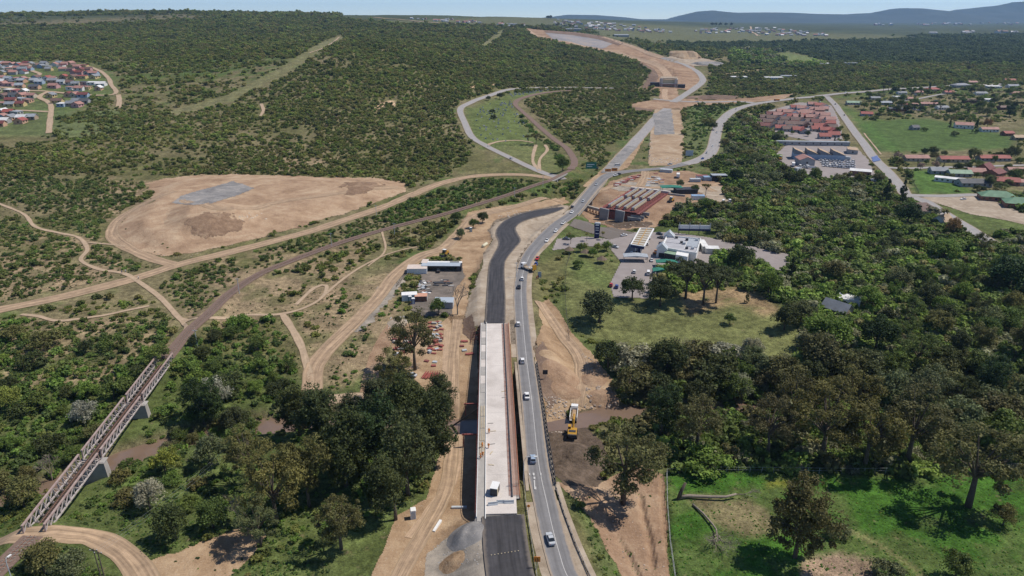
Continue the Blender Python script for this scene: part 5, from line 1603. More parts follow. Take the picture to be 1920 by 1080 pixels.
# ------------------------------------------------------------------ railway on the ground
for pts_, lb in ((RAILN, 'railway line at the near end of the truss bridge'), (RAILF, 'rusty railway line crossing the scrub'), (RAIL_UP, 'railway line curving past the cemetery')):
    w0 = 5.4 if pts_ is not RAIL_UP else 6.5
    rw, S_, h_ = ribbon('railway', pts_, w0, M_BALLAST, 3, lb, own_z=None if pts_ is RAIL_UP else .05)
    if pts_ is RAIL_UP:
        continue
    bS = MB(); dist = 0.0; nxt = 0.0
    T = np.gradient(S_[:, :2], axis=0); T /= np.linalg.norm(T, axis=1, keepdims=True)
    zt = h_.max(axis=1)
    for side_ in (-.55, .55):
        L_ = MB()
        for i in range(len(S_) - 1):
            a = (S_[i, 0] - T[i, 1] * side_, S_[i, 1] + T[i, 0] * side_, zt[i] + .17)
            c = (S_[i + 1, 0] - T[i + 1, 1] * side_, S_[i + 1, 1] + T[i + 1, 0] * side_, zt[i + 1] + .17)
            L_.bar(a, c, .16, .14)
        link('rail', L_.mesh('rail', M_RUST), rw)
    for i in range(len(S_) - 1):
        seg = np.hypot(*(S_[i + 1, :2] - S_[i, :2])); k = 0.0
        while k < seg:
            f = k / seg
            p = S_[i, :2] * (1 - f) + S_[i + 1, :2] * f; zz = zt[i] * (1 - f) + zt[i + 1] * f + .05
            bS.bar((p[0] - T[i, 1] * -1.25, p[1] + T[i, 0] * -1.25, zz), (p[0] - T[i, 1] * 1.25, p[1] + T[i, 0] * 1.25, zz), .26, .12)
            k += .8
    tag(link('sleepers', bS.mesh('sleepers', mat('pale_sleeper', (.19, .16, .135), .9, c2=(.28, .24, .20), scale=2)), rw), kind='stuff')

VB, VBL = frame('rail_viaduct', 'short railway viaduct on concrete piers by the cemetery road', 'viaduct', D(1026, 341, 2.3), D(1070, 319, 2.3))
link('deck', MB().box(-2.6, 2.6, -1, VBL, -1.0, 0).mesh('deck', M_CONCD), VB)
link('ballast_bed', MB().box(-1.9, 1.9, -1, VBL, .003, .35).mesh('ballast_bed', M_BALLAST), VB)
for k in range(5):
    yy = VBL * (k + .7) / 5.3
    link('pier', MB().box(-2.2, 2.2, yy - .8, yy + .8, -9, -1.02).mesh('pier', M_CONCD), VB)

# ------------------------------------------------------------------ second new bridge, with beams on red scaffolding
UB, UBL = frame('unfinished_bridge', 'unfinished bridge of grey beams on red scaffolding', 'bridge', D(1163, 391, 1.5), D(1218, 355, 1.5))
for sp in (0, 1):
    for k in range(4):
        y0 = UBL * (.05 + sp * .49); ln_ = UBL * .44
        x0 = -9.5 + k * 5.6 + (0.8 if sp else 0)
        bm_ = link('beam', MB().box(x0 - .7, x0 + .7, y0, y0 + ln_, .3, .85).box(x0 - .5, x0 + .5, y0, y0 + ln_, -1.58, .29).mesh('beam', M_CONCG), UB)
        link('shutter', MB().box(x0 + .95, x0 + 1.3, y0 + 1, y0 + ln_ - 1, -.9, .55).mesh('shutter', M_WOOD), bm_)
b = MB()
for xx in np.arange(-13, 12.1, 1.9):
    for yy in np.arange(0, UBL, 2.6):
        b.bar((xx, yy, -9.5), (xx, yy, -1.3 + .8 * ((xx + yy) % 1.7)), .17)
    for zz in (-8, -6, -4.2, -2.4, -1.4):
        b.bar((xx, 0, zz), (xx, UBL, zz), .15)
for yy in np.arange(0, UBL, 2.6):
    for zz in (-8.2, -6.2, -4.4, -2.6, -1.5):
        b.bar((-13, yy, zz), (12, yy, zz), .15)
    b.bar((-13, yy, -7), (-6, yy, -1.4), .13).bar((12, yy, -7), (5, yy, -1.4), .13)
tag(link('scaffold', b.mesh('scaffold', M_REDD), UB), kind='stuff')
link('platform', MB().box(11.4, 14.2, -1, UBL + 3, -2.2, -1.9).box(14.2, 14.5, -1, UBL + 3, -2.2, -.9).mesh('platform', M_REDD), UB)
link('side_sheet', MB().box(12.2, 12.35, 0, UBL, -9.5, -2.3).box(-13.3, -13.15, 0, UBL, -9.5, -2.3).box(-13, 12, -.3, -.15, -9.5, -2.6).mesh('side_sheet', M_REDD), UB)
link('soffit_form', MB().box(-13, 12, 0, UBL, -1.75, -1.6).mesh('soffit_form', M_REDD), UB)
link('platform', MB().box(-15.0, -12.6, -1, UBL + 1, -2.2, -1.9).mesh('platform', M_REDF), UB)
for x0 in (-9.5, 1.5):
    link('pier', MB().prism([(x0 - 3.2, -10.5), (x0 + 2.4, -10.5), (x0 + 3.2, -.4), (x0 - 3.0, .2)], -5.2, -3.8).mesh('pier', M_CONCG), UB)
link('wing_wall', MB().box(14.6, 27, UBL - 1.2, UBL - .2, -9, -1.0).mesh('wing_wall', M_CONCD), UB)
link('abutment', MB().box(-15, 15, UBL + 1, UBL + 3.5, -9, -.2).mesh('abutment', M_CONC), UB)
link('beam_pier', MB().box(-12, 10, UBL * .49 - .8, UBL * .49 + .8, -9.4, -1.8).mesh('beam_pier', M_CONCG), UB)
for k, (p, q) in enumerate((((1098, 396), (1143, 409)), )):
    w, wl = frame('steel_gantry', 'long steel gantry lying beside the unfinished bridge', 'gantry', G(*p) + Vector((0, 0, 3)), G(*q) + Vector((0, 0, 3)))
    link('girder', MB().box(-.8, .8, 0, wl, -.2, 1.6).mesh('girder', M_CONCD), w)
    bb = MB()
    for j in range(9):
        bb.bar((-1.2, wl * j / 8, -3.4), (-1.2, wl * j / 8, -.2), .3).bar((1.2, wl * j / 8, -3.4), (1.2, wl * j / 8, -.2), .3)
        bb.bar((1.2, wl * j / 8, -3.2), (1.2, wl * min(j + 1, 8) / 8, -.4), .22)
    link('trestle', bb.mesh('trestle', M_REDD), w)
for k, (px, py) in enumerate(((1189, 413), (1195, 409), (1205, 403))):
    p = G(px, py)
    tag(link('concrete_block', MB().box(-4.5, 4.5, -.5, .5, -.2, 1.9).mesh('concrete_block', M_CONCG), None, p, -.45), ('front', 'middle', 'rear')[k] + ' grey concrete block in the mud of the unfinished bridge', 'block', 'blocks by the unfinished bridge')

# ------------------------------------------------------------------ far flyover
p0, p1 = G(1253, 164), G(1253, 152)
FB, FBL = frame('flyover', 'far flyover abutment with red scaffolding and pale columns', 'bridge', p0, p1)
link('deck', MB().box(-14, 14, 8, 46, 13.2, 14.6).mesh('deck', M_SAND), FB)
for s in (-1, 1):
    link('column', MB().box(s * 11.5 - 1.6, s * 11.5 + 1.6, 2, 5, -1, 14.2).mesh('column', M_CONC), FB)
    link('wing_wall', MB().box(s * 14.2 - 1, s * 14.2 + 1, 5, 30, -1, 13).mesh('wing_wall', M_CONC), FB)
link('back_wall', MB().box(-13, 13, 7, 7.9, -1, 12.6).mesh('back_wall', M_WOOD), FB)
link('crosshead', MB().box(-14, 14, 1.8, 5.2, 5, 6.5).mesh('crosshead', M_CONCD), FB)
b = MB()
for k in range(10):
    b.bar((-12.5 + k * 2.8, -1, -1), (-12.5 + k * 2.8, -1, 4.8), .4)
b.bar((-14, -1, 4.6), (14, -1, 4.6), .5)
link('scaffold', b.mesh('scaffold', M_REDF), FB)
link('falsework', MB().box(-31, -15.5, 1, 14, -1, 7.5).mesh('falsework', M_DARK), FB)
link('falsework', MB().box(15.5, 28, 1, 12, -1, 5).mesh('falsework', M_DARK), FB)
# stockpile
p = G(1276, 109)
sp = MB()
rings = [(34, 0), (30, 4), (20, 14), (13, 17.5)]
vs, fs = [], []
for j, (rr_, zz) in enumerate(rings):
    for k in range(28):
        a = k / 28 * 6.283
        q = 1 + .13 * math.sin(3 * a + j) + .07 * math.sin(7 * a)
        vs.append((math.cos(a) * (rr_ + 14) * q, math.sin(a) * rr_ * q, zz - 1))
for j in range(3):
    fs += [(j * 28 + k, j * 28 + (k + 1) % 28, (j + 1) * 28 + (k + 1) % 28, (j + 1) * 28 + k) for k in range(28)]
fs.append(tuple(3 * 28 + k for k in range(28)))
tag(link('stockpile', MB().add(vs, fs).mesh('stockpile', M_ORANGE), None, p), 'tall stockpile of brown earth above the far curve', 'stockpile')
tag(link('stockpile', MB().add(vs, fs).mesh('stockpile', M_GRAV), None, G(1325, 121), .3, (.9, .8, .35)), 'low grey gravel stockpile beside the far curve', 'stockpile')
# mud heaps at the river
def heap(px, py, r, h, m, label, sx=1.0):
    g = fbm
    n_ = 26
    xs = np.linspace(-1, 1, n_); A, B = np.meshgrid(xs, xs)
    d = np.hypot(A, B)
    zz = np.clip(1 - d, 0, 1) ** .8 * (.6 + .8 * fbm(A * 7 + px, B * 7, 3.0, 4)) * h - .25
    p = G(px, py)
    zz = zz + hgt(A * r * sx + p.x, B * r + p.y) - p.z
    i = np.arange(n_ * n_).reshape(n_, n_)
    q = np.stack([i[:-1, :-1], i[:-1, 1:], i[1:, 1:], i[1:, :-1]], -1).reshape(-1, 4)
    tag(link('earth_heap', np_mesh('earth_heap', np.stack([A * r * sx, B * r, zz], -1).reshape(-1, 3), q, m), None, p), label, 'heap')
heap(1080, 868, 11, 4.2, M_MUD, 'dark clodded mud heap left of the open gum', 1.0)
heap(1060, 885, 7, 2.4, M_MUD, 'lower mud heap beside the old bridge')
heap(1052, 700, 8, 2.6, M_RED, 'brown earth heap beside the river track')
heap(880, 447, 9, 1.6, M_EARTH, 'low earth heap at the dusty bend', 1.3)
heap(1062, 735, 5, 1.6, M_RED, 'low earth heap just above the excavator', 1.4)
heap(1035, 668, 5, 1.8, M_EARTH, 'earth heap left of the river track top', 1.2)
heap(1112, 712, 6, 1.8, M_RED, 'earth heap right of the river track')
heap(1130, 745, 5, 1.4, M_RED, 'low earth heap among the river stones', 1.3)
heap(848, 1055, 4, 1.3, M_EARTH, 'small brown heap on the gravel ramp')
heap(745, 606, 5, 1.5, M_SAND, 'heap of pale stones above the red formwork yard')
heap(875, 1000, 6, 2.2, M_GRAV, 'grey gravel heap at the bridge end')
# ------------------------------------------------------------------ houses
ROOF = {}
for nm, c in dict(red=(.29, .085, .07), salmon=(.34, .185, .155), maroon=(.16, .055, .05), brown=(.15, .095, .08), grey=(.22, .235, .255), darkgrey=(.085, .09, .10), white=(.62, .62, .61), green=(.13, .24, .15), palegreen=(.24, .34, .24), blue=(.22, .32, .46), tin=(.30, .33, .36), tan=(.40, .29, .19)).items():
    ROOF[nm] = mat('roof_' + nm, c, .7, var=.22, scale=.25)
WALL = {}
for nm, c in dict(cream=(.48, .42, .32), white=(.64, .64, .62), peach=(.52, .33, .22), yellow=(.52, .40, .20), brick=(.24, .12, .085), grey=(.34, .34, .335), blue=(.30, .38, .48), pink=(.48, .28, .28), tan=(.36, .28, .20)).items():
    WALL[nm] = mat('wall_' + nm, c, .9, var=.12, scale=.6)
_hm = {}


def house_meshes(w, d, h, kind, rh):
    key = (w, d, h, kind, rh)
    if key in _hm:
        return _hm[key]
    e = .45
    W2, D2 = w / 2, d / 2
    wl = MB().box(-W2, W2, -D2, D2, -1.2, h)
    r = MB()
    if kind == 'gable':          # ridge along x
        wl.prism([(-D2, h), (D2, h), (0, h + rh * .93)], -W2, W2) if False else wl.add([(-W2, -D2, h), (-W2, D2, h), (-W2, 0, h + rh * .93), (W2, -D2, h), (W2, D2, h), (W2, 0, h + rh * .93)], [(0, 2, 1), (3, 4, 5)])
        X, Yv = W2 + e, D2 + e
        zl = h - rh * e / D2
        for s in (-1, 1):
            r.add([(-X, s * Yv, zl), (X, s * Yv, zl), (X, 0, h + rh), (-X, 0, h + rh), (-X, s * Yv, zl + .18), (X, s * Yv, zl + .18), (X, 0, h + rh + .18), (-X, 0, h + rh + .18)],
                  [(0, 1, 2, 3), (4, 7, 6, 5), (0, 4, 5, 1), (1, 5, 6, 2), (3, 7, 4, 0)])
    elif kind == 'hip':
        X, Yv = W2 + e, D2 + e
        k = max(0, W2 - D2)
        r.add([(-X, -Yv, h), (X, -Yv, h), (X, Yv, h), (-X, Yv, h), (-k, 0, h + rh), (k, 0, h + rh)], [(0, 1, 5, 4), (2, 3, 4, 5), (1, 2, 5), (3, 0, 4), (3, 2, 1, 0)])
    else:                        # low single slope sheet
        X, Yv = W2 + .25, D2 + .25
        r.add([(-X, -Yv, h + .02), (X, -Yv, h + .02), (X, Yv, h + rh), (-X, Yv, h + rh), (-X, -Yv, h + .17), (X, -Yv, h + .17), (X, Yv, h + rh + .15), (-X, Yv, h + rh + .15)], [(3, 2, 1, 0), (4, 5, 6, 7), (0, 1, 5, 4), (1, 2, 6, 5), (2, 3, 7, 6), (3, 0, 4, 7)])
        wl.add([(-W2, -D2, h), (-W2, D2, h), (-W2, D2, h + rh), (W2, -D2, h), (W2, D2, h), (W2, D2, h + rh)], [(0, 2, 1), (3, 4, 5)]).add([(-W2, D2, h), (W2, D2, h), (W2, D2, h + rh), (-W2, D2, h + rh)], [(0, 1, 2, 3)])
    _hm[key] = (wl.mesh('wall', WALL['cream']), r.mesh('roof', ROOF['red']))
    return _hm[key]


win_m = MB().box(-.75, .75, -.05, .05, -.6, .6).mesh('window', M_GLASS)
door_m = MB().box(-.5, .5, -.05, .05, 0, 2.1).mesh('door', mat('door_wood', (.12, .07, .045), .7))
chim_m = MB().box(-.5, .5, -.4, .4, -1.5, 1.4).mesh('chimney', WALL['brick'])


def house(px, py, w, d, h, rz, roof, wall, label, kind='gable', rh=None, group=None, windows=True, chimney=False, name='house', cat='house', sc=1.0):
    p = G(px, py)
    rh = rh if rh is not None else d * .24
    wm, rm_ = house_meshes(w, d, h, kind, rh)
    o = thing(name, label, cat, p, rz, group, sc if sc != 1 else None)
    a = link('wall', wm, o); paint(a, WALL[wall])
    r = link('roof', rm_, o); paint(r, ROOF[roof])
    if chimney:
        link('chimney', chim_m, r, (w * .22, 0, h + rh))
    if windows:
        n_ = max(2, int(w / 3.6))
        for k in range(n_):
            x0 = -w / 2 + w * (k + .5) / n_
            if k == n_ // 2 and windows != 'only':
                link('door', door_m, o, (x0, -d / 2 - .03, .02))
            else:
                link('window', win_m, o, (x0, -d / 2 - .03, h * .56))
        if d > 5:
            link('window', win_m, o, (-w / 2 - .03, 0, h * .56), math.pi / 2)
    return o


for a in (
    (1716, 301, 21, 9, 3.0, -.03, 'salmon', 'cream', 'faded red roofed bungalow nearest the street corner'),
    (1786, 303, 25, 9, 3.0, -.05, 'red', 'cream', 'middle red roofed bungalow below the field'),
    (1861, 301, 27, 9, 3.0, -.04, 'red', 'grey', 'rightmost long red roofed bungalow below the field'),
    (1806, 240, 19, 11, 4.2, -.35, 'salmon', 'white', 'school building with salmon roof between cypresses'),
    (1853, 247, 19, 8, 3.4, -.05, 'salmon', 'white', 'white bungalow with thin salmon roof'),
    (1888, 254, 11, 8, 3, .1, 'red', 'brick', 'small red roofed house behind the white bungalow'),
    (1912, 262, 15, 9, 3, -.1, 'tan', 'tan', 'brown roofed house at the right edge'),
    (1714, 243, 9, 7, 3, .2, 'darkgrey', 'grey', 'derelict grey hut alone in the field', 'gable', 2.4),
    (1624, 217, 14, 10, 3, -.3, 'red', 'grey', 'bright red roofed house by the street'),
    (1682, 208, 22, 12, 3, -.25, 'darkgrey', 'brick', 'long dark flat roofed house behind the hedge', 'shed', 1.0),
    (1702, 188, 13, 8, 3, .05, 'salmon', 'cream', 'small salmon roof beside the pale one'),
    (1682, 185, 13, 8, 3, .05, 'white', 'white', 'pale roofed house left of the salmon one', 'shed', .8),
    (1692, 199, 12, 8, 3, 0, 'red', 'cream', 'red roofed house behind the vehicle yard'),
    (1712, 200, 11, 8, 3, 0, 'salmon', 'cream', 'pink roofed house beside the vehicle yard'),
    (1740, 198, 24, 9, 3, -.02, 'salmon', 'tan', 'long pink roofed house below the bend'),
    (1748, 171, 20, 12, 3.5, .1, 'red', 'cream', 'large red roofed house with white gable', 'hip', 3.0),
    (1800, 163, 30, 14, 3.5, .25, 'grey', 'grey', 'wide grey roofed house on the ridge', 'hip', 3.0),
    (1822, 157, 16, 9, 3, .1, 'salmon', 'cream', 'salmon roof above the wide grey one'),
    (1862, 165, 24, 10, 3, .02, 'white', 'white', 'long white roof on the upper right', 'shed', .9),
    (1892, 153, 20, 9, 3, .05, 'red', 'cream', 'red roof at the top right'),
    (1898, 164, 20, 10, 3, .1, 'grey', 'white', 'grey roofed white house at the top right'),
    (1822, 192, 24, 10, 3, 0, 'brown', 'brick', 'brown roofed house among dark trees'),
    (1856, 190, 18, 9, 3, 0, 'white', 'white', 'white roof among dark trees', 'shed', .7),
    (1690, 177, 14, 8, 3, 0, 'grey', 'white', 'grey roof beside the spreading ridge trees'),
    (1600, 196, 20, 9, 3, -.15, 'palegreen', 'grey', 'pale green roofed house behind a grey wall'),
    (1640, 187, 14, 8, 3, 0, 'grey', 'cream', 'grey roof under the spreading ridge trees'),
    (1797, 330, 17, 9, 3, -.1, 'palegreen', 'grey', 'pale green roofed house facing the play park'),
    (1758, 325, 13, 9, 3, -.15, 'grey', 'grey', 'grey roofed house with blue tarpaulin'),
    (1828, 327, 13, 10, 3, -.2, 'salmon', 'peach', 'salmon roofed house beside the maroon ones'),
    (1846, 322, 14, 10, 3.4, .7, 'maroon', 'brick', 'maroon roof gable turned to the street', 'gable', 4.0),
    (1864, 330, 15, 11, 3.4, .6, 'maroon', 'brick', 'second maroon roof below the first'),
    (1824, 348, 23, 10, 3, -.04, 'darkgrey', 'grey', 'long dark grey roofed house'),
    (1787, 342, 26, 6, 3, -.62, 'white', 'white', 'white outbuilding along the park wall', 'shed', .5),
    (1886, 345, 16, 10, 3, -.35, 'red', 'brick', 'red roofed house near the right edge'),
    (1910, 347, 9, 7, 3, -.2, 'salmon', 'cream', 'small salmon garage at the right edge'),
    (1868, 375, 22, 12, 3.4, -.35, 'green', 'brick', 'green hipped roof facing the sandy lot', 'hip', 3.4),
    (1912, 388, 20, 13, 3.4, -.4, 'green', 'brick', 'second green roof at the right edge', 'hip', 3.4),
    (1724, 402, 19, 13, 4.0, .0, 'brown', 'cream', 'old hipped house with faded green and brown roof', 'hip', 4.2),
    (1765, 423, 9, 8, 4, .5, 'tan', 'white', 'white gabled outbuilding by the gravel street', 'gable', 3.4),
    (1568, 588, 11, 7, 3, -.9, 'grey', 'tan', 'hidden house with brown grey roof in the trees', 'gable', 3.0),
    (1592, 570, 9, 6, 3, -.5, 'white', 'white', 'white roofed lean-to of the hidden house', 'shed', .6),
    (1612, 329, 16, 7, 4, -.45, 'white', 'brick', 'white roofed shed at the depot corner', 'shed', .8),
    (1597, 287, 16, 9, 4, 1.2, 'tan', 'grey', 'flat tan roofed shed beside the depot', 'shed', .6),
    (1642, 344, 8, 6, 3, -.3, 'white', 'grey', 'small white roof under the brown tree', 'shed', .5),
    (1385, 148, 30, 12, 4, 0, 'white', 'white', 'pale farm roof left in the far trees', 'shed', .8),
    (1450, 149, 34, 12, 4, 0, 'white', 'white', 'long pale farm roof in the far trees', 'shed', .8),
    (1478, 146, 30, 12, 4, 0, 'tin', 'grey', 'tin farm roof in the far trees', 'shed', .8),
    (1540, 122, 34, 12, 4, 0, 'white', 'white', 'pale roof below the far field', 'shed', .8),
    (1595, 121, 28, 12, 4, 0, 'tin', 'grey', 'tin roof right of the far field', 'shed', .8),
    (1765, 205, 16, 9, 3, .1, 'grey', 'white', 'grey roofed house below the pink roofed one'),
    (1720, 176, 15, 9, 3, .1, 'salmon', 'cream', 'salmon roofed house on the inside of the bend'),
    (1778, 176, 16, 9, 3, .1, 'red', 'cream', 'red roofed house right of the slim cypress'),
    (1838, 178, 18, 9, 3, .0, 'grey', 'white', 'grey roofed white house below the long white roof'),
    (1902, 178, 18, 9, 3, .0, 'salmon', 'cream', 'salmon roofed house below the top right roofs'),
    (1884, 205, 18, 9, 3, .0, 'brown', 'brick', 'brown roofed house right of the white roof'),
    (1660, 196, 15, 9, 3, -.1, 'tin', 'grey', 'tin roofed house left of the vehicle yard'),
    (1905, 325, 16, 9, 3, -.1, 'salmon', 'cream', 'salmon roofed house above the right edge garage'),
    (1075, 58, 60, 26, 7, 0, 'grey', 'grey', 'grey shed on the edge above the far cutting', 'shed', 2),
    (1165, 69, 50, 22, 6, 0, 'tin', 'grey', 'tin shed above the upper haul road', 'shed', 2),
    (955, 49, 60, 24, 7, 0, 'grey', 'white', 'pale shed on the ridge road', 'shed', 2),
):
    house(*a)

# depot: saw-tooth hall and gabled shed
p = G(1533, 298)
DH = thing('depot_hall', 'grey saw-tooth depot hall with four tan roofs', 'hall', p, -.20)
link('wall', MB().box(-22, 22, -7, 7, -1, 5).mesh('wall', WALL['blue']), DH)
WALL['blue'].node_tree.nodes['Principled BSDF'].inputs['Roughness'].default_value = .8
for k in range(4):
    x0 = -22 + k * 11
    t = link('tooth', MB().prism([(x0 + .05, 5.01), (x0 + 10.9, 5.01), (x0 + .05, 9.2)], -7, 7).mesh('tooth', mat('slate_sheet', (.17, .195, .23), .7)), DH)
    link('roof', MB().add([(x0 - .1, -7.4, 9.45), (x0 + 11, -7.4, 5.2), (x0 + 11, 7.4, 5.2), (x0 - .1, 7.4, 9.45), (x0 - .1, -7.4, 9.3), (x0 + 11, -7.4, 5.05), (x0 + 11, 7.4, 5.05), (x0 - .1, 7.4, 9.3)], [(0, 1, 2, 3), (7, 6, 5, 4), (0, 4, 5, 1), (2, 6, 7, 3), (3, 7, 4, 0)]).mesh('roof', ROOF['tan']), t)
house(1508, 308, 16, 13, 5.2, 1.45, 'salmon', 'grey', 'gabled depot shed with faded red roof', 'gable', 2.6, name='depot_shed', cat='shed')
p = G(1523, 273)
o = thing('boundary_building', 'long low white store behind the depot', 'building', p, -.10)
link('wall', MB().box(-36, 36, -2.5, 2.5, -1, 4.2).mesh('wall', WALL['grey']), o)
link('roof', MB().box(-36.3, 36.3, -2.8, 2.8, 4.22, 4.5).mesh('roof', ROOF['tin']), o)
for k in range(9):
    link('window', win_m, o, (-28 + k * 7, -2.55, 2.4))

# townhouses
_tr = random.Random(5)
rows = [((1522, 199), (1546, 203), 3, 0), ((1490, 205), (1535, 210), 5, 0), ((1543, 208), (1549, 209), 1, 0), ((1464, 213), (1500, 216), 4, 0), ((1508, 214), (1546, 220), 5, 0), ((1445, 218), (1495, 223), 5, 1), ((1506, 222), (1556, 228), 5, 0), ((1433, 224), (1470, 228), 4, 2), ((1478, 228), (1555, 235), 7, 2), ((1425, 231), (1480, 237), 5, 2), ((1488, 236), (1558, 243), 7, 2), ((1420, 238), (1476, 246), 5, 2), ((1484, 245), (1506, 250), 3, 3), ((1530, 246), (1562, 250), 3, 3), ((1545, 260), (1562, 257), 2, 3)]
for r_i, (a, c, n_, mix) in enumerate(rows):
    for k in range(n_):
        f = k / max(1, n_ - 1)
        x0, y0 = a[0] + (c[0] - a[0]) * f, a[1] + (c[1] - a[1]) * f
        rf = _tr.choice((['salmon'] * 5 + ['red'], ['salmon', 'red', 'maroon'], ['brown'] * 4 + ['red', 'maroon'], ['red', 'red', 'brown'])[mix])
        house(x0, y0, 12, 8.5, 3.2, -.12 + (1.57 if k % 3 == 2 else 0) + _tr.uniform(-.05, .05), rf, _tr.choice(['cream', 'white', 'grey', 'brick']), 'townhouse with %s roof in the estate, %s' % ({'salmon': 'faded salmon', 'red': 'bright red', 'maroon': 'dark red', 'brown': 'brown'}[rf], spot(x0, y0, (1418, 1562), (198, 262))), 'gable', 3.0, 'townhouses with %s roofs' % rf, name='townhouse', sc=1.0)

# hillside settlement
_sr = random.Random(9)
got = []
cand = []
for y0, xa, xb, st in ((123, -150, 140, 11), (127, -150, 165, 11), (132, -150, 60, 12), (134, 95, 178, 12), (139, -150, 50, 11), (140, 140, 192, 13), (146, 110, 190, 14), (150, -150, 105, 12), (156, -150, 130, 12), (161, -150, 30, 12), (160, 130, 200, 15), (165, 40, 115, 12), (168, 130, 200, 18), (174, -150, 55, 14), (181, 95, 160, 16), (183, -150, 60, 16), (191, 25, 80, 16), (193, 108, 165, 13), (199, 118, 160, 14), (199, -150, 70, 17), (214, -150, 60, 14), (224, -150, 62, 14), (230, -120, 55, 16), (238, -150, 20, 22)):
    x0 = xa
    while x0 < xb:
        cand.append((x0 + _sr.uniform(-3, 3), y0 + _sr.uniform(-1.5, 1.5))); x0 += st
for x0, y0 in cand:
    p = G(x0, y0)
    bad = any(seg_dist(S, np.array([p.x]), np.array([p.y]))[0][0] < hw + 1.5 for S, hw in NOVEG_LINES[-40:])
    if bad or any((p.x - a) ** 2 + (p.y - c) ** 2 < 8 ** 2 for a, c in got) or _sr.random() < .08:
        continue
    got.append((p.x, p.y))
    rf = _sr.choice(['salmon', 'red', 'maroon', 'brown', 'grey', 'darkgrey', 'tin', 'white', 'salmon'] if y0 > 150 else ['salmon', 'red', 'maroon', 'brown', 'salmon', 'grey'])
    wl_ = _sr.choice(['cream', 'white', 'peach', 'yellow', 'grey', 'pink', 'blue', 'tan'])
    kd = 'gable' if _sr.random() < .78 else 'shed'
    house(x0, y0, _sr.choice([7, 8, 9.5]), _sr.choice([6, 7]), 2.7, _sr.choice([.1, 1.65, .05, 1.5, -.1]), rf, wl_, 'small %s house with %s roof in the hillside settlement, %s' % (wl_, {'tin': 'tin', 'darkgrey': 'dark grey', 'salmon': 'faded red', 'maroon': 'dark red'}.get(rf, rf), spot(x0, y0, (-150, 200), (123, 238))), kd, 1.9 if kd == 'gable' else .6, 'houses of the hillside settlement', windows='only' if y0 > 140 else False, name='small_house', sc=1.3)

# far villages
def village(poly, n_, label, group, sc, seed):
    r = random.Random(seed)
    xs = [p[0] for p in poly]; ys = [p[1] for p in poly]
    k = 0
    while k < n_:
        x0, y0 = r.uniform(min(xs), max(xs)), r.uniform(min(ys), max(ys))
        if not inside(poly, np.array([x0]), np.array([y0]))[0]:
            continue
        k += 1
        house(x0, y0, r.choice([8, 10, 12]), 7, 3, r.choice([0, .3, 1.5, -.4]), r.choice(['white', 'tin', 'tin', 'grey', 'salmon', 'grey', 'brown']), r.choice(['white', 'cream', 'pink', 'blue', 'cream', 'grey']), label, 'gable', 2.2, group, False, name='village_house', sc=sc * r.uniform(.8, 1.2))


village([(1030, 36), (1080, 40), (1160, 45), (1250, 57), (1262, 62), (1170, 60), (1080, 54), (1035, 46)], 110, 'tiny house of the near ridge village', 'houses of the near ridge village', 1.4, 1)
village([(1298, 60), (1325, 55), (1390, 50), (1440, 52), (1560, 66), (1560, 69), (1460, 68), (1400, 62), (1320, 64)], 95, 'tiny house of the farther ridge village', 'houses of the farther ridge village', 1.5, 2)
village([(765, 32), (800, 33), (905, 42), (900, 45), (840, 42), (770, 36)], 26, 'tiny house on the ridge road', 'houses on the ridge road', 1.3, 3)
village([(930, 46), (1000, 47), (1010, 53), (985, 53), (940, 50)], 16, 'tiny house above the far cutting', 'houses above the far cutting', 1.3, 4)
village([(1640, 45), (1920, 42), (1920, 46), (1640, 49)], 36, 'tiny white building of the distant town', 'buildings of the distant town', 2.6, 5)
village([(1730, 63), (1920, 60), (1920, 64), (1730, 66)], 12, 'tiny white shed beyond the dark woodland', 'sheds beyond the dark woodland', 2.4, 6)

# ------------------------------------------------------------------ filling station
zg = G(1205, 470).z
zc = zg + 6.0
cpts = [D(1200.7, 428, zc), D(1225.7, 429, zc), D(1207.6, 462.5, zc), D(1183, 458.5, zc)]
C0 = sum((Vector(c) for c in cpts), Vector()) / 4
CN = thing('fuel_canopy', 'long flat canopy with tan panels over the fuel pumps', 'canopy', (C0.x, C0.y, zg))
loc_ = [Vector((c.x - C0.x, c.y - C0.y)) for c in cpts]
def bil(u, v):
    return loc_[0] * (1 - u) * (1 - v) + loc_[1] * u * (1 - v) + loc_[2] * u * v + loc_[3] * (1 - u) * v
link('roof', MB().slab([tuple(q) for q in reversed(loc_)], 5.4, 5.95).mesh('roof', mat('canopy_sheet', (.36, .34, .29), .8, c2=(.45, .43, .38), scale=.4)), CN)
b = MB()
for i in range(4):
    a_, c_ = loc_[i], loc_[(i + 1) % 4]
    b.bar((a_.x, a_.y, 5.95), (c_.x, c_.y, 5.95), .7, .7)
link('border', b.mesh('border', M_WHITE), CN)
a_, c_ = loc_[3], loc_[2]
nrm = Vector((0, -.4))
link('fascia', MB().bar((a_.x, a_.y - .45, 5.3), (c_.x, c_.y - .45, 5.3), .2, 1.3).mesh('fascia', M_NAVY), CN)
for k in range(8):
    v = (k + .5) / 8
    a_, c_ = bil(.03, v), bil(.97, v)
    link('purlin', MB().bar((a_.x, a_.y, 6.08), (c_.x, c_.y, 6.08), .45, .22).mesh('purlin', mat('rusty_tan_beam', (.42, .27, .12), .8)), CN)
a_, c_ = bil(.5, .02), bil(.5, .98)
link('ridge_beam', MB().bar((a_.x, a_.y, 6.2), (c_.x, c_.y, 6.2), .5, .3).mesh('ridge_beam', mat('rusty_tan_beam', (.42, .27, .12))), CN)
for k in range(4):
    for u in (.3, .7):
        q = bil(u, (k + .5) / 4)
        link('column', MB().box(q.x - .25, q.x + .25, q.y - .25, q.y + .25, -.3, 5.38).mesh('column', M_WHITE), CN)
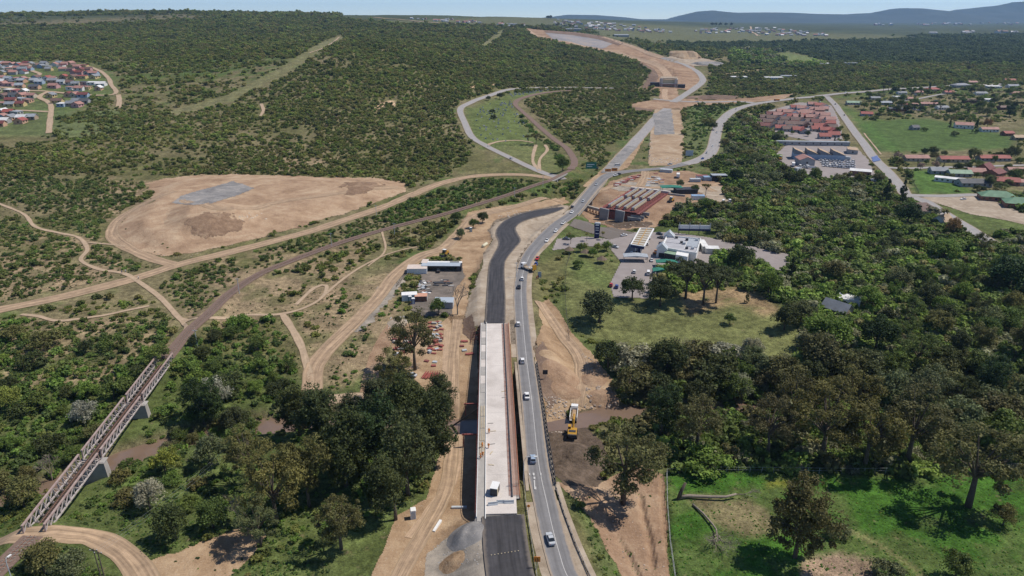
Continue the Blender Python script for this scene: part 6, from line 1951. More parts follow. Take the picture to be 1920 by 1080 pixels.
for k in range(3):
    q = bil(.5, (k + .8) / 3.6)
    po = tag(link('fuel_pump', MB().box(-.5, .5, -1.2, 1.2, 0, 2.0).box(-.9, .9, -2.2, 2.2, -.05, .15).mesh('fuel_pump', M_NAVY), None, (C0.x + q.x, C0.y + q.y, zg)), ('far', 'middle', 'near')[k] + ' fuel pump island under the canopy', 'fuel pump', 'fuel pumps')

zg = G(1270, 480).z
zr = zg + 5.2
sp_ = [D(1251, 441, zr), D(1314, 447, zr), D(1305.5, 474, zr), D(1240, 463, zr)]
C0 = sum((Vector(c) for c in sp_), Vector()) / 4
SHP = thing('station_shop', 'white gabled filling station shop with grey flat roofs', 'shop', (C0.x, C0.y, zg))
q4 = [Vector((c.x - C0.x, c.y - C0.y)) for c in sp_]
def sq(u, v):
    return q4[0] * (1 - u) * (1 - v) + q4[1] * u * (1 - v) + q4[2] * u * v + q4[3] * (1 - u) * v
link('wall', MB().slab([tuple(c) for c in reversed(q4)], -1, 4.6).mesh('wall', M_WHITE), SHP)
M_ROOFG = mat('flat_roof_grey', (.33, .33, .35), .85, c2=(.44, .44, .46), scale=.25)
for k, (u0, u1, v0, v1, z_) in enumerate(((.03, .63, .04, .24, 4.75), (.03, .63, .26, .5, 4.8), (.03, .63, .52, .96, 4.7), (.65, .97, .04, .6, 4.9), (.65, .97, .62, .96, 4.72))):
    link('roof_panel', MB().slab([tuple(c) for c in (sq(u0, v1), sq(u1, v1), sq(u1, v0), sq(u0, v0))], 4.61, z_).mesh('roof_panel', M_ROOFG if k != 3 else M_TIN), SHP)
for i in range(4):
    a_, c_ = q4[i], q4[(i + 1) % 4]
    link('parapet', MB().bar((a_.x, a_.y, 4.9), (c_.x, c_.y, 4.9), .4, .9).mesh('parapet', M_WHITE), SHP)
for nm, u, v in (('gable', .03, 1.02), ('gable', .06, -.02)):
    c_ = sq(u, v)
    gb = link('gable', MB().prism([(-2.7, -1), (2.7, -1), (2.7, 5), (0, 7.6), (-2.7, 5)], -2.6, 2.6).mesh('gable', M_WHITE), SHP, (c_.x, c_.y, 0), -.25)
    for s in (-1, 1):
        link('roof', MB().add([(0, -2.9, 7.9), (s * 3.1, -2.9, 4.9), (s * 3.1, 2.9, 4.9), (0, 2.9, 7.9), (0, -2.9, 7.72), (s * 3.1, -2.9, 4.72), (s * 3.1, 2.9, 4.72), (0, 2.9, 7.72)], [(0, 1, 2, 3), (7, 6, 5, 4), (0, 4, 5, 1), (1, 5, 6, 2), (2, 6, 7, 3)]).mesh('roof', ROOF['blue'] if False else M_GREYM), gb)
    if v > 0:
        link('archway', MB().box(-1.5, 1.5, -2.68, -2.6, -.2, 2.8).mesh('archway', M_DARK), gb)
a_ = sq(.30, 1.03)
link('green_roof', MB().slab([tuple(c) for c in (sq(.13, 1.22), sq(.45, 1.22), sq(.45, .98), sq(.13, .98))], 3.6, 3.9).mesh('green_roof', ROOF['palegreen']), SHP)
link('porch_front', MB().slab([tuple(c) for c in (sq(.14, 1.2), sq(.44, 1.2), sq(.44, 1.0), sq(.14, 1.0))], -.5, 3.58).mesh('porch_front', M_DARK), SHP)
link('annex', MB().slab([tuple(c) for c in (sq(.46, 1.25), sq(.8, 1.25), sq(.8, 1.0), sq(.46, 1.0))], -.5, 4.4).mesh('annex', M_WHITE), SHP)
for k, (u, v) in enumerate(((.5, .45), (.58, .5), (.7, .8), (.86, .75), (.62, .2), (.9, .15), (.3, .12))):
    c_ = sq(u, v)
    link('roof_unit', MB().box(c_.x - .7, c_.x + .7, c_.y - .6, c_.y + .6, 4.9, 5.9).mesh('roof_unit', M_GREYM if k % 2 else M_DARK), SHP)


def shade(px, py, w, d, h, rz, m, label, name='shade_roof'):
    p = G(px, py)
    o = thing(name, label, 'shelter', p, rz)
    link('roof', MB().prism([(-w / 2, h), (w / 2, h), (w / 2, h + .15), (0, h + .7), (-w / 2, h + .15)], -d / 2, d / 2).mesh('roof', m), o)
    for sx in (-1, 1):
        for sy in (-1, 1):
            link('post', MB().box(sx * w * .46 - .08, sx * w * .46 + .08, sy * d * .45 - .08, sy * d * .45 + .08, -.3, h - .01).mesh('post', M_DARK), o)
    return o


shade(1191, 489, 13, 6, 3, -.05, M_TIN, 'grey carport roof on the grass island')
shade(1249, 500, 11, 5, 2.8, -.08, M_GREENN, 'green net carport beside the shop')
shade(1234, 516, 6, 5, 2.8, -.05, M_GREENN, 'small green net carport by the tree')
shade(1258, 359, 16, 8, 3.5, .0, M_GREENN, 'green net workshop roof by the unfinished bridge')
house(1334, 474, 7, 4.5, 3, -.1, 'white', 'white', 'small white plant room behind the shop', 'shed', .3, name='plant_room', cat='shed', windows=False)
house(1318, 466, 3, 12, 3, -.05, 'white', 'white', 'narrow white yard behind the shop', 'shed', .3, name='store_room', cat='shed', windows=False)
p = G(1301, 440)
o = thing('billboard', 'pale billboard frame with blue edge behind the shop', 'billboard', p, -.06)
link('board', MB().box(-9.5, 9.5, -.2, .2, 2.4, 6).mesh('board', M_WHITE), o)
link('stripe', MB().box(-9.6, 9.6, -.3, -.21, 2.4, 3.6).mesh('stripe', M_NAVY), o)
for k in range(4):
    link('frame', MB().box(-9 + k * 6 - .2, -9 + k * 6 + .2, -.45, -.31, 3.7, 7.4).mesh('frame', M_GREYM), o)
    link('leg', MB().box(-9 + k * 6 - .15, -9 + k * 6 + .15, .25, .5, -.5, 7).mesh('leg', M_DARK), o)
p = G(1119, 447)
o = thing('pylon_sign', 'tall navy blue price pylon at the station entrance', 'sign', p, -.15, None, (.72, .72, .85))
link('panel', MB().prism([(-2.2, 0), (1.8, 0), (2.2, 6), (2.5, 10.3), (-1.6, 11.2), (-2.6, 10.6), (-2.2, 5)], -.5, .5).mesh('panel', M_NAVY), o)
for k, zz in enumerate((9.2, 7.4, 5.8, 3.4)):
    link('price_strip', MB().box(-1.4, 1.4, -.58, -.52, zz, zz + (.55 if k else 1.0)).mesh('price_strip', M_WHITE), o)
link('cap', MB().prism([(-2.6, 10.7), (2.5, 10.4), (2.3, 11.3), (-1.8, 11.6)], -.6, .6).mesh('cap', M_WHITE), o)
# thatched shelters
M_THATCH = mat('thatch', (.13, .095, .065), .95, c2=(.20, .155, .11), scale=3)
for k, (px, py, lb) in enumerate(((1128, 493, 'thatched shelter in the picnic garden'), (1098, 480, 'second thatched shelter under the garden trees'), (1067, 475, 'small thatched shelter by the garden fence'))):
    p = G(px, py)
    o = thing('thatched_shelter', lb, 'shelter', p)
    vs = [(math.cos(a * .785) * 3, math.sin(a * .785) * 3, 2.2) for a in range(8)] + [(0, 0, 4.2)]
    link('roof', MB().add(vs, [(i, (i + 1) % 8, 8) for i in range(8)] + [tuple(range(7, -1, -1))]).mesh('roof', M_THATCH), o)
    for a in range(4):
        link('post', MB().box(-.08, .08, -.08, .08, -.2, 2.18).mesh('post', M_BARK), o, (math.cos(a * 1.57) * 2.4, math.sin(a * 1.57) * 2.4, 0))
# ------------------------------------------------------------------ vehicles
PAINT = {}
for nm, c in dict(white=(.74, .74, .73), silver=(.46, .48, .50), grey=(.16, .165, .175), dark=(.03, .032, .036), red=(.45, .03, .03), blue=(.03, .07, .28), orange=(.62, .22, .03), paleblue=(.30, .38, .48), yellow=(.60, .34, .04)).items():
    PAINT[nm] = mat('paint_' + nm, c, .35, var=.04, spec=.5)


def cyl(r, w, n=12):
    v = [(r * math.cos(2 * math.pi * k / n), -w / 2, r * math.sin(2 * math.pi * k / n)) for k in range(n)]
    v += [(x_, w / 2, z_) for x_, _, z_ in v]
    return v, [tuple(range(n)), tuple(range(2 * n - 1, n - 1, -1))] + [(k, k + n, (k + 1) % n + n, (k + 1) % n) for k in range(n)]


wheel_m = MB().add(*cyl(.32, .22)).mesh('wheel', M_RUBBER)
rim_m = MB().add(*cyl(.19, .24, 8)).mesh('rim', M_GREYM)
bigwheel_m = MB().add(*cyl(.55, .4)).mesh('wheel', M_RUBBER)
M_LAMP = mat('tail_lamp', (.35, .02, .02), .3)
M_HEAD = mat('head_lamp', (.6, .6, .58), .2)


def loft(sections, m):
    """body from rings of (x, halfwidth, zbottom, ztop, topwidth)"""
    b = MB(); rings = []
    for x_, hw, z0, z1, tw in sections:
        zm = z0 + (z1 - z0) * .55
        rings.append([(x_, -hw * .96, z0), (x_, -hw, zm), (x_, -tw, z1), (x_, tw, z1), (x_, hw, zm), (x_, hw * .96, z0)])
    vs = [p for r in rings for p in r]; n = 6
    fs = [(i * n + k, (i + 1) * n + k, (i + 1) * n + (k + 1) % n, i * n + (k + 1) % n) for i in range(len(rings) - 1) for k in range(n)]
    fs += [tuple(range(n)), tuple((len(rings) - 1) * n + k for k in range(n - 1, -1, -1))]
    b.add(vs, fs)
    return b.mesh('body', m)


def car_proto(kind):
    w = .86
    if kind == 'sedan':
        L_ = 4.4
        body = loft([(-2.2, .72, .38, .80, .66), (-2.05, w, .25, .95, .78), (-1.0, w, .22, .98, .80), (.8, w, .22, .95, .80), (1.9, w, .25, .80, .74), (2.2, .70, .36, .66, .62)], PAINT['white'])
        cab = [(-1.55, .74, .96, 1.0, .74), (-.85, .70, .96, 1.42, .58), (.15, .70, .95, 1.44, .58), (.95, .74, .93, .96, .74)]
        roof = (-.85, .12, .57, 1.445)
    elif kind == 'hatch':
        L_ = 3.9
        body = loft([(-1.95, .74, .38, .95, .68), (-1.85, w, .25, 1.02, .78), (.9, w, .22, .98, .80), (1.7, w, .25, .84, .74), (1.95, .70, .36, .68, .62)], PAINT['white'])
        cab = [(-1.9, .74, 1.0, 1.04, .72), (-1.5, .70, 1.0, 1.46, .58), (.2, .70, .98, 1.48, .58), (1.0, .74, .96, .99, .74)]
        roof = (-1.5, .18, .57, 1.485)
    elif kind == 'bakkie':
        L_ = 5.0
        body = loft([(-2.5, .84, .45, 1.05, .80), (-2.4, w, .35, 1.08, .82), (-.5, w, .35, 1.08, .82), (1.0, w, .35, 1.05, .82), (2.2, w, .35, .95, .78), (2.5, .74, .45, .85, .66)], PAINT['white'])
        cab = [(-.55, .78, 1.06, 1.1, .78), (-.4, .76, 1.06, 1.62, .64), (.55, .76, 1.06, 1.64, .64), (1.3, .78, 1.0, 1.05, .78)]
        roof = (-.4, .52, .63, 1.645)
    else:   # minibus
        L_ = 5.2
        body = loft([(-2.6, .84, .40, 1.2, .80), (-2.5, .9, .3, 1.25, .86), (1.9, .9, .3, 1.2, .86), (2.5, .86, .35, .95, .78), (2.6, .76, .42, .85, .7)], PAINT['white'])
        cab = [(-2.5, .84, 1.2, 1.25, .84), (-2.35, .82, 1.2, 1.95, .70), (1.2, .82, 1.18, 1.95, .70), (2.2, .82, 1.1, 1.2, .8)]
        roof = (-2.35, 1.18, .69, 1.955)
    glass = loft(cab, M_GLASS); glass.name = 'window'
    rf = MB().box(roof[0], roof[1], -roof[2], roof[2], roof[3], roof[3] + .04).mesh('roof', PAINT['white'])
    lm = MB().box(-L_ / 2 - .02, -L_ / 2 + .1, -.7, -.4, .62, .8).mesh('tail_light', M_LAMP)
    hm = MB().box(L_ / 2 - .16, L_ / 2 - .02, -.66, -.38, .56, .70).mesh('headlight', M_HEAD)
    bed = MB().box(-2.3, -.7, -.68, .68, 1.081, 1.10).mesh('load_bed', M_DARK) if kind == 'bakkie' else None
    return L_, body, glass, rf, lm, hm, bed


CARP = {k: car_proto(k) for k in ('sedan', 'hatch', 'bakkie', 'minibus')}


def car(px, py, head, kind, paint_, label, group=None, z=None, detail=True, sc=1.0):
    """head: photo pixel that the nose points to, or an angle"""
    p = D(px, py, z) if z is not None else G(px, py)
    if isinstance(head, tuple):
        q = D(*head, z) if z is not None else G(*head)
        rz = math.atan2(q.y - p.y, q.x - p.x)
    else:
        rz = head
    L_, body, glass, rf, lm, hm, bed = CARP[kind]
    p = p + Vector((0, 0, .30 if z is None else .14))
    nm = {'sedan': 'car', 'hatch': 'car', 'bakkie': 'pickup', 'minibus': 'minibus'}[kind]
    o = thing(nm, label, nm, p, rz, group, sc)
    a = link('body', body, o); paint(a, PAINT[paint_])
    link('window', glass, o)
    r = link('roof', rf, o); paint(r, PAINT[paint_])
    if bed:
        link('load_bed', bed, o)
    for sx in (-1, 1):
        for sy in (-1, 1):
            w_ = link('wheel', wheel_m, o, (sx * L_ * .3, sy * .76, .31))
            if detail:
                link('rim', rim_m, w_)
    if detail:
        for s in (0, 1):
            link('tail_light', lm, a, (0, s * 1.1, 0)); link('headlight', hm, a, (0, s * 1.04, 0))
    return o


UPR = lambda x, y: (x, y)
for a in (
    (1032, 1014, (1022, 985), 'sedan', 'silver', 'silver sedan nearest on the tar road', None, .2),
    (999, 864, (996, 830), 'hatch', 'paleblue', 'blue grey hatchback leaving the old bridge', None, .2),
    (988, 745, (984, 715), 'sedan', 'white', 'white sedan in the middle of the old bridge', None, .2),
    (979.5, 679, (976, 650), 'hatch', 'white', 'white hatchback at the far end of the old bridge', None, .2),
    (971.5, 610, (970, 580), 'hatch', 'white', 'white hatchback beside the far end of the deck', None, .2),
    (973, 540, (974, 515), 'sedan', 'dark', 'dark sedan behind the white one below the truck', None, .2),
    (979, 525, (981, 505), 'hatch', 'white', 'white hatchback just below the turning truck', None, .2),
    (1004.5, 498, (995, 515), 'hatch', 'blue', 'blue hatchback right behind the truck', None, .2),
    (1007.5, 486.5, (1000, 500), 'sedan', 'red', 'dark red sedan behind the blue hatchback', None, .2),
    (1025.5, 453, (1012, 470), 'sedan', 'white', 'white sedan on the road bend', None, .2),
    (1042, 435, (1030, 448), 'hatch', 'white', 'white hatchback beyond the road bend', None, .2),
    (1056, 420, (1045, 430), 'bakkie', 'white', 'white pickup past the station turn', None, .2),
    (1072, 399.5, (1060, 412), 'sedan', 'white', 'white sedan entering the second bridge', None, .2),
    (1073, 389.5, (1085, 376), 'sedan', 'dark', 'dark sedan on the left lane of the second bridge', None, .2),
    (1093, 379, (1080, 394), 'hatch', 'silver', 'silver hatchback on the second bridge', None, .2),
    (1118, 347.5, (1105, 363), 'sedan', 'silver', 'silver sedan at the far end of the second bridge', None, .2),
    (1154, 330, (1140, 333), 'bakkie', 'white', 'white pickup at the junction mouth', None, .1),
    (1161, 327.5, (1175, 324), 'sedan', 'dark', 'dark car beside the pickup at the junction', None, .1),
    (1120, 317.5, (1126, 311), 'sedan', 'dark', 'dark car on the earth verge by the green sign'),
    (1158, 312, (1168, 311.5), 'minibus', 'white', 'white van parked on the closed lane'),
    (1256, 309.5, (1240, 312), 'bakkie', 'silver', 'silver pickup left of the curve'),
    (1317, 299, (1300, 305), 'hatch', 'blue', 'blue hatchback coming out of the curve'),
    (1325, 288, (1331, 280), 'bakkie', 'white', 'white pickup inside the curve'),
    (1336, 275.5, (1334, 285), 'hatch', 'white', 'white hatchback on the straight above the curve'),
    (1344, 249.5, (1341, 262), 'bakkie', 'white', 'white pickup halfway up the hill road'),
    (1380, 205.5, (1395, 198), 'bakkie', 'white', 'white pickup at the interchange turn'),
    (1384, 193.5, (1396, 193), 'sedan', 'dark', 'dark car on the interchange link'),
    (1307, 191.5, (1320, 192), 'bakkie', 'white', 'white pickup on the interchange link'),
    (1313, 155, (1316, 150), 'hatch', 'white', 'white car on the far curve'),
    (1537, 192, (1550, 195), 'hatch', 'white', 'white car turning off the hill road'),
    (1566, 196.5, (1575, 208), 'hatch', 'dark', 'dark car at the top of the straight street'),
    (1583, 217, (1575, 205), 'sedan', 'dark', 'dark car coming up the straight street'),
    (1585, 174.5, (1570, 176), 'minibus', 'white', 'white minibus on the ridge road'),
    (958, 298.5, (945, 291), 'hatch', 'white', 'small white car on the cemetery road'),
    (1170, 443, (1182, 441), 'sedan', 'white', 'white car crossing the forecourt'),
    (1153.5, 465, (1165, 468), 'sedan', 'silver', 'silver car left of the canopy'),
    (1236.5, 440.5, (1250, 443), 'sedan', 'dark', 'dark car parked behind the canopy'),
    (1239, 447.5, (1225, 445), 'sedan', 'grey', 'grey car parked beside the shop wall'),
    (1221.5, 490, (1220, 480), 'sedan', 'white', 'white car waiting before the shop'),
    (1229, 475, (1231, 468), 'bakkie', 'orange', 'orange pickup at the shop corner'),
    (1215.5, 515, (1216, 505), 'minibus', 'white', 'white minibus parked by the dark tree'),
    (1224.5, 515, (1226, 505), 'hatch', 'silver', 'silver hatchback beside the parked minibus'),
    (1189, 512, (1190, 503), 'hatch', 'white', 'white car behind the car park tree'),
    (1145.5, 537, (1148, 526), 'hatch', 'red', 'bright red car at the flower border'),
    (1156, 540, (1158, 530), 'hatch', 'blue', 'blue car next to the bright red one'),
    (1217, 448.5, (1222, 440), 'hatch', 'white', 'white car at the far pump'),
    (1213.5, 459.5, (1218, 450), 'hatch', 'white', 'white car at the near pump'),
    (1189, 476, (1178, 474), 'sedan', 'silver', 'silver car in the shade of the canopy front'),
    (1062, 450, (1075, 451), 'sedan', 'grey', 'grey car at the station entrance'),
    (1806, 375, (1790, 376), 'sedan', 'white', 'white car alone on the sandy lot'),
    (1356, 380, (1356, 370), 'minibus', 'white', 'left white minibus in the sandy yard'),
    (1368, 379.5, (1363, 370), 'minibus', 'white', 'right white minibus in the sandy yard'),
    (1366, 369, (1370, 362), 'bakkie', 'grey', 'grey pickup behind the white minibuses'),
    (1808, 321, (1800, 319), 'bakkie', 'white', 'white pickup beside the pale green roof'),
    (822, 510, (822, 500), 'bakkie', 'dark', 'dark pickup under the blue shed roof'),
    (772, 706, (760, 702), 'sedan', 'silver', 'silver car under the tall yard gum'),
):
    car(*a)
_dr = random.Random(3)
for k, (x0, y0) in enumerate([(1540 + 7 * (i % 6) + 2.5 * (i // 6), 302 + 3.6 * (i // 6) + .6 * (i % 6)) for i in range(24)] + [(1588 + 5 * (i % 3), 304 + 4 * (i // 3)) for i in range(12)]):
    if _dr.random() < .1:
        continue
    car(x0, y0, _dr.choice([.2, 3.3, .1]) + _dr.uniform(-.1, .1), _dr.choice(['bakkie', 'bakkie', 'hatch', 'sedan']), _dr.choice(['white', 'white', 'white', 'silver']), 'pale vehicle parked in the rows of the depot yard', 'vehicles parked in the depot yard', None, False, 1.15)
for k, (x0, y0) in enumerate([(1532, 297), (1537, 297.5), (1561, 298.5), (1568, 299), (1577, 302), (1500, 314), (1507, 315), (1533, 324), (1715, 207), (1722, 208), (1700, 207), (1712, 206), (1727, 208.5), (1716, 179), (1755, 190)]):
    car(x0, y0, _dr.choice([1.5, 1.6, .2]), 'minibus' if k % 2 else 'bakkie', 'white' if k % 4 else 'silver', 'pale van or pickup standing in a yard on the right', 'vans in the right hand yards', None, False, 1.1)


def truck(px, py, head, label, load='flat', z=None, cab='white', bed_m=None, name='truck', sc=1.0):
    p = D(px, py, z) if z is not None else G(px, py)
    q = D(*head, z) if z is not None else G(*head)
    o = thing(name, label, 'truck', p + Vector((0, 0, .25)), math.atan2(q.y - p.y, q.x - p.x), None, sc)
    link('chassis', MB().box(-4.6, 3.2, -.5, .5, .75, 1.05).mesh('chassis', M_DARK), o)
    c = link('cab', MB().prism([(2.0, .6), (4.1, .6), (4.15, 1.6), (3.85, 2.9), (2.0, 2.95)], -1.2, 1.2).mesh('cab', PAINT[cab]), o)
    link('windscreen', MB().add([(4.17, -1.05, 1.7), (4.17, 1.05, 1.7), (3.93, 1.0, 2.7), (3.93, -1.0, 2.7)], [(0, 1, 2, 3)]).mesh('windscreen', M_GLASS), c)
    for s in (-1, 1):
        link('side_window', MB().box(2.7, 3.7, s * 1.21 - .01, s * 1.21 + .01, 1.75, 2.5).mesh('side_window', M_GLASS), c)
    if load == 'flat':
        link('load_bed', MB().box(-4.6, 1.7, -1.25, 1.25, 1.06, 1.3).box(1.5, 1.7, -1.25, 1.25, 1.31, 2.3).mesh('load_bed', M_SAND), o)
        link('sign_board', MB().box(-5.2, -4.7, -1.25, 1.25, 1.0, 3.7).mesh('sign_board', M_YELLOW), o)
        link('load_crate', MB().box(-4.4, -3.4, -.9, .9, 1.31, 2.1).box(-1.8, -1.2, -.6, .6, 1.31, 1.7).mesh('load_crate', M_WHITE), o)
    elif load == 'tipper':
        link('tipper_body', MB().box(-4.7, 1.6, -1.3, 1.3, 1.06, 1.3).box(-4.7, 1.6, -1.3, -1.15, 1.31, 2.6).box(-4.7, 1.6, 1.15, 1.3, 1.31, 2.6).box(1.45, 1.6, -1.14, 1.14, 1.31, 2.8).mesh('tipper_body', bed_m or M_WHITE), o)
        link('load', MB().tbox((-4.4, 1.4, -1.1, 1.1), (-3.6, .8, -.5, .5), 1.31, 2.3).mesh('load', M_EARTH), o)
    else:
        link('box_body', MB().box(-4.7, 1.7, -1.25, 1.25, 1.06, 3.5).mesh('box_body', bed_m or M_WHITE), o)
    for x_ in (-3.9, -2.6, 2.9):
        for s in (-1, 1):
            link('wheel', bigwheel_m, o, (x_, s * 1.02, .53))
    return o


truck(989, 506, (975, 501), 'white flatbed truck with yellow board turning across the road', 'flat', .15)
truck(1076, 782, (1077.5, 766), 'white dump truck facing away beside the yellow excavator', 'tipper')
truck(1456, 189.5, (1440, 190.5), 'orange loaded truck on the hill road', 'tipper', None, 'orange', M_ORANGEP)
truck(1487, 312, (1487, 305), 'white box truck at the depot shed', 'box')
truck(1496, 322, (1506, 319), 'grey bodied truck at the depot hedge', 'box', None, 'white', M_GREYM)
truck(1519, 317, (1512, 316), 'white flat truck in the depot yard', 'tipper')
truck(1584, 301, (1576, 300), 'pale box truck at the depot hall end', 'box', None, 'white', M_GREYM)
truck(1271, 333, (1271, 326), 'white truck parked in the workshop yard', 'box')


# ------------------------------------------------------------------ machines
def excavator(px, py, head, label):
    p, q = G(px, py), G(*head)
    o = thing('excavator', label, 'excavator', p + Vector((0, 0, .15)), math.atan2(q.y - p.y, q.x - p.x))
    for s in (-1, 1):
        link('track', MB().prism([(-2.2, .25), (-1.9, 0), (1.9, 0), (2.2, .25), (2.2, .7), (1.9, .95), (-1.9, .95), (-2.2, .7)], s * 1.35 - .33, s * 1.35 + .33).mesh('track', M_RUBBER), o)
    link('undercarriage', MB().box(-1.2, 1.2, -1.0, 1.0, .5, 1.1).mesh('undercarriage', M_DARK), o)
    h_ = link('house', MB().prism([(-2.9, 1.3), (-2.6, 1.12), (1.3, 1.12), (1.3, 2.2), (-2.2, 2.5), (-2.9, 2.2)], -1.45, 1.45).mesh('house', M_YELLOW), o)
    link('engine_cover', MB().box(-2.0, -.9, -1.1, 1.1, 2.5, 2.66).mesh('engine_cover', M_DARK), h_)
    link('counterweight', MB().prism([(-3.4, 1.2), (-2.92, 1.2), (-2.92, 2.3), (-3.3, 2.2)], -1.4, 1.4).mesh('counterweight', M_DARK), h_)
    c = link('cab', MB().prism([(.2, 1.2), (1.9, 1.2), (2.0, 2.0), (1.6, 3.05), (.2, 3.05)], .55, 1.45).mesh('cab', M_GLASS), o)
    link('roof', MB().box(.15, 1.65, .5, 1.5, 3.06, 3.16).mesh('roof', M_YELLOW), c)
    bm_ = link('boom', MB().tube([(1.2, -.2, 1.8), (3.0, -.2, 4.2), (6.2, -.2, 4.0)], [.38, .42, .26], 6).mesh('boom', M_YELLOW), o)
    ar = link('arm', MB().tube([(6.0, -.2, 4.4), (6.9, -.2, 2.6), (7.3, -.2, 1.9)], [.3, .26, .2], 6).mesh('arm', M_YELLOW), bm_)
    link('bucket', MB().prism([(6.6, 1.7), (7.6, 1.9), (7.7, 1.2), (7.1, .7), (6.5, .9)], -.9, .5).mesh('bucket', M_DARK), ar)
    link('ram', MB().bar((1.6, -.2, 1.9), (3.4, -.2, 3.7), .18).mesh('ram', M_GREYM), bm_)
    return o


excavator(1073, 817, (1075, 800), 'yellow excavator loading beside the river pools')
def loader(px, py, head, label):
    p, q = G(px, py), G(*head)
    o = thing('site_loader', label, 'loader', p + Vector((0, 0, .3)), math.atan2(q.y - p.y, q.x - p.x), None, 1.15)
    link('body', MB().prism([(-2.6, .7), (1.2, .7), (1.2, 1.6), (-2.2, 2.0), (-2.6, 1.7)], -.95, .95).mesh('body', M_YELLOW), o)
    c = link('cab', MB().tbox((-.6, 1.0, -.8, .8), (-.5, .8, -.7, .7), 1.75, 3.0).mesh('cab', M_GLASS), o)
    link('roof', MB().box(-.6, .9, -.8, .8, 3.01, 3.12).mesh('roof', M_WHITE), c)
    link('arm', MB().bar((.8, -.7, 1.5), (3.0, -.7, .8), .22).bar((.8, .7, 1.5), (3.0, .7, .8), .22).mesh('arm', M_DARK), o)
    link('bucket', MB().prism([(2.9, .2), (3.9, .15), (3.3, 1.2), (2.9, 1.2)], -1.2, 1.2).mesh('bucket', M_DARK), o)
    for x_ in (-1.6, 1.0):
        for s in (-1, 1):
            link('wheel', bigwheel_m, o, (x_, s * 1.1, .55))
loader(834, 480, (828, 484), 'wheel loader parked above the site camp')
loader(1463, 300, (1466, 296), 'yellow loader in the depot corner')
loader(1258, 379, (1252, 382), 'loader at work beside the green net roof')


# ------------------------------------------------------------------ site camp and stacks
def container(px, py, head, w, l, h, m, label, name='container', roof=None, cat='container'):
    p = G(px, py)
    rz = math.atan2(G(*head).y - p.y, G(*head).x - p.x) if isinstance(head, tuple) else head
    o = thing(name, label, cat, p, rz)
    b = MB().box(-l / 2, l / 2, -w / 2, w / 2, -.3, h)
    link('body', b.mesh('body', m), o)
    link('roof', MB().box(-l / 2 - .12, l / 2 + .12, -w / 2 - .12, w / 2 + .12, h + .01, h + .16).mesh('roof', roof or m), o)
    link('door', MB().box(l / 2 + .005, l / 2 + .06, -w * .38, w * .38, .1, h * .85).mesh('door', M_GREYM), o)
    r = MB()
    k = -l / 2 + .3
    while k < l / 2:
        r.box(k, k + .12, -w / 2 - .06, -w / 2 - .005, .1, h - .1); k += .5
    link('rib', r.mesh('rib', m), o)
    return o


M_PINKM = mat('faded_pink_sheet', (.55, .44, .38), .7, c2=(.62, .56, .50), scale=.5)
M_BLUEG = mat('blue_grey_sheet', (.32, .37, .42), .5, c2=(.42, .47, .52), scale=.5)
container(783, 510, .02, 6.5, 10, 2.8, M_WHITE, 'wide white container with rusty pink roof in the camp', roof=M_PINKM)
container(797, 500, 1.5, 3, 6, 3, M_WHITE, 'small white container between the two camp sheds', roof=M_PINKM)
p = G(828, 504)
o = thing('camp_shed', 'long blue grey roofed open shed of the site camp', 'shed', p, -.02)
link('roof', MB().prism([(-10, 3.0), (10, 3.0), (10, 3.2), (-10, 3.2)], -4.5, 1.0).mesh('roof', M_BLUEG), o)
link('back_store', MB().box(-10, 10.5, 1.3, 3.9, -.3, 2.9).mesh('back_store', M_WHITE), o)
link('side_wall', MB().box(8.0, 10.8, -4.4, .9, -.3, 2.95).mesh('side_wall', M_DARK), o)
link('inner_wall', MB().box(-10, 8, 1.02, 1.2, -.3, 2.95).mesh('inner_wall', WALL['tan']), o)
for k in range(4):
    link('post', MB().box(-9.8 + k * 6, -9.6 + k * 6, -4.4, -4.2, -.3, 2.98).mesh('post', M_DARK), o)
container(852, 504, .0, 5, 4.5, 3, mat('olive_tarp', (.06, .06, .04), .8), 'dark olive container at the end of the long shed')
container(833, 574, -.03, 6, 8.5, 3, M_TIN, 'tin roofed hut behind the green garden tree', 'tin_hut', M_BLUEG, 'hut')
container(768, 561, .15, 4, 7, 2.8, M_WHITE, 'white box container at the camp corner')
container(790, 563, .05, 4, 5.5, 2.6, M_RUST, 'rusty hut with orange roof in the camp', 'rusty_hut', mat('orange_sheet', (.5, .24, .15), .8, c2=(.58, .34, .25), scale=.6), 'hut')
container(1308, 374, -.05, 5, 9, 3, M_WHITE, 'blue roofed hut by the unfinished bridge', 'site_hut', ROOF['blue'], 'hut')
container(1285, 362, .1, 8, 16, 3.5, M_DARK, 'long black shed by the unfinished bridge', 'black_shed', M_DARK, 'shed')
container(1316, 336, .0, 6, 9, 3, M_WHITE, 'red fronted hut in the workshop row', 'workshop_hut', M_REDD, 'hut')
container(1328, 338, .0, 6, 8, 3, M_BLUEG, 'blue roofed hut in the workshop row', 'workshop_hut', ROOF['blue'], 'hut')
container(1347, 338, .0, 7, 12, 4.5, M_DARK, 'tall dark shed at the end of the workshop row', 'workshop_shed', M_TIN, 'shed')
container(1303, 341, .0, 4, 8, 2.5, M_GREYM, 'low grey container in the workshop row')
container(1249, 323, -.4, 5, 10, 2.5, M_GREYM, 'grey container by the hill road')
container(1105, 321, 1.2, .4, 10, 5.5, mat('road_sign_green', (.01, .14, .09), .5), 'green road sign panel at the junction', 'road_sign', None, 'sign') if False else None
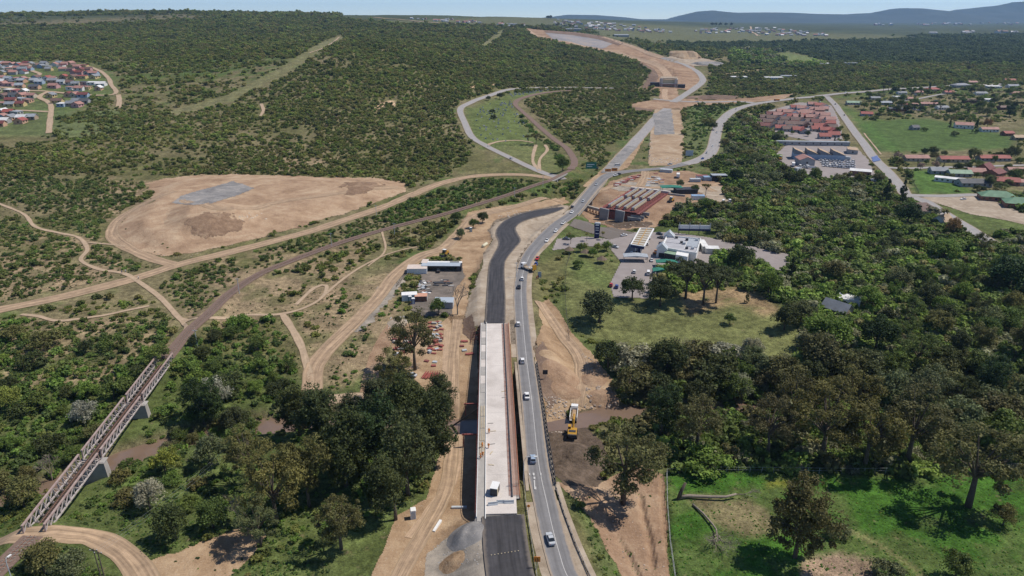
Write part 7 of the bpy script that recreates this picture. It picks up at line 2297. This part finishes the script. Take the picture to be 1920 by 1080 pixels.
for px, py, m, lb, nm in ((775, 971, M_WHITE, 'white site toilet on the bank by the haul strip', 'site_toilet'), (883, 435, M_GREENN, 'green site toilet at the dusty bend', 'site_toilet'), (769, 566, M_GREENN, 'green site toilet in the camp', 'site_toilet'), (775, 570, PAINT['blue'], 'blue site toilet in the camp', 'site_toilet')):
    o = thing(nm, lb, 'toilet', G(px, py), .2, None, 1.25)
    link('body', MB().box(-.6, .6, -.6, .6, -.2, 2.1).mesh('body', m), o)
    link('roof', MB().prism([(-.65, 2.11), (.65, 2.11), (.5, 2.35), (-.5, 2.35)], -.65, .65).mesh('roof', M_WHITE), o)
    link('door', MB().box(-.4, .4, -.66, -.61, .05, 1.9).mesh('door', M_GREYM), o)
# hut, barriers and planks on the new deck
p = on_bridge(-1.3, 8.6, .02)
o = thing('site_hut', 'small white roofed hut standing on the new deck', 'hut', p, NB.rotation_euler.z - .25)
link('body', MB().box(-.95, .95, -1.5, 1.5, 0, 2.3).mesh('body', M_DARK), o)
link('roof', MB().box(-1.05, 1.05, -1.6, 1.6, 2.31, 2.45).mesh('roof', M_WHITE), o)
link('door_leaf', MB().box(.96, 1.02, -1.4, -.4, .1, 2.1).mesh('door_leaf', M_WOOD), o)
for k, (x_, y_, l_, rz) in enumerate(((-1.9, 3.6, 2.6, .12), (.1, 4.3, 2.0, .03), (2.4, 4.2, 2.6, .02))):
    tag(link('concrete_barrier', MB().prism([(-.38, 0), (.38, 0), (.30, .2), (.14, .4), (.1, .85), (-.1, .85), (-.14, .4), (-.30, .2)], -l_ / 2, l_ / 2).mesh('concrete_barrier', M_GREYM), None, on_bridge(x_, y_, .02), NB.rotation_euler.z + math.pi / 2 + rz), ('left', 'middle', 'right')[k] + ' grey barrier across the near end of the new deck', 'barrier', 'barriers on the new deck')
_pr = random.Random(21)
for k, (x_, y_) in enumerate(((-2.3, 21), (-1.9, 31.5), (-1.6, 38.5), (-2.4, 43), (-2.2, 27), (2.3, 59), (2.2, 63))):
    tag(link('plank', MB().box(-.85, .85, -.14, .14, 0, .12).mesh('plank', M_CONCD if k % 2 else M_WOOD), None, on_bridge(x_, y_, .02), NB.rotation_euler.z + _pr.uniform(-.3, .4) + (1.3 if k == 4 else 0)), ('plank lying %s on the new deck' % ('nearest the white hut', 'second past the white hut', 'third past the white hut', 'fourth past the white hut', 'lengthwise beside the kerb', 'at the rebar edge', 'farther along the rebar edge')[k]), 'plank', 'planks on the new deck')
for k, (px, py, l_, rz) in enumerate(((820, 988, 4.6, 1.25), (861, 953, 4.2, .02), (862, 798, 5.0, 1.5))):
    tag(link('concrete_beam', MB().box(-l_ / 2, l_ / 2, -.35, .35, 0, .6).mesh('concrete_beam', M_WHITE if k != 1 else M_GREYM), None, G(px, py), rz), ('white beam lying slanted on the haul strip', 'grey beam beside the black shadow', 'white beam along the shadow edge')[k], 'beam')
o = thing('boom_arm', 'long black conveyor arm reaching from the trees to the bridge', 'conveyor', G(846, 806))
q = on_bridge(-6.2, NBL * .44, -.4) - G(846, 806)
link('arm', MB().bar((0, 0, 1.2), (q.x, q.y, q.z), .7, .5).mesh('arm', M_DARK), o)
link('base', MB().box(-1, 1, -.8, .8, -.2, 1.1).mesh('base', M_DARK), o)

# stacks of formwork panels
def stack(px, py, label, group, col_m, rz, n_=4, w=1.3, l=2.0):
    o = thing('formwork_stack', label, 'stack', G(px, py), rz, group)
    for k in range(n_):
        link('panel', MB().box(-l / 2, l / 2, -w / 2, w / 2, k * .3, k * .3 + .24).mesh('panel', col_m), o, (_pr.uniform(-.1, .1), _pr.uniform(-.1, .1), 0), _pr.uniform(-.06, .06))


mm = [M_REDF, M_REDF, M_REDD, M_GREYM, M_CONCD]
for k in range(34):
    x0, y0 = 807 + (k % 4) * 6.5 + _pr.uniform(-2, 2), 606 + (k // 4) * 7.2 + _pr.uniform(-2, 2)
    if y0 > 665:
        x0 -= 12
    stack(x0, y0, 'red and grey formwork stack right of the tall yard gum', 'formwork stacks right of the yard gum', _pr.choice(mm), _pr.uniform(-.9, .9), _pr.choice([2, 3, 4]), _pr.uniform(.8, 1.5), _pr.uniform(1.4, 2.3))
for k in range(16):
    stack(742 + (k % 4) * 9 + _pr.uniform(-3, 3), 636 + (k // 4) * 9 + _pr.uniform(-3, 3), 'red formwork stack left of the tall yard gum', 'formwork stacks left of the yard gum', _pr.choice(mm), _pr.uniform(-.6, .6), 3)
for k, (x0, y0) in enumerate(((868, 641), (873, 641), (866, 650), (871, 658), (877, 665), (884, 664), (800, 678), (815, 680), (813, 687))):
    stack(x0, y0, 'small red panel stack lying on the haul strip', 'panel stacks on the haul strip', mm[k % 4], _pr.uniform(-.3, .3), 2, 1.4, 1.8)
for k in range(6):
    p = G(797 + k * 5.2, 704 + (k % 2))
    o = tag(link('formwork_girder', MB().box(-.45, .45, -2.6, 2.6, 0, .25).box(-.45, -.33, -2.6, 2.6, .26, .7).box(.33, .45, -2.6, 2.6, .26, .7).mesh('formwork_girder', M_REDF if k < 5 else M_REDD), None, p, -.25 + .07 * k), ('first', 'second', 'third', 'fourth', 'fifth', 'sixth')[k] + ' red girder from the left in the row below the yard gum', 'girder', 'red girders below the yard gum')
for k in range(40):
    f = k / 40
    x0, y0 = 1152 + 46 * f + _pr.uniform(-5, 5), 348 - 18 * f + _pr.uniform(-2, 2)
    stack(x0, y0, 'red scaffold stack along the slope above the unfinished bridge', 'scaffold stacks above the unfinished bridge', _pr.choice([M_REDF, M_REDD, M_REDD, M_CONCD]), _pr.uniform(-.5, .5), 3, 2.0, 3.2)
for k in range(26):
    x0, y0 = _pr.choice([(1222, 340), (1228, 330), (1242, 338), (1218, 345)])
    x0 += _pr.uniform(-9, 9); y0 += _pr.uniform(-5, 5)
    stack(x0, y0, 'mixed material stack in the workshop yard, %s part' % spot(x0, y0, (1210, 1250), (325, 348)), 'material stacks in the workshop yard', _pr.choice([M_REDD, M_CONCD, M_WHITE, M_DARK, M_GREYM]), _pr.uniform(-.5, .5), 2, 2, 3.2)
for k in range(30):
    x0, y0 = 783 + _pr.uniform(0, 24), 527 + _pr.uniform(0, 24)
    stack(x0, y0, 'scrap stack in the oily camp yard', 'scrap stacks in the camp yard', _pr.choice([M_DARK, M_CONCD, M_GREYM, M_RUST, M_WHITE, M_TIN]), _pr.uniform(-1.5, 1.5), 2, 1.2, 2.4)
for k in range(12):
    stack(812 + _pr.uniform(0, 34), 524 + _pr.uniform(0, 14), 'dark scrap stack before the long shed', 'scrap stacks before the long shed', _pr.choice([M_DARK, M_DARK, M_RUST, M_CONCD]), _pr.uniform(-.2, .2), 2, 1.4, 3)
o = thing('pale_tank', 'pale yellow tank lying beside the new road bend', 'tank', G(909, 462), 1.2)
link('shell', MB().tube([(-3, 0, .9), (-2.6, 0, .9), (2.6, 0, .9), (3, 0, .9)], [.4, .9, .9, .4], 12).mesh('shell', mat('pale_yellow_paint', (.60, .56, .40), .6), True), o)
link('cradle', MB().box(-1.8, -1.5, -.8, .8, -.2, .3).box(1.5, 1.8, -.8, .8, -.2, .3).mesh('cradle', M_DARK), o)

# ------------------------------------------------------------------ signs, lamps, poles, fences
def sign(px, py, w, h, z0, m, label, back=None, rz=0.0, poles=2, z=None, diamond=False, marks=None):
    p = D(px, py, z) if z is not None else G(px, py)
    o = thing('road_sign', label, 'sign', p, rz)
    if diamond:
        link('board', MB().prism([(0, z0), (w / 2, z0 + h / 2), (0, z0 + h), (-w / 2, z0 + h / 2)], -.05, .05).mesh('board', m), o)
    else:
        link('board', MB().box(-w / 2, w / 2, -.05, .05, z0, z0 + h).mesh('board', m), o)
    for k in range(poles):
        x_ = 0 if poles == 1 else (-.3 + .6 * k) * w
        link('post', MB().box(x_ - .06, x_ + .06, .06, .16, -.4, z0 + h * .9).mesh('post', M_GREYM), o)
    if marks:
        b_ = MB()
        for x0, x1, a0, a1 in marks:
            b_.box(x0 * w, x1 * w, -.075, -.055, z0 + a0 * h, z0 + a1 * h)
        link('symbol', b_.mesh('symbol', M_DARK if m is M_ORANGEP else M_WHITE), o)
    return o


sign(1007, 1066, 1.5, 1.5, 2.0, M_ORANGEP, 'orange temporary road sign by the near guardrail', poles=1, z=0.05, marks=[(-.3, -.2, .2, .75), (.0, .1, .2, .75), (.22, .3, .2, .6), (-.35, .35, .1, .16)])
sign(991, 957, 1.0, 1.0, .9, M_ORANGEP, 'orange diamond sign at the bridge gap', poles=1, z=0.0, diamond=True)
sign(1022, 712, 1.8, 1.8, 2.2, M_DARK, 'dark back of a square sign beside the old bridge', poles=1)
sign(1011.5, 523, 1.8, 3.0, .8, M_GREYM, 'grey board on the verge below the truck')
sign(1108, 322, 9, 5.5, 2.5, M_GREENN, 'large green direction sign at the junction', marks=[(-.4, .3, .6, .72), (-.4, .1, .3, .42)])
sign(1292, 296, 7, 5, 2, M_BLUEG, 'blue grey board inside the road curve')
sign(1140, 323, 5, 2.2, .6, M_ORANGEP, 'left orange barrier board closing the lane', marks=[(-.3, .3, .4, .6)])
sign(1152, 322.5, 5, 2.6, .8, M_ORANGEP, 'right orange barrier board closing the lane', marks=[(-.3, .3, .4, .6)])


def lamp(px, py, h, arm, rz, label, z=None):
    p = D(px, py, z) if z is not None else G(px, py)
    o = thing('street_lamp', label, 'lamp', p, rz)
    link('pole', MB().tube([(0, 0, -.5), (0, 0, h * .85), (arm * .25, 0, h), (arm, 0, h + .1)], [.12, .09, .08, .06], 6).mesh('pole', M_GREYM), o)
    link('lamp_head', MB().box(arm - .1, arm + .8, -.18, .18, h, h + .2).mesh('lamp_head', M_WHITE), o)


lamp(982, 908, 9, 2.8, 0, 'street lamp arching over the near end of the old bridge', .1)
lamp(27, 1100, 8, .6, 1.2, 'grey lamp pole beside the near railway', -1)
for k, (px, py, h_) in enumerate(((190, 1085, 9), (198, 1090, 9), (622, 462, 8), (449, 551, 8), (371, 652, 8), (706, 407, 8), (965, 372, 8), (740, 442, 8), (1018, 350, 8), (968, 520, 8))):
    o = thing('utility_pole', 'utility pole ' + ('left of the near pair by the earth track', 'right of the near pair by the earth track', 'on the haul road side of the railway', 'beside the footpath crossing', 'just beyond the truss bridge', 'above the railway bank', 'behind the dusty bend', 'beside the access track bend', 'near the rail viaduct', 'at the new road')[k], 'pole', G(px, py))
    link('pole', MB().tube([(0, 0, -.5), (0, 0, h_)], [.17, .11], 7).mesh('pole', M_BARK if k < 2 else M_GREYM), o)
    link('crossarm', MB().box(-.9, .9, -.07, .07, h_ - .6, h_ - .45).mesh('crossarm', M_BARK if k < 2 else M_GREYM), o)
    for s in (-1, 0, 1):
        link('insulator', MB().box(s * .8 - .05, s * .8 + .05, -.05, .05, h_ - .44, h_ - .2).mesh('insulator', M_WHITE), o)
w = MB()
for dx in (0, 1.2, 2.4):
    a_, c_ = Vector(G(190, 1085)) + Vector((dx, 0, 8.6)), Vector(G(470, 850)) + Vector((dx, 0, 9))
    pts_ = [a_.lerp(c_, t) - Vector((0, 0, 3.2 * 4 * t * (1 - t) * .5)) for t in np.linspace(0, 1, 14)]
    w.tube(pts_, .014, 3, cap=False)
tag(link('power_cables', w.mesh('power_cables', M_GREYM)), 'thin power cables slung over the green river bank', 'cable')


def fence(pts_, label, step, h, m, wires=3, z=None, mesh_=False):
    P = [D(*p, z) if z is not None else G(*p) for p in pts_]
    o = thing('fence', label, 'fence', P[0])
    base = P[0]
    pm_ = MB().box(-.06, .06, -.06, .06, -.3, h).mesh('post', m)
    wire = MB(); prev = None
    for a_, c_ in zip(P[:-1], P[1:]):
        n_ = max(1, int((c_ - a_).length / step))
        for k in range(n_ + 1):
            q = a_.lerp(c_, k / n_)
            if z is None:
                q.z = hz(q.x, q.y)
            if k < n_ or c_ is P[-1]:
                link('post', pm_, o, q - base)
            if prev is not None and (q - prev).length > .05:
                for j in range(wires):
                    zz = h * (j + 1) / wires - .05
                    wire.bar(prev - base + Vector((0, 0, zz)), q - base + Vector((0, 0, zz)), .05 if not mesh_ else .07)
            prev = q.copy()
    link('wire', wire.mesh('wire', m), o)
    return o


M_GALV = mat('fence_wire', (.32, .34, .33), .6)
fence([(1250, 889), (1340, 885), (1450, 886), (1600, 888), (1760, 886), (1930, 878)], 'wire mesh fence along the top of the paddock', 3.2, 1.9, M_GALV, 2)
fence([(1250, 889), (1251, 950), (1256, 1020), (1265, 1085), (1275, 1140)], 'wire fence down the left side of the paddock', 3.2, 1.9, M_GALV, 3)
fence([(1072, 470), (1062, 500), (1059, 540), (1061, 580), (1067, 640)], 'dark wire fence along the lawn', 4, 2.0, M_DARK, 3)
fence([(914, 276), (1000, 271)], 'dark fence in front of the cemetery', 4, 2.2, M_DARK, 4)
fence([(1700, 318), (1712, 345), (1722, 364)], 'dark hedge-like fence of the play park', 4, 2.4, M_DARK, 4)
fence([(1500, 670), (1440, 675), (1300, 672)], 'thin wire fence below the lawn', 5, 1.4, M_GALV, 2)


def guardrail(pts_, label, z=0.05):
    P = [D(*p, z) for p in pts_]
    o = thing('guardrail', label, 'guardrail', P[0])
    r = MB()
    pm_ = MB().box(-.07, .07, -.07, .07, -.3, .72).mesh('post', M_DARK)
    prev = None
    for a_, c_ in zip(P[:-1], P[1:]):
        n_ = max(1, int((c_ - a_).length / 2.5))
        for k in range(n_ + 1):
            q = a_.lerp(c_, k / n_) - P[0]
            if k < n_:
                link('post', pm_, o, q)
            if prev is not None and (q - prev).length > .05:
                r.bar(prev + Vector((.1, 0, .6)), q + Vector((.1, 0, .6)), .08, .34)
            prev = q
    link('rail', r.mesh('rail', M_CONCD), o)


guardrail([(981, 895), (985, 940), (992, 990), (1001, 1050), (1010, 1110)], 'guardrail on the inner side of the tar road')
guardrail([(1039, 905), (1056, 960), (1078, 1020), (1102, 1075), (1130, 1130)], 'guardrail on the outer side of the tar road')
p0 = D(1044, 905, .02)
ribbon('footway', [(1043, 905, 0), (1061, 960, 0), (1084, 1020, 0), (1109, 1075, 0), (1135, 1125, 0)], 1.5, M_SAND, 3, 'pale footway strip beside the outer guardrail', across=2, own_z=.1)
# road studs on the new asphalt
for k in range(9):
    f = k / 8
    pass
b = MB()
for k in range(9):
    q = D(921.5 + (972 - 921.5) * k / 8, 1041 - 8 * k / 8, .62)
    b.box(q.x - .12, q.x + .12, q.y - .1, q.y + .1, q.z - .02, q.z + .12)
tag(link('levelling_marks', b.mesh('levelling_marks', M_WOOD)), 'row of small pale level marks across the new asphalt', 'marker')


# ------------------------------------------------------------------ fallen trees in the paddock
def log(pts_, r0, r1, label, twigs=0, seed=1, lift=.3, up=None):
    P = [G(*q) for q in pts_]
    o = thing('fallen_tree', label, 'fallen tree', P[0])
    ps = [q - P[0] + Vector((0, 0, lift + .2 * i)) for i, q in enumerate(P)]
    if up:
        ps[-1].z += up
    n_ = len(ps)
    link('trunk', MB().tube(ps, [r0 + (r1 - r0) * i / (n_ - 1) for i in range(n_)], 8).mesh('trunk', M_PALEBARK if seed != 1 else M_PALEBARK, True), o)
    if twigs:
        r = random.Random(seed); b_ = MB()

        def grow(p_, d_, l_, rad, dep):
            q_ = p_ + d_ * l_
            b_.tube([p_, q_], [rad, rad * .6], 4, cap=False)
            if dep:
                for _ in range(3):
                    nd = (d_ + Vector((r.gauss(0, .5), r.gauss(0, .4), r.gauss(.05, .22)))).normalized()
                    grow(q_, nd, l_ * r.uniform(.6, .85), rad * .55, dep - 1)
        e = (ps[-1] - ps[-2]).normalized()
        for k in range(twigs):
            s_ = ps[-1].lerp(ps[-2], r.uniform(0, .6))
            grow(s_, (e + Vector((r.gauss(0, .6), r.gauss(0, .4), r.uniform(.05, .5)))).normalized(), 2.4, .14, 4)
        link('branches', b_.mesh('branches', M_PALEBARK), o)


log([(1274, 936), (1290, 934), (1330, 937), (1360, 938), (1379, 934)], .55, .3, 'thick pale trunk lying at the top of the paddock', 1, 1, .6)
log([(1299, 948), (1318, 966), (1336, 988), (1342, 998), (1345, 1020)], .32, .2, 'fallen pale tree with bare twigs at its foot', 6, 4, .4)
o = thing('broken_stump', 'leaning dark broken stump at the paddock corner', 'stump', G(1272, 936))
link('trunk', MB().tube([(0, 0, -.3), (.6, .2, 2.6), (1.6, .4, 5.2)], [.7, .55, .4], 8).mesh('trunk', M_BARK, True), o)

# ------------------------------------------------------------------ cemetery, stones
g_ = np.random.default_rng(5)
grave = MB()
for k in range(520):
    x0, y0 = g_.uniform(880, 1010), g_.uniform(170, 270)
    poly = [(885, 212), (915, 195), (960, 190), (965, 205), (985, 235), (1000, 262), (920, 268), (890, 250)] if k < 330 else [(955, 176), (1000, 169), (1050, 168), (1000, 176), (960, 182)]
    if k >= 330:
        x0, y0 = g_.uniform(955, 1050), g_.uniform(168, 182)
    if not inside(poly, np.array([x0]), np.array([y0]))[0] or (k < 330 and y0 > 218 and g_.random() < .6):
        continue
    q = G(x0, y0)
    sx = g_.uniform(.5, 1.0)
    grave.box(q.x - sx, q.x + sx, q.y - .15, q.y + .15, q.z - .1, q.z + g_.uniform(1.0, 2.0))
    if g_.random() < .4:
        grave.box(q.x - sx, q.x + sx, q.y - 2.0, q.y - .2, q.z - .1, q.z + .35)
tag(link('gravestones', grave.mesh('gravestones', mat('gravestone', (.20, .21, .22), .7, c2=(.55, .55, .54), scale=.35, detail=2))), 'scattered gravestones of the cemetery', kind='stuff')

rk = []
for k in range(3):
    bm = bmesh.new(); bmesh.ops.create_icosphere(bm, subdivisions=1, radius=1)
    r = random.Random(k)
    for v in bm.verts:
        v.co *= r.uniform(.7, 1.15); v.co.z *= .7
    me = bpy.data.meshes.new('rock_%d' % k); bm.to_mesh(me); bm.free()
    rk.append(me)
M_ROCK = leaf_mat('rock_surface', True)
_n = M_ROCK.node_tree.nodes
for nn in list(_n):
    if nn.type == 'ATTRIBUTE' and nn.attribute_name == 'shade':
        _n.remove(nn)
for nn in _n:
    if nn.type == 'VECT_MATH':
        nn.inputs['Scale'].default_value = 1.0
    if nn.type == 'MIX_SHADER':
        nn.inputs[0].default_value = 0
for me in rk:
    me.materials.append(M_ROCK)
rp, rs, rt = [], [], []
for poly, n_, s0, s1, c in (
        ([(1086, 660), (1120, 680), (1150, 735), (1158, 765), (1095, 768), (1100, 730)], 420, .2, .75, (.33, .27, .22)),
        ([(1018, 740), (1062, 750), (1062, 785), (1028, 785)], 200, .2, .6, (.36, .30, .25)),
        ([(1058, 775), (1064, 810), (1040, 815), (1030, 812), (1055, 800)], 60, .2, .6, (.36, .30, .25)),
        ([(1090, 640), (1130, 660), (1150, 720), (1130, 700)], 60, .15, .5, (.36, .27, .2)),
        ([(660, 622), (706, 556), (745, 508), (770, 492), (760, 520), (720, 575), (680, 620)], 420, .12, .5, (.30, .28, .25)),
        ([(925, 408), (960, 396), (1005, 392), (1010, 398), (960, 408)], 90, .3, .9, (.46, .44, .40)),
        ([(945, 520), (960, 515), (962, 600), (948, 600)], 140, .1, .35, (.36, .33, .30)),
        ([(880, 600), (900, 520), (912, 480), (905, 540), (898, 600)], 160, .1, .35, (.33, .31, .29)),
        ([(1218, 296), (1280, 296), (1275, 306), (1220, 308)], 200, .4, 1.2, (.42, .36, .30)),
        ([(1217, 250), (1224, 250), (1222, 300), (1215, 300)], 120, .4, 1.1, (.30, .27, .25)),
        ([(730, 595), (760, 592), (765, 615), (728, 618)], 200, .15, .5, (.44, .41, .38)),
        ([(805, 1030), (850, 1005), (905, 985), (900, 1060), (830, 1075)], 380, .07, .3, (.28, .27, .26)),
        ([(440, 402), (500, 394), (500, 412), (445, 415)], 50, .3, .8, (.50, .44, .36)),
        ([(250, 470), (330, 478), (440, 455), (500, 440), (330, 490)], 120, .2, .6, (.42, .35, .28)),
        ([(1060, 905), (1200, 890), (1245, 1000), (1250, 1100), (1190, 1100)], 160, .08, .35, (.36, .28, .22)),
        ([(690, 700), (830, 740), (800, 960), (700, 1100)], 160, .06, .2, (.38, .32, .26)),
        ([(1120, 405), (1240, 420), (1230, 428), (1120, 420)], 70, .3, .8, (.42, .37, .31))):
    xs = [p[0] for p in poly]; ys = [p[1] for p in poly]
    k = 0
    while k < n_:
        x0, y0 = g_.uniform(min(xs), max(xs)), g_.uniform(min(ys), max(ys))
        k += 1
        if not inside(poly, np.array([x0]), np.array([y0]))[0]:
            continue
        q = G(x0, y0)
        rp.append((q.x, q.y, q.z + .05)); rs.append(s0 + (s1 - s0) * g_.random() ** 2); f = g_.uniform(.7, 1.25)
        rt.append([v * f for v in c])
scatter_object('stones', rp, rs, rt, rk, 'loose stones strewn over the earth works')

# small weeds over grass, banks and bare ground near the camera
wp, ws, wt = [], [], []
for poly, n_, s0, s1, cols in (
        (PADDOCK, 2600, .12, .42, [(.085, .21, .03), (.11, .24, .04), (.08, .17, .03), (.22, .26, .06)]),
        ([(60, 880), (330, 860), (560, 900), (620, 1080), (0, 1080), (0, 960)], 2600, .2, .8, [(.075, .13, .03), (.10, .16, .035), (.06, .09, .03)]),
        ([(1060, 910), (1260, 900), (1260, 1100), (1130, 1100)], 700, .12, .5, [(.07, .13, .03), (.09, .12, .04)]),
        (LAWN, 900, .12, .3, [(.12, .15, .05), (.14, .14, .06)]),
        ([(340, 610), (640, 480), (760, 490), (700, 620), (600, 760), (430, 720)], 1800, .2, .7, [(.085, .12, .035), (.11, .12, .05), (.07, .10, .03)]),
        ([(0, 330), (280, 340), (330, 500), (0, 570)], 1600, .3, .9, [(.08, .11, .035), (.11, .115, .05)]),
        ([(0, 600), (330, 600), (260, 720), (0, 800)], 1200, .25, .8, [(.08, .12, .035), (.11, .12, .05)])):
    xs = [p[0] for p in poly]; ys = [p[1] for p in poly]
    X_ = g_.uniform(max(min(xs), -60), min(max(xs), 1980), n_); Y_ = g_.uniform(min(ys), min(max(ys), 1100), n_)
    ok = inside(poly, X_, Y_)
    for pl in NOVEG:
        ok &= ~inside(pl, X_, Y_) | (g_.random(n_) < .06)
    for x0, y0 in zip(X_[ok], Y_[ok]):
        q = D(x0, y0, -4) if y0 > 620 else D(x0, y0, -1)
        z0 = hz(q.x, q.y)
        q = D(x0, y0, z0); z0 = hz(q.x, q.y)
        if z0 < RIVER_Z + .2 or (x0 > 880 and x0 < 1040):
            continue
        wp.append((q.x, q.y, z0 - .03)); ws.append(s0 + (s1 - s0) * g_.random() ** 2); wt.append(np.array(cols[g_.integers(len(cols))]) * g_.uniform(1.1, 1.6))
wp = np.array(wp); ok = np.ones(len(wp), bool)
for S, hw in NOVEG_LINES:
    d, _ = seg_dist(S[::max(1, len(S) // 40)], wp[:, 0], wp[:, 1])
    ok &= d > hw - .8
scatter_object('weeds', wp[ok], np.array(ws)[ok], np.array(wt)[ok], [bush_mesh(10, 6, 12, .42, .8), bush_mesh(11, 5, 12, .5, .6)], 'low weeds and tufts of grass')


# ------------------------------------------------------------------ people
def person(p, rz, top, legs, label, arms=0.3, stride=.16, cap=None):
    """small figure grown over a skeleton with the skin modifier"""
    o = thing('person', label, 'person', p, rz)
    vs = [(0, 0, .95), (0, 0, 1.2), (0, 0, 1.42), (0, 0, 1.52), (.01, 0, 1.66),
          (0, .2, 1.40), (.05 + arms * .3, .27, 1.15), (.12 + arms, .22, .98), (0, -.2, 1.40), (.05, -.27, 1.13), (.12 + arms * .6, -.24, .92),
          (0, .1, .9), (stride * .6, .11, .5), (stride * .5, .11, .08), (stride * .5 + .16, .12, .04), (0, -.1, .9), (-stride * .3, -.11, .5), (-stride, -.11, .08), (-stride + .16, -.12, .04)]
    es = [(0, 1), (1, 2), (2, 3), (3, 4), (2, 5), (5, 6), (6, 7), (2, 8), (8, 9), (9, 10), (0, 11), (11, 12), (12, 13), (13, 14), (0, 15), (15, 16), (16, 17), (17, 18)]
    rad = [.15, .15, .16, .06, .11, .08, .055, .045, .08, .055, .045, .1, .075, .05, .045, .1, .075, .05, .045]
    me = bpy.data.meshes.new('body'); me.from_pydata(vs, es, [])
    bo = link('body', me, o)
    md = bo.modifiers.new('skin', 'SKIN')
    for i, r in enumerate(rad):
        me.skin_vertices[0].data[i].radius = (r, r)
    me.skin_vertices[0].data[0].use_root = True
    bo.modifiers.new('sub', 'SUBSURF').levels = 1
    bo.modifiers['sub'].render_levels = 1
    me.materials.append(mat('dark_skin', (.10, .06, .04), .7))
    jk = MB().tbox((-.17, .17, -.23, .23), (-.19, .19, -.27, .27), .9, 1.46)
    link('jacket', jk.mesh('jacket', top), o)
    tr_ = MB()
    for a_, c_ in (((0, .1, .92), (stride * .6, .11, .5)), ((stride * .6, .11, .5), (stride * .5, .11, .12)), ((0, -.1, .92), (-stride * .3, -.11, .5)), ((-stride * .3, -.11, .5), (-stride, -.11, .12))):
        tr_.tube([a_, c_], [.12, .085], 7)
    link('trousers', tr_.mesh('trousers', legs), o)
    hm = MB().tube([(0, 0, 1.70), (0, 0, 1.78), (0, 0, 1.82)], [.14, .12, .05], 9).mesh('hat', cap or top)
    link('hat', hm, o)


M_HIVIS = mat('orange_overalls', (.72, .26, .06), .8, var=.08)
M_BLUEJ = mat('blue_clothes', (.05, .08, .22), .8)
M_REDJ = mat('red_clothes', (.38, .05, .05), .8)
for k, (x_, y_, lb) in enumerate(((-5.3, 24.5, 'worker in orange overalls on the walkway, nearest of three'), (-4.7, 25.5, 'worker in orange overalls on the walkway beside another'), (-4.9, 30, 'worker in orange overalls farther along the walkway'), (-3.0, 29.5, 'worker in orange overalls at the deck kerb'), (-2.9, 37.5, 'worker in orange overalls bending on the deck'))):
    person(on_bridge(x_, y_, -.05 if x_ < -4 else .02), k * 1.3, M_HIVIS, M_HIVIS, lb, cap=M_WHITE if k % 2 else M_ORANGEP)
for px, py, t_, l_, lb in ((229, 513, M_BLUEJ, M_DARK, 'walker in blue on the footpath by the haul road'), (236, 511, M_WHITE, M_BLUEJ, 'walker in white beside the one in blue'), (260, 524, M_WHITE, M_DARK, 'walker in white crossing the haul road'), (1006.5, 524, M_REDJ, M_REDJ, 'flagger in red on the verge below the truck'), (1009, 522, M_REDJ, M_DARK, 'second flagger in red beside the grey board'), (1213, 487, M_DARK, M_DARK, 'person in dark clothes on the forecourt')):
    person(G(px, py), 1.0, t_, l_, lb)

# ------------------------------------------------------------------ hazy air
hm = bpy.data.materials.new('hazy_air')
hm.use_nodes = True
hn = hm.node_tree.nodes
hn.remove(hn['Principled BSDF'])
pv = hn.new('ShaderNodeVolumePrincipled')
pv.inputs['Color'].default_value = (.36, .62, 1.0, 1)
pv.inputs['Density'].default_value = HAZE
pv.inputs['Anisotropy'].default_value = .15
hm.node_tree.links.new(pv.outputs[0], hn['Material Output'].inputs['Volume'])
zmax = 470.0
bx_ = MB().box(-26000, 26000, -300, 18500, float(Z.min()) - 8, zmax).mesh('haze', hm)
tag(link('haze', bx_), 'thin blue haze filling the valley air', kind='stuff')

# ------------------------------------------------------------------ tell look-alikes apart by where they stand
ORD = ['1st', '2nd', '3rd'] + ['%dth' % k for k in range(4, 40)]


def tops():
    d = {}
    for o in scene.objects:
        if o.parent is None and o.get('category') and o.get('label'):
            d.setdefault(o['label'], []).append(o)
    return d


for step in (0, 1):
    for lb, os_ in tops().items():
        if len(os_) < 2 or len(os_) > 60:
            continue
        xy = [[float(v) for v in project(o.location.x, o.location.y, o.location.z)] for o in os_]
        xs, ys = [p[0] for p in xy], [p[1] for p in xy]
        if step == 0 and len(os_) > 12:
            for o, p in zip(os_, xy):
                o['label'] = lb + ', ' + spot(p[0], p[1], xs, ys)
        elif step == 1 and len(lb.split()) < 14:
            for k, i in enumerate(sorted(range(len(os_)), key=lambda i: xs[i])):
                os_[i]['label'] = lb + ', ' + ORD[k] + ' from left'
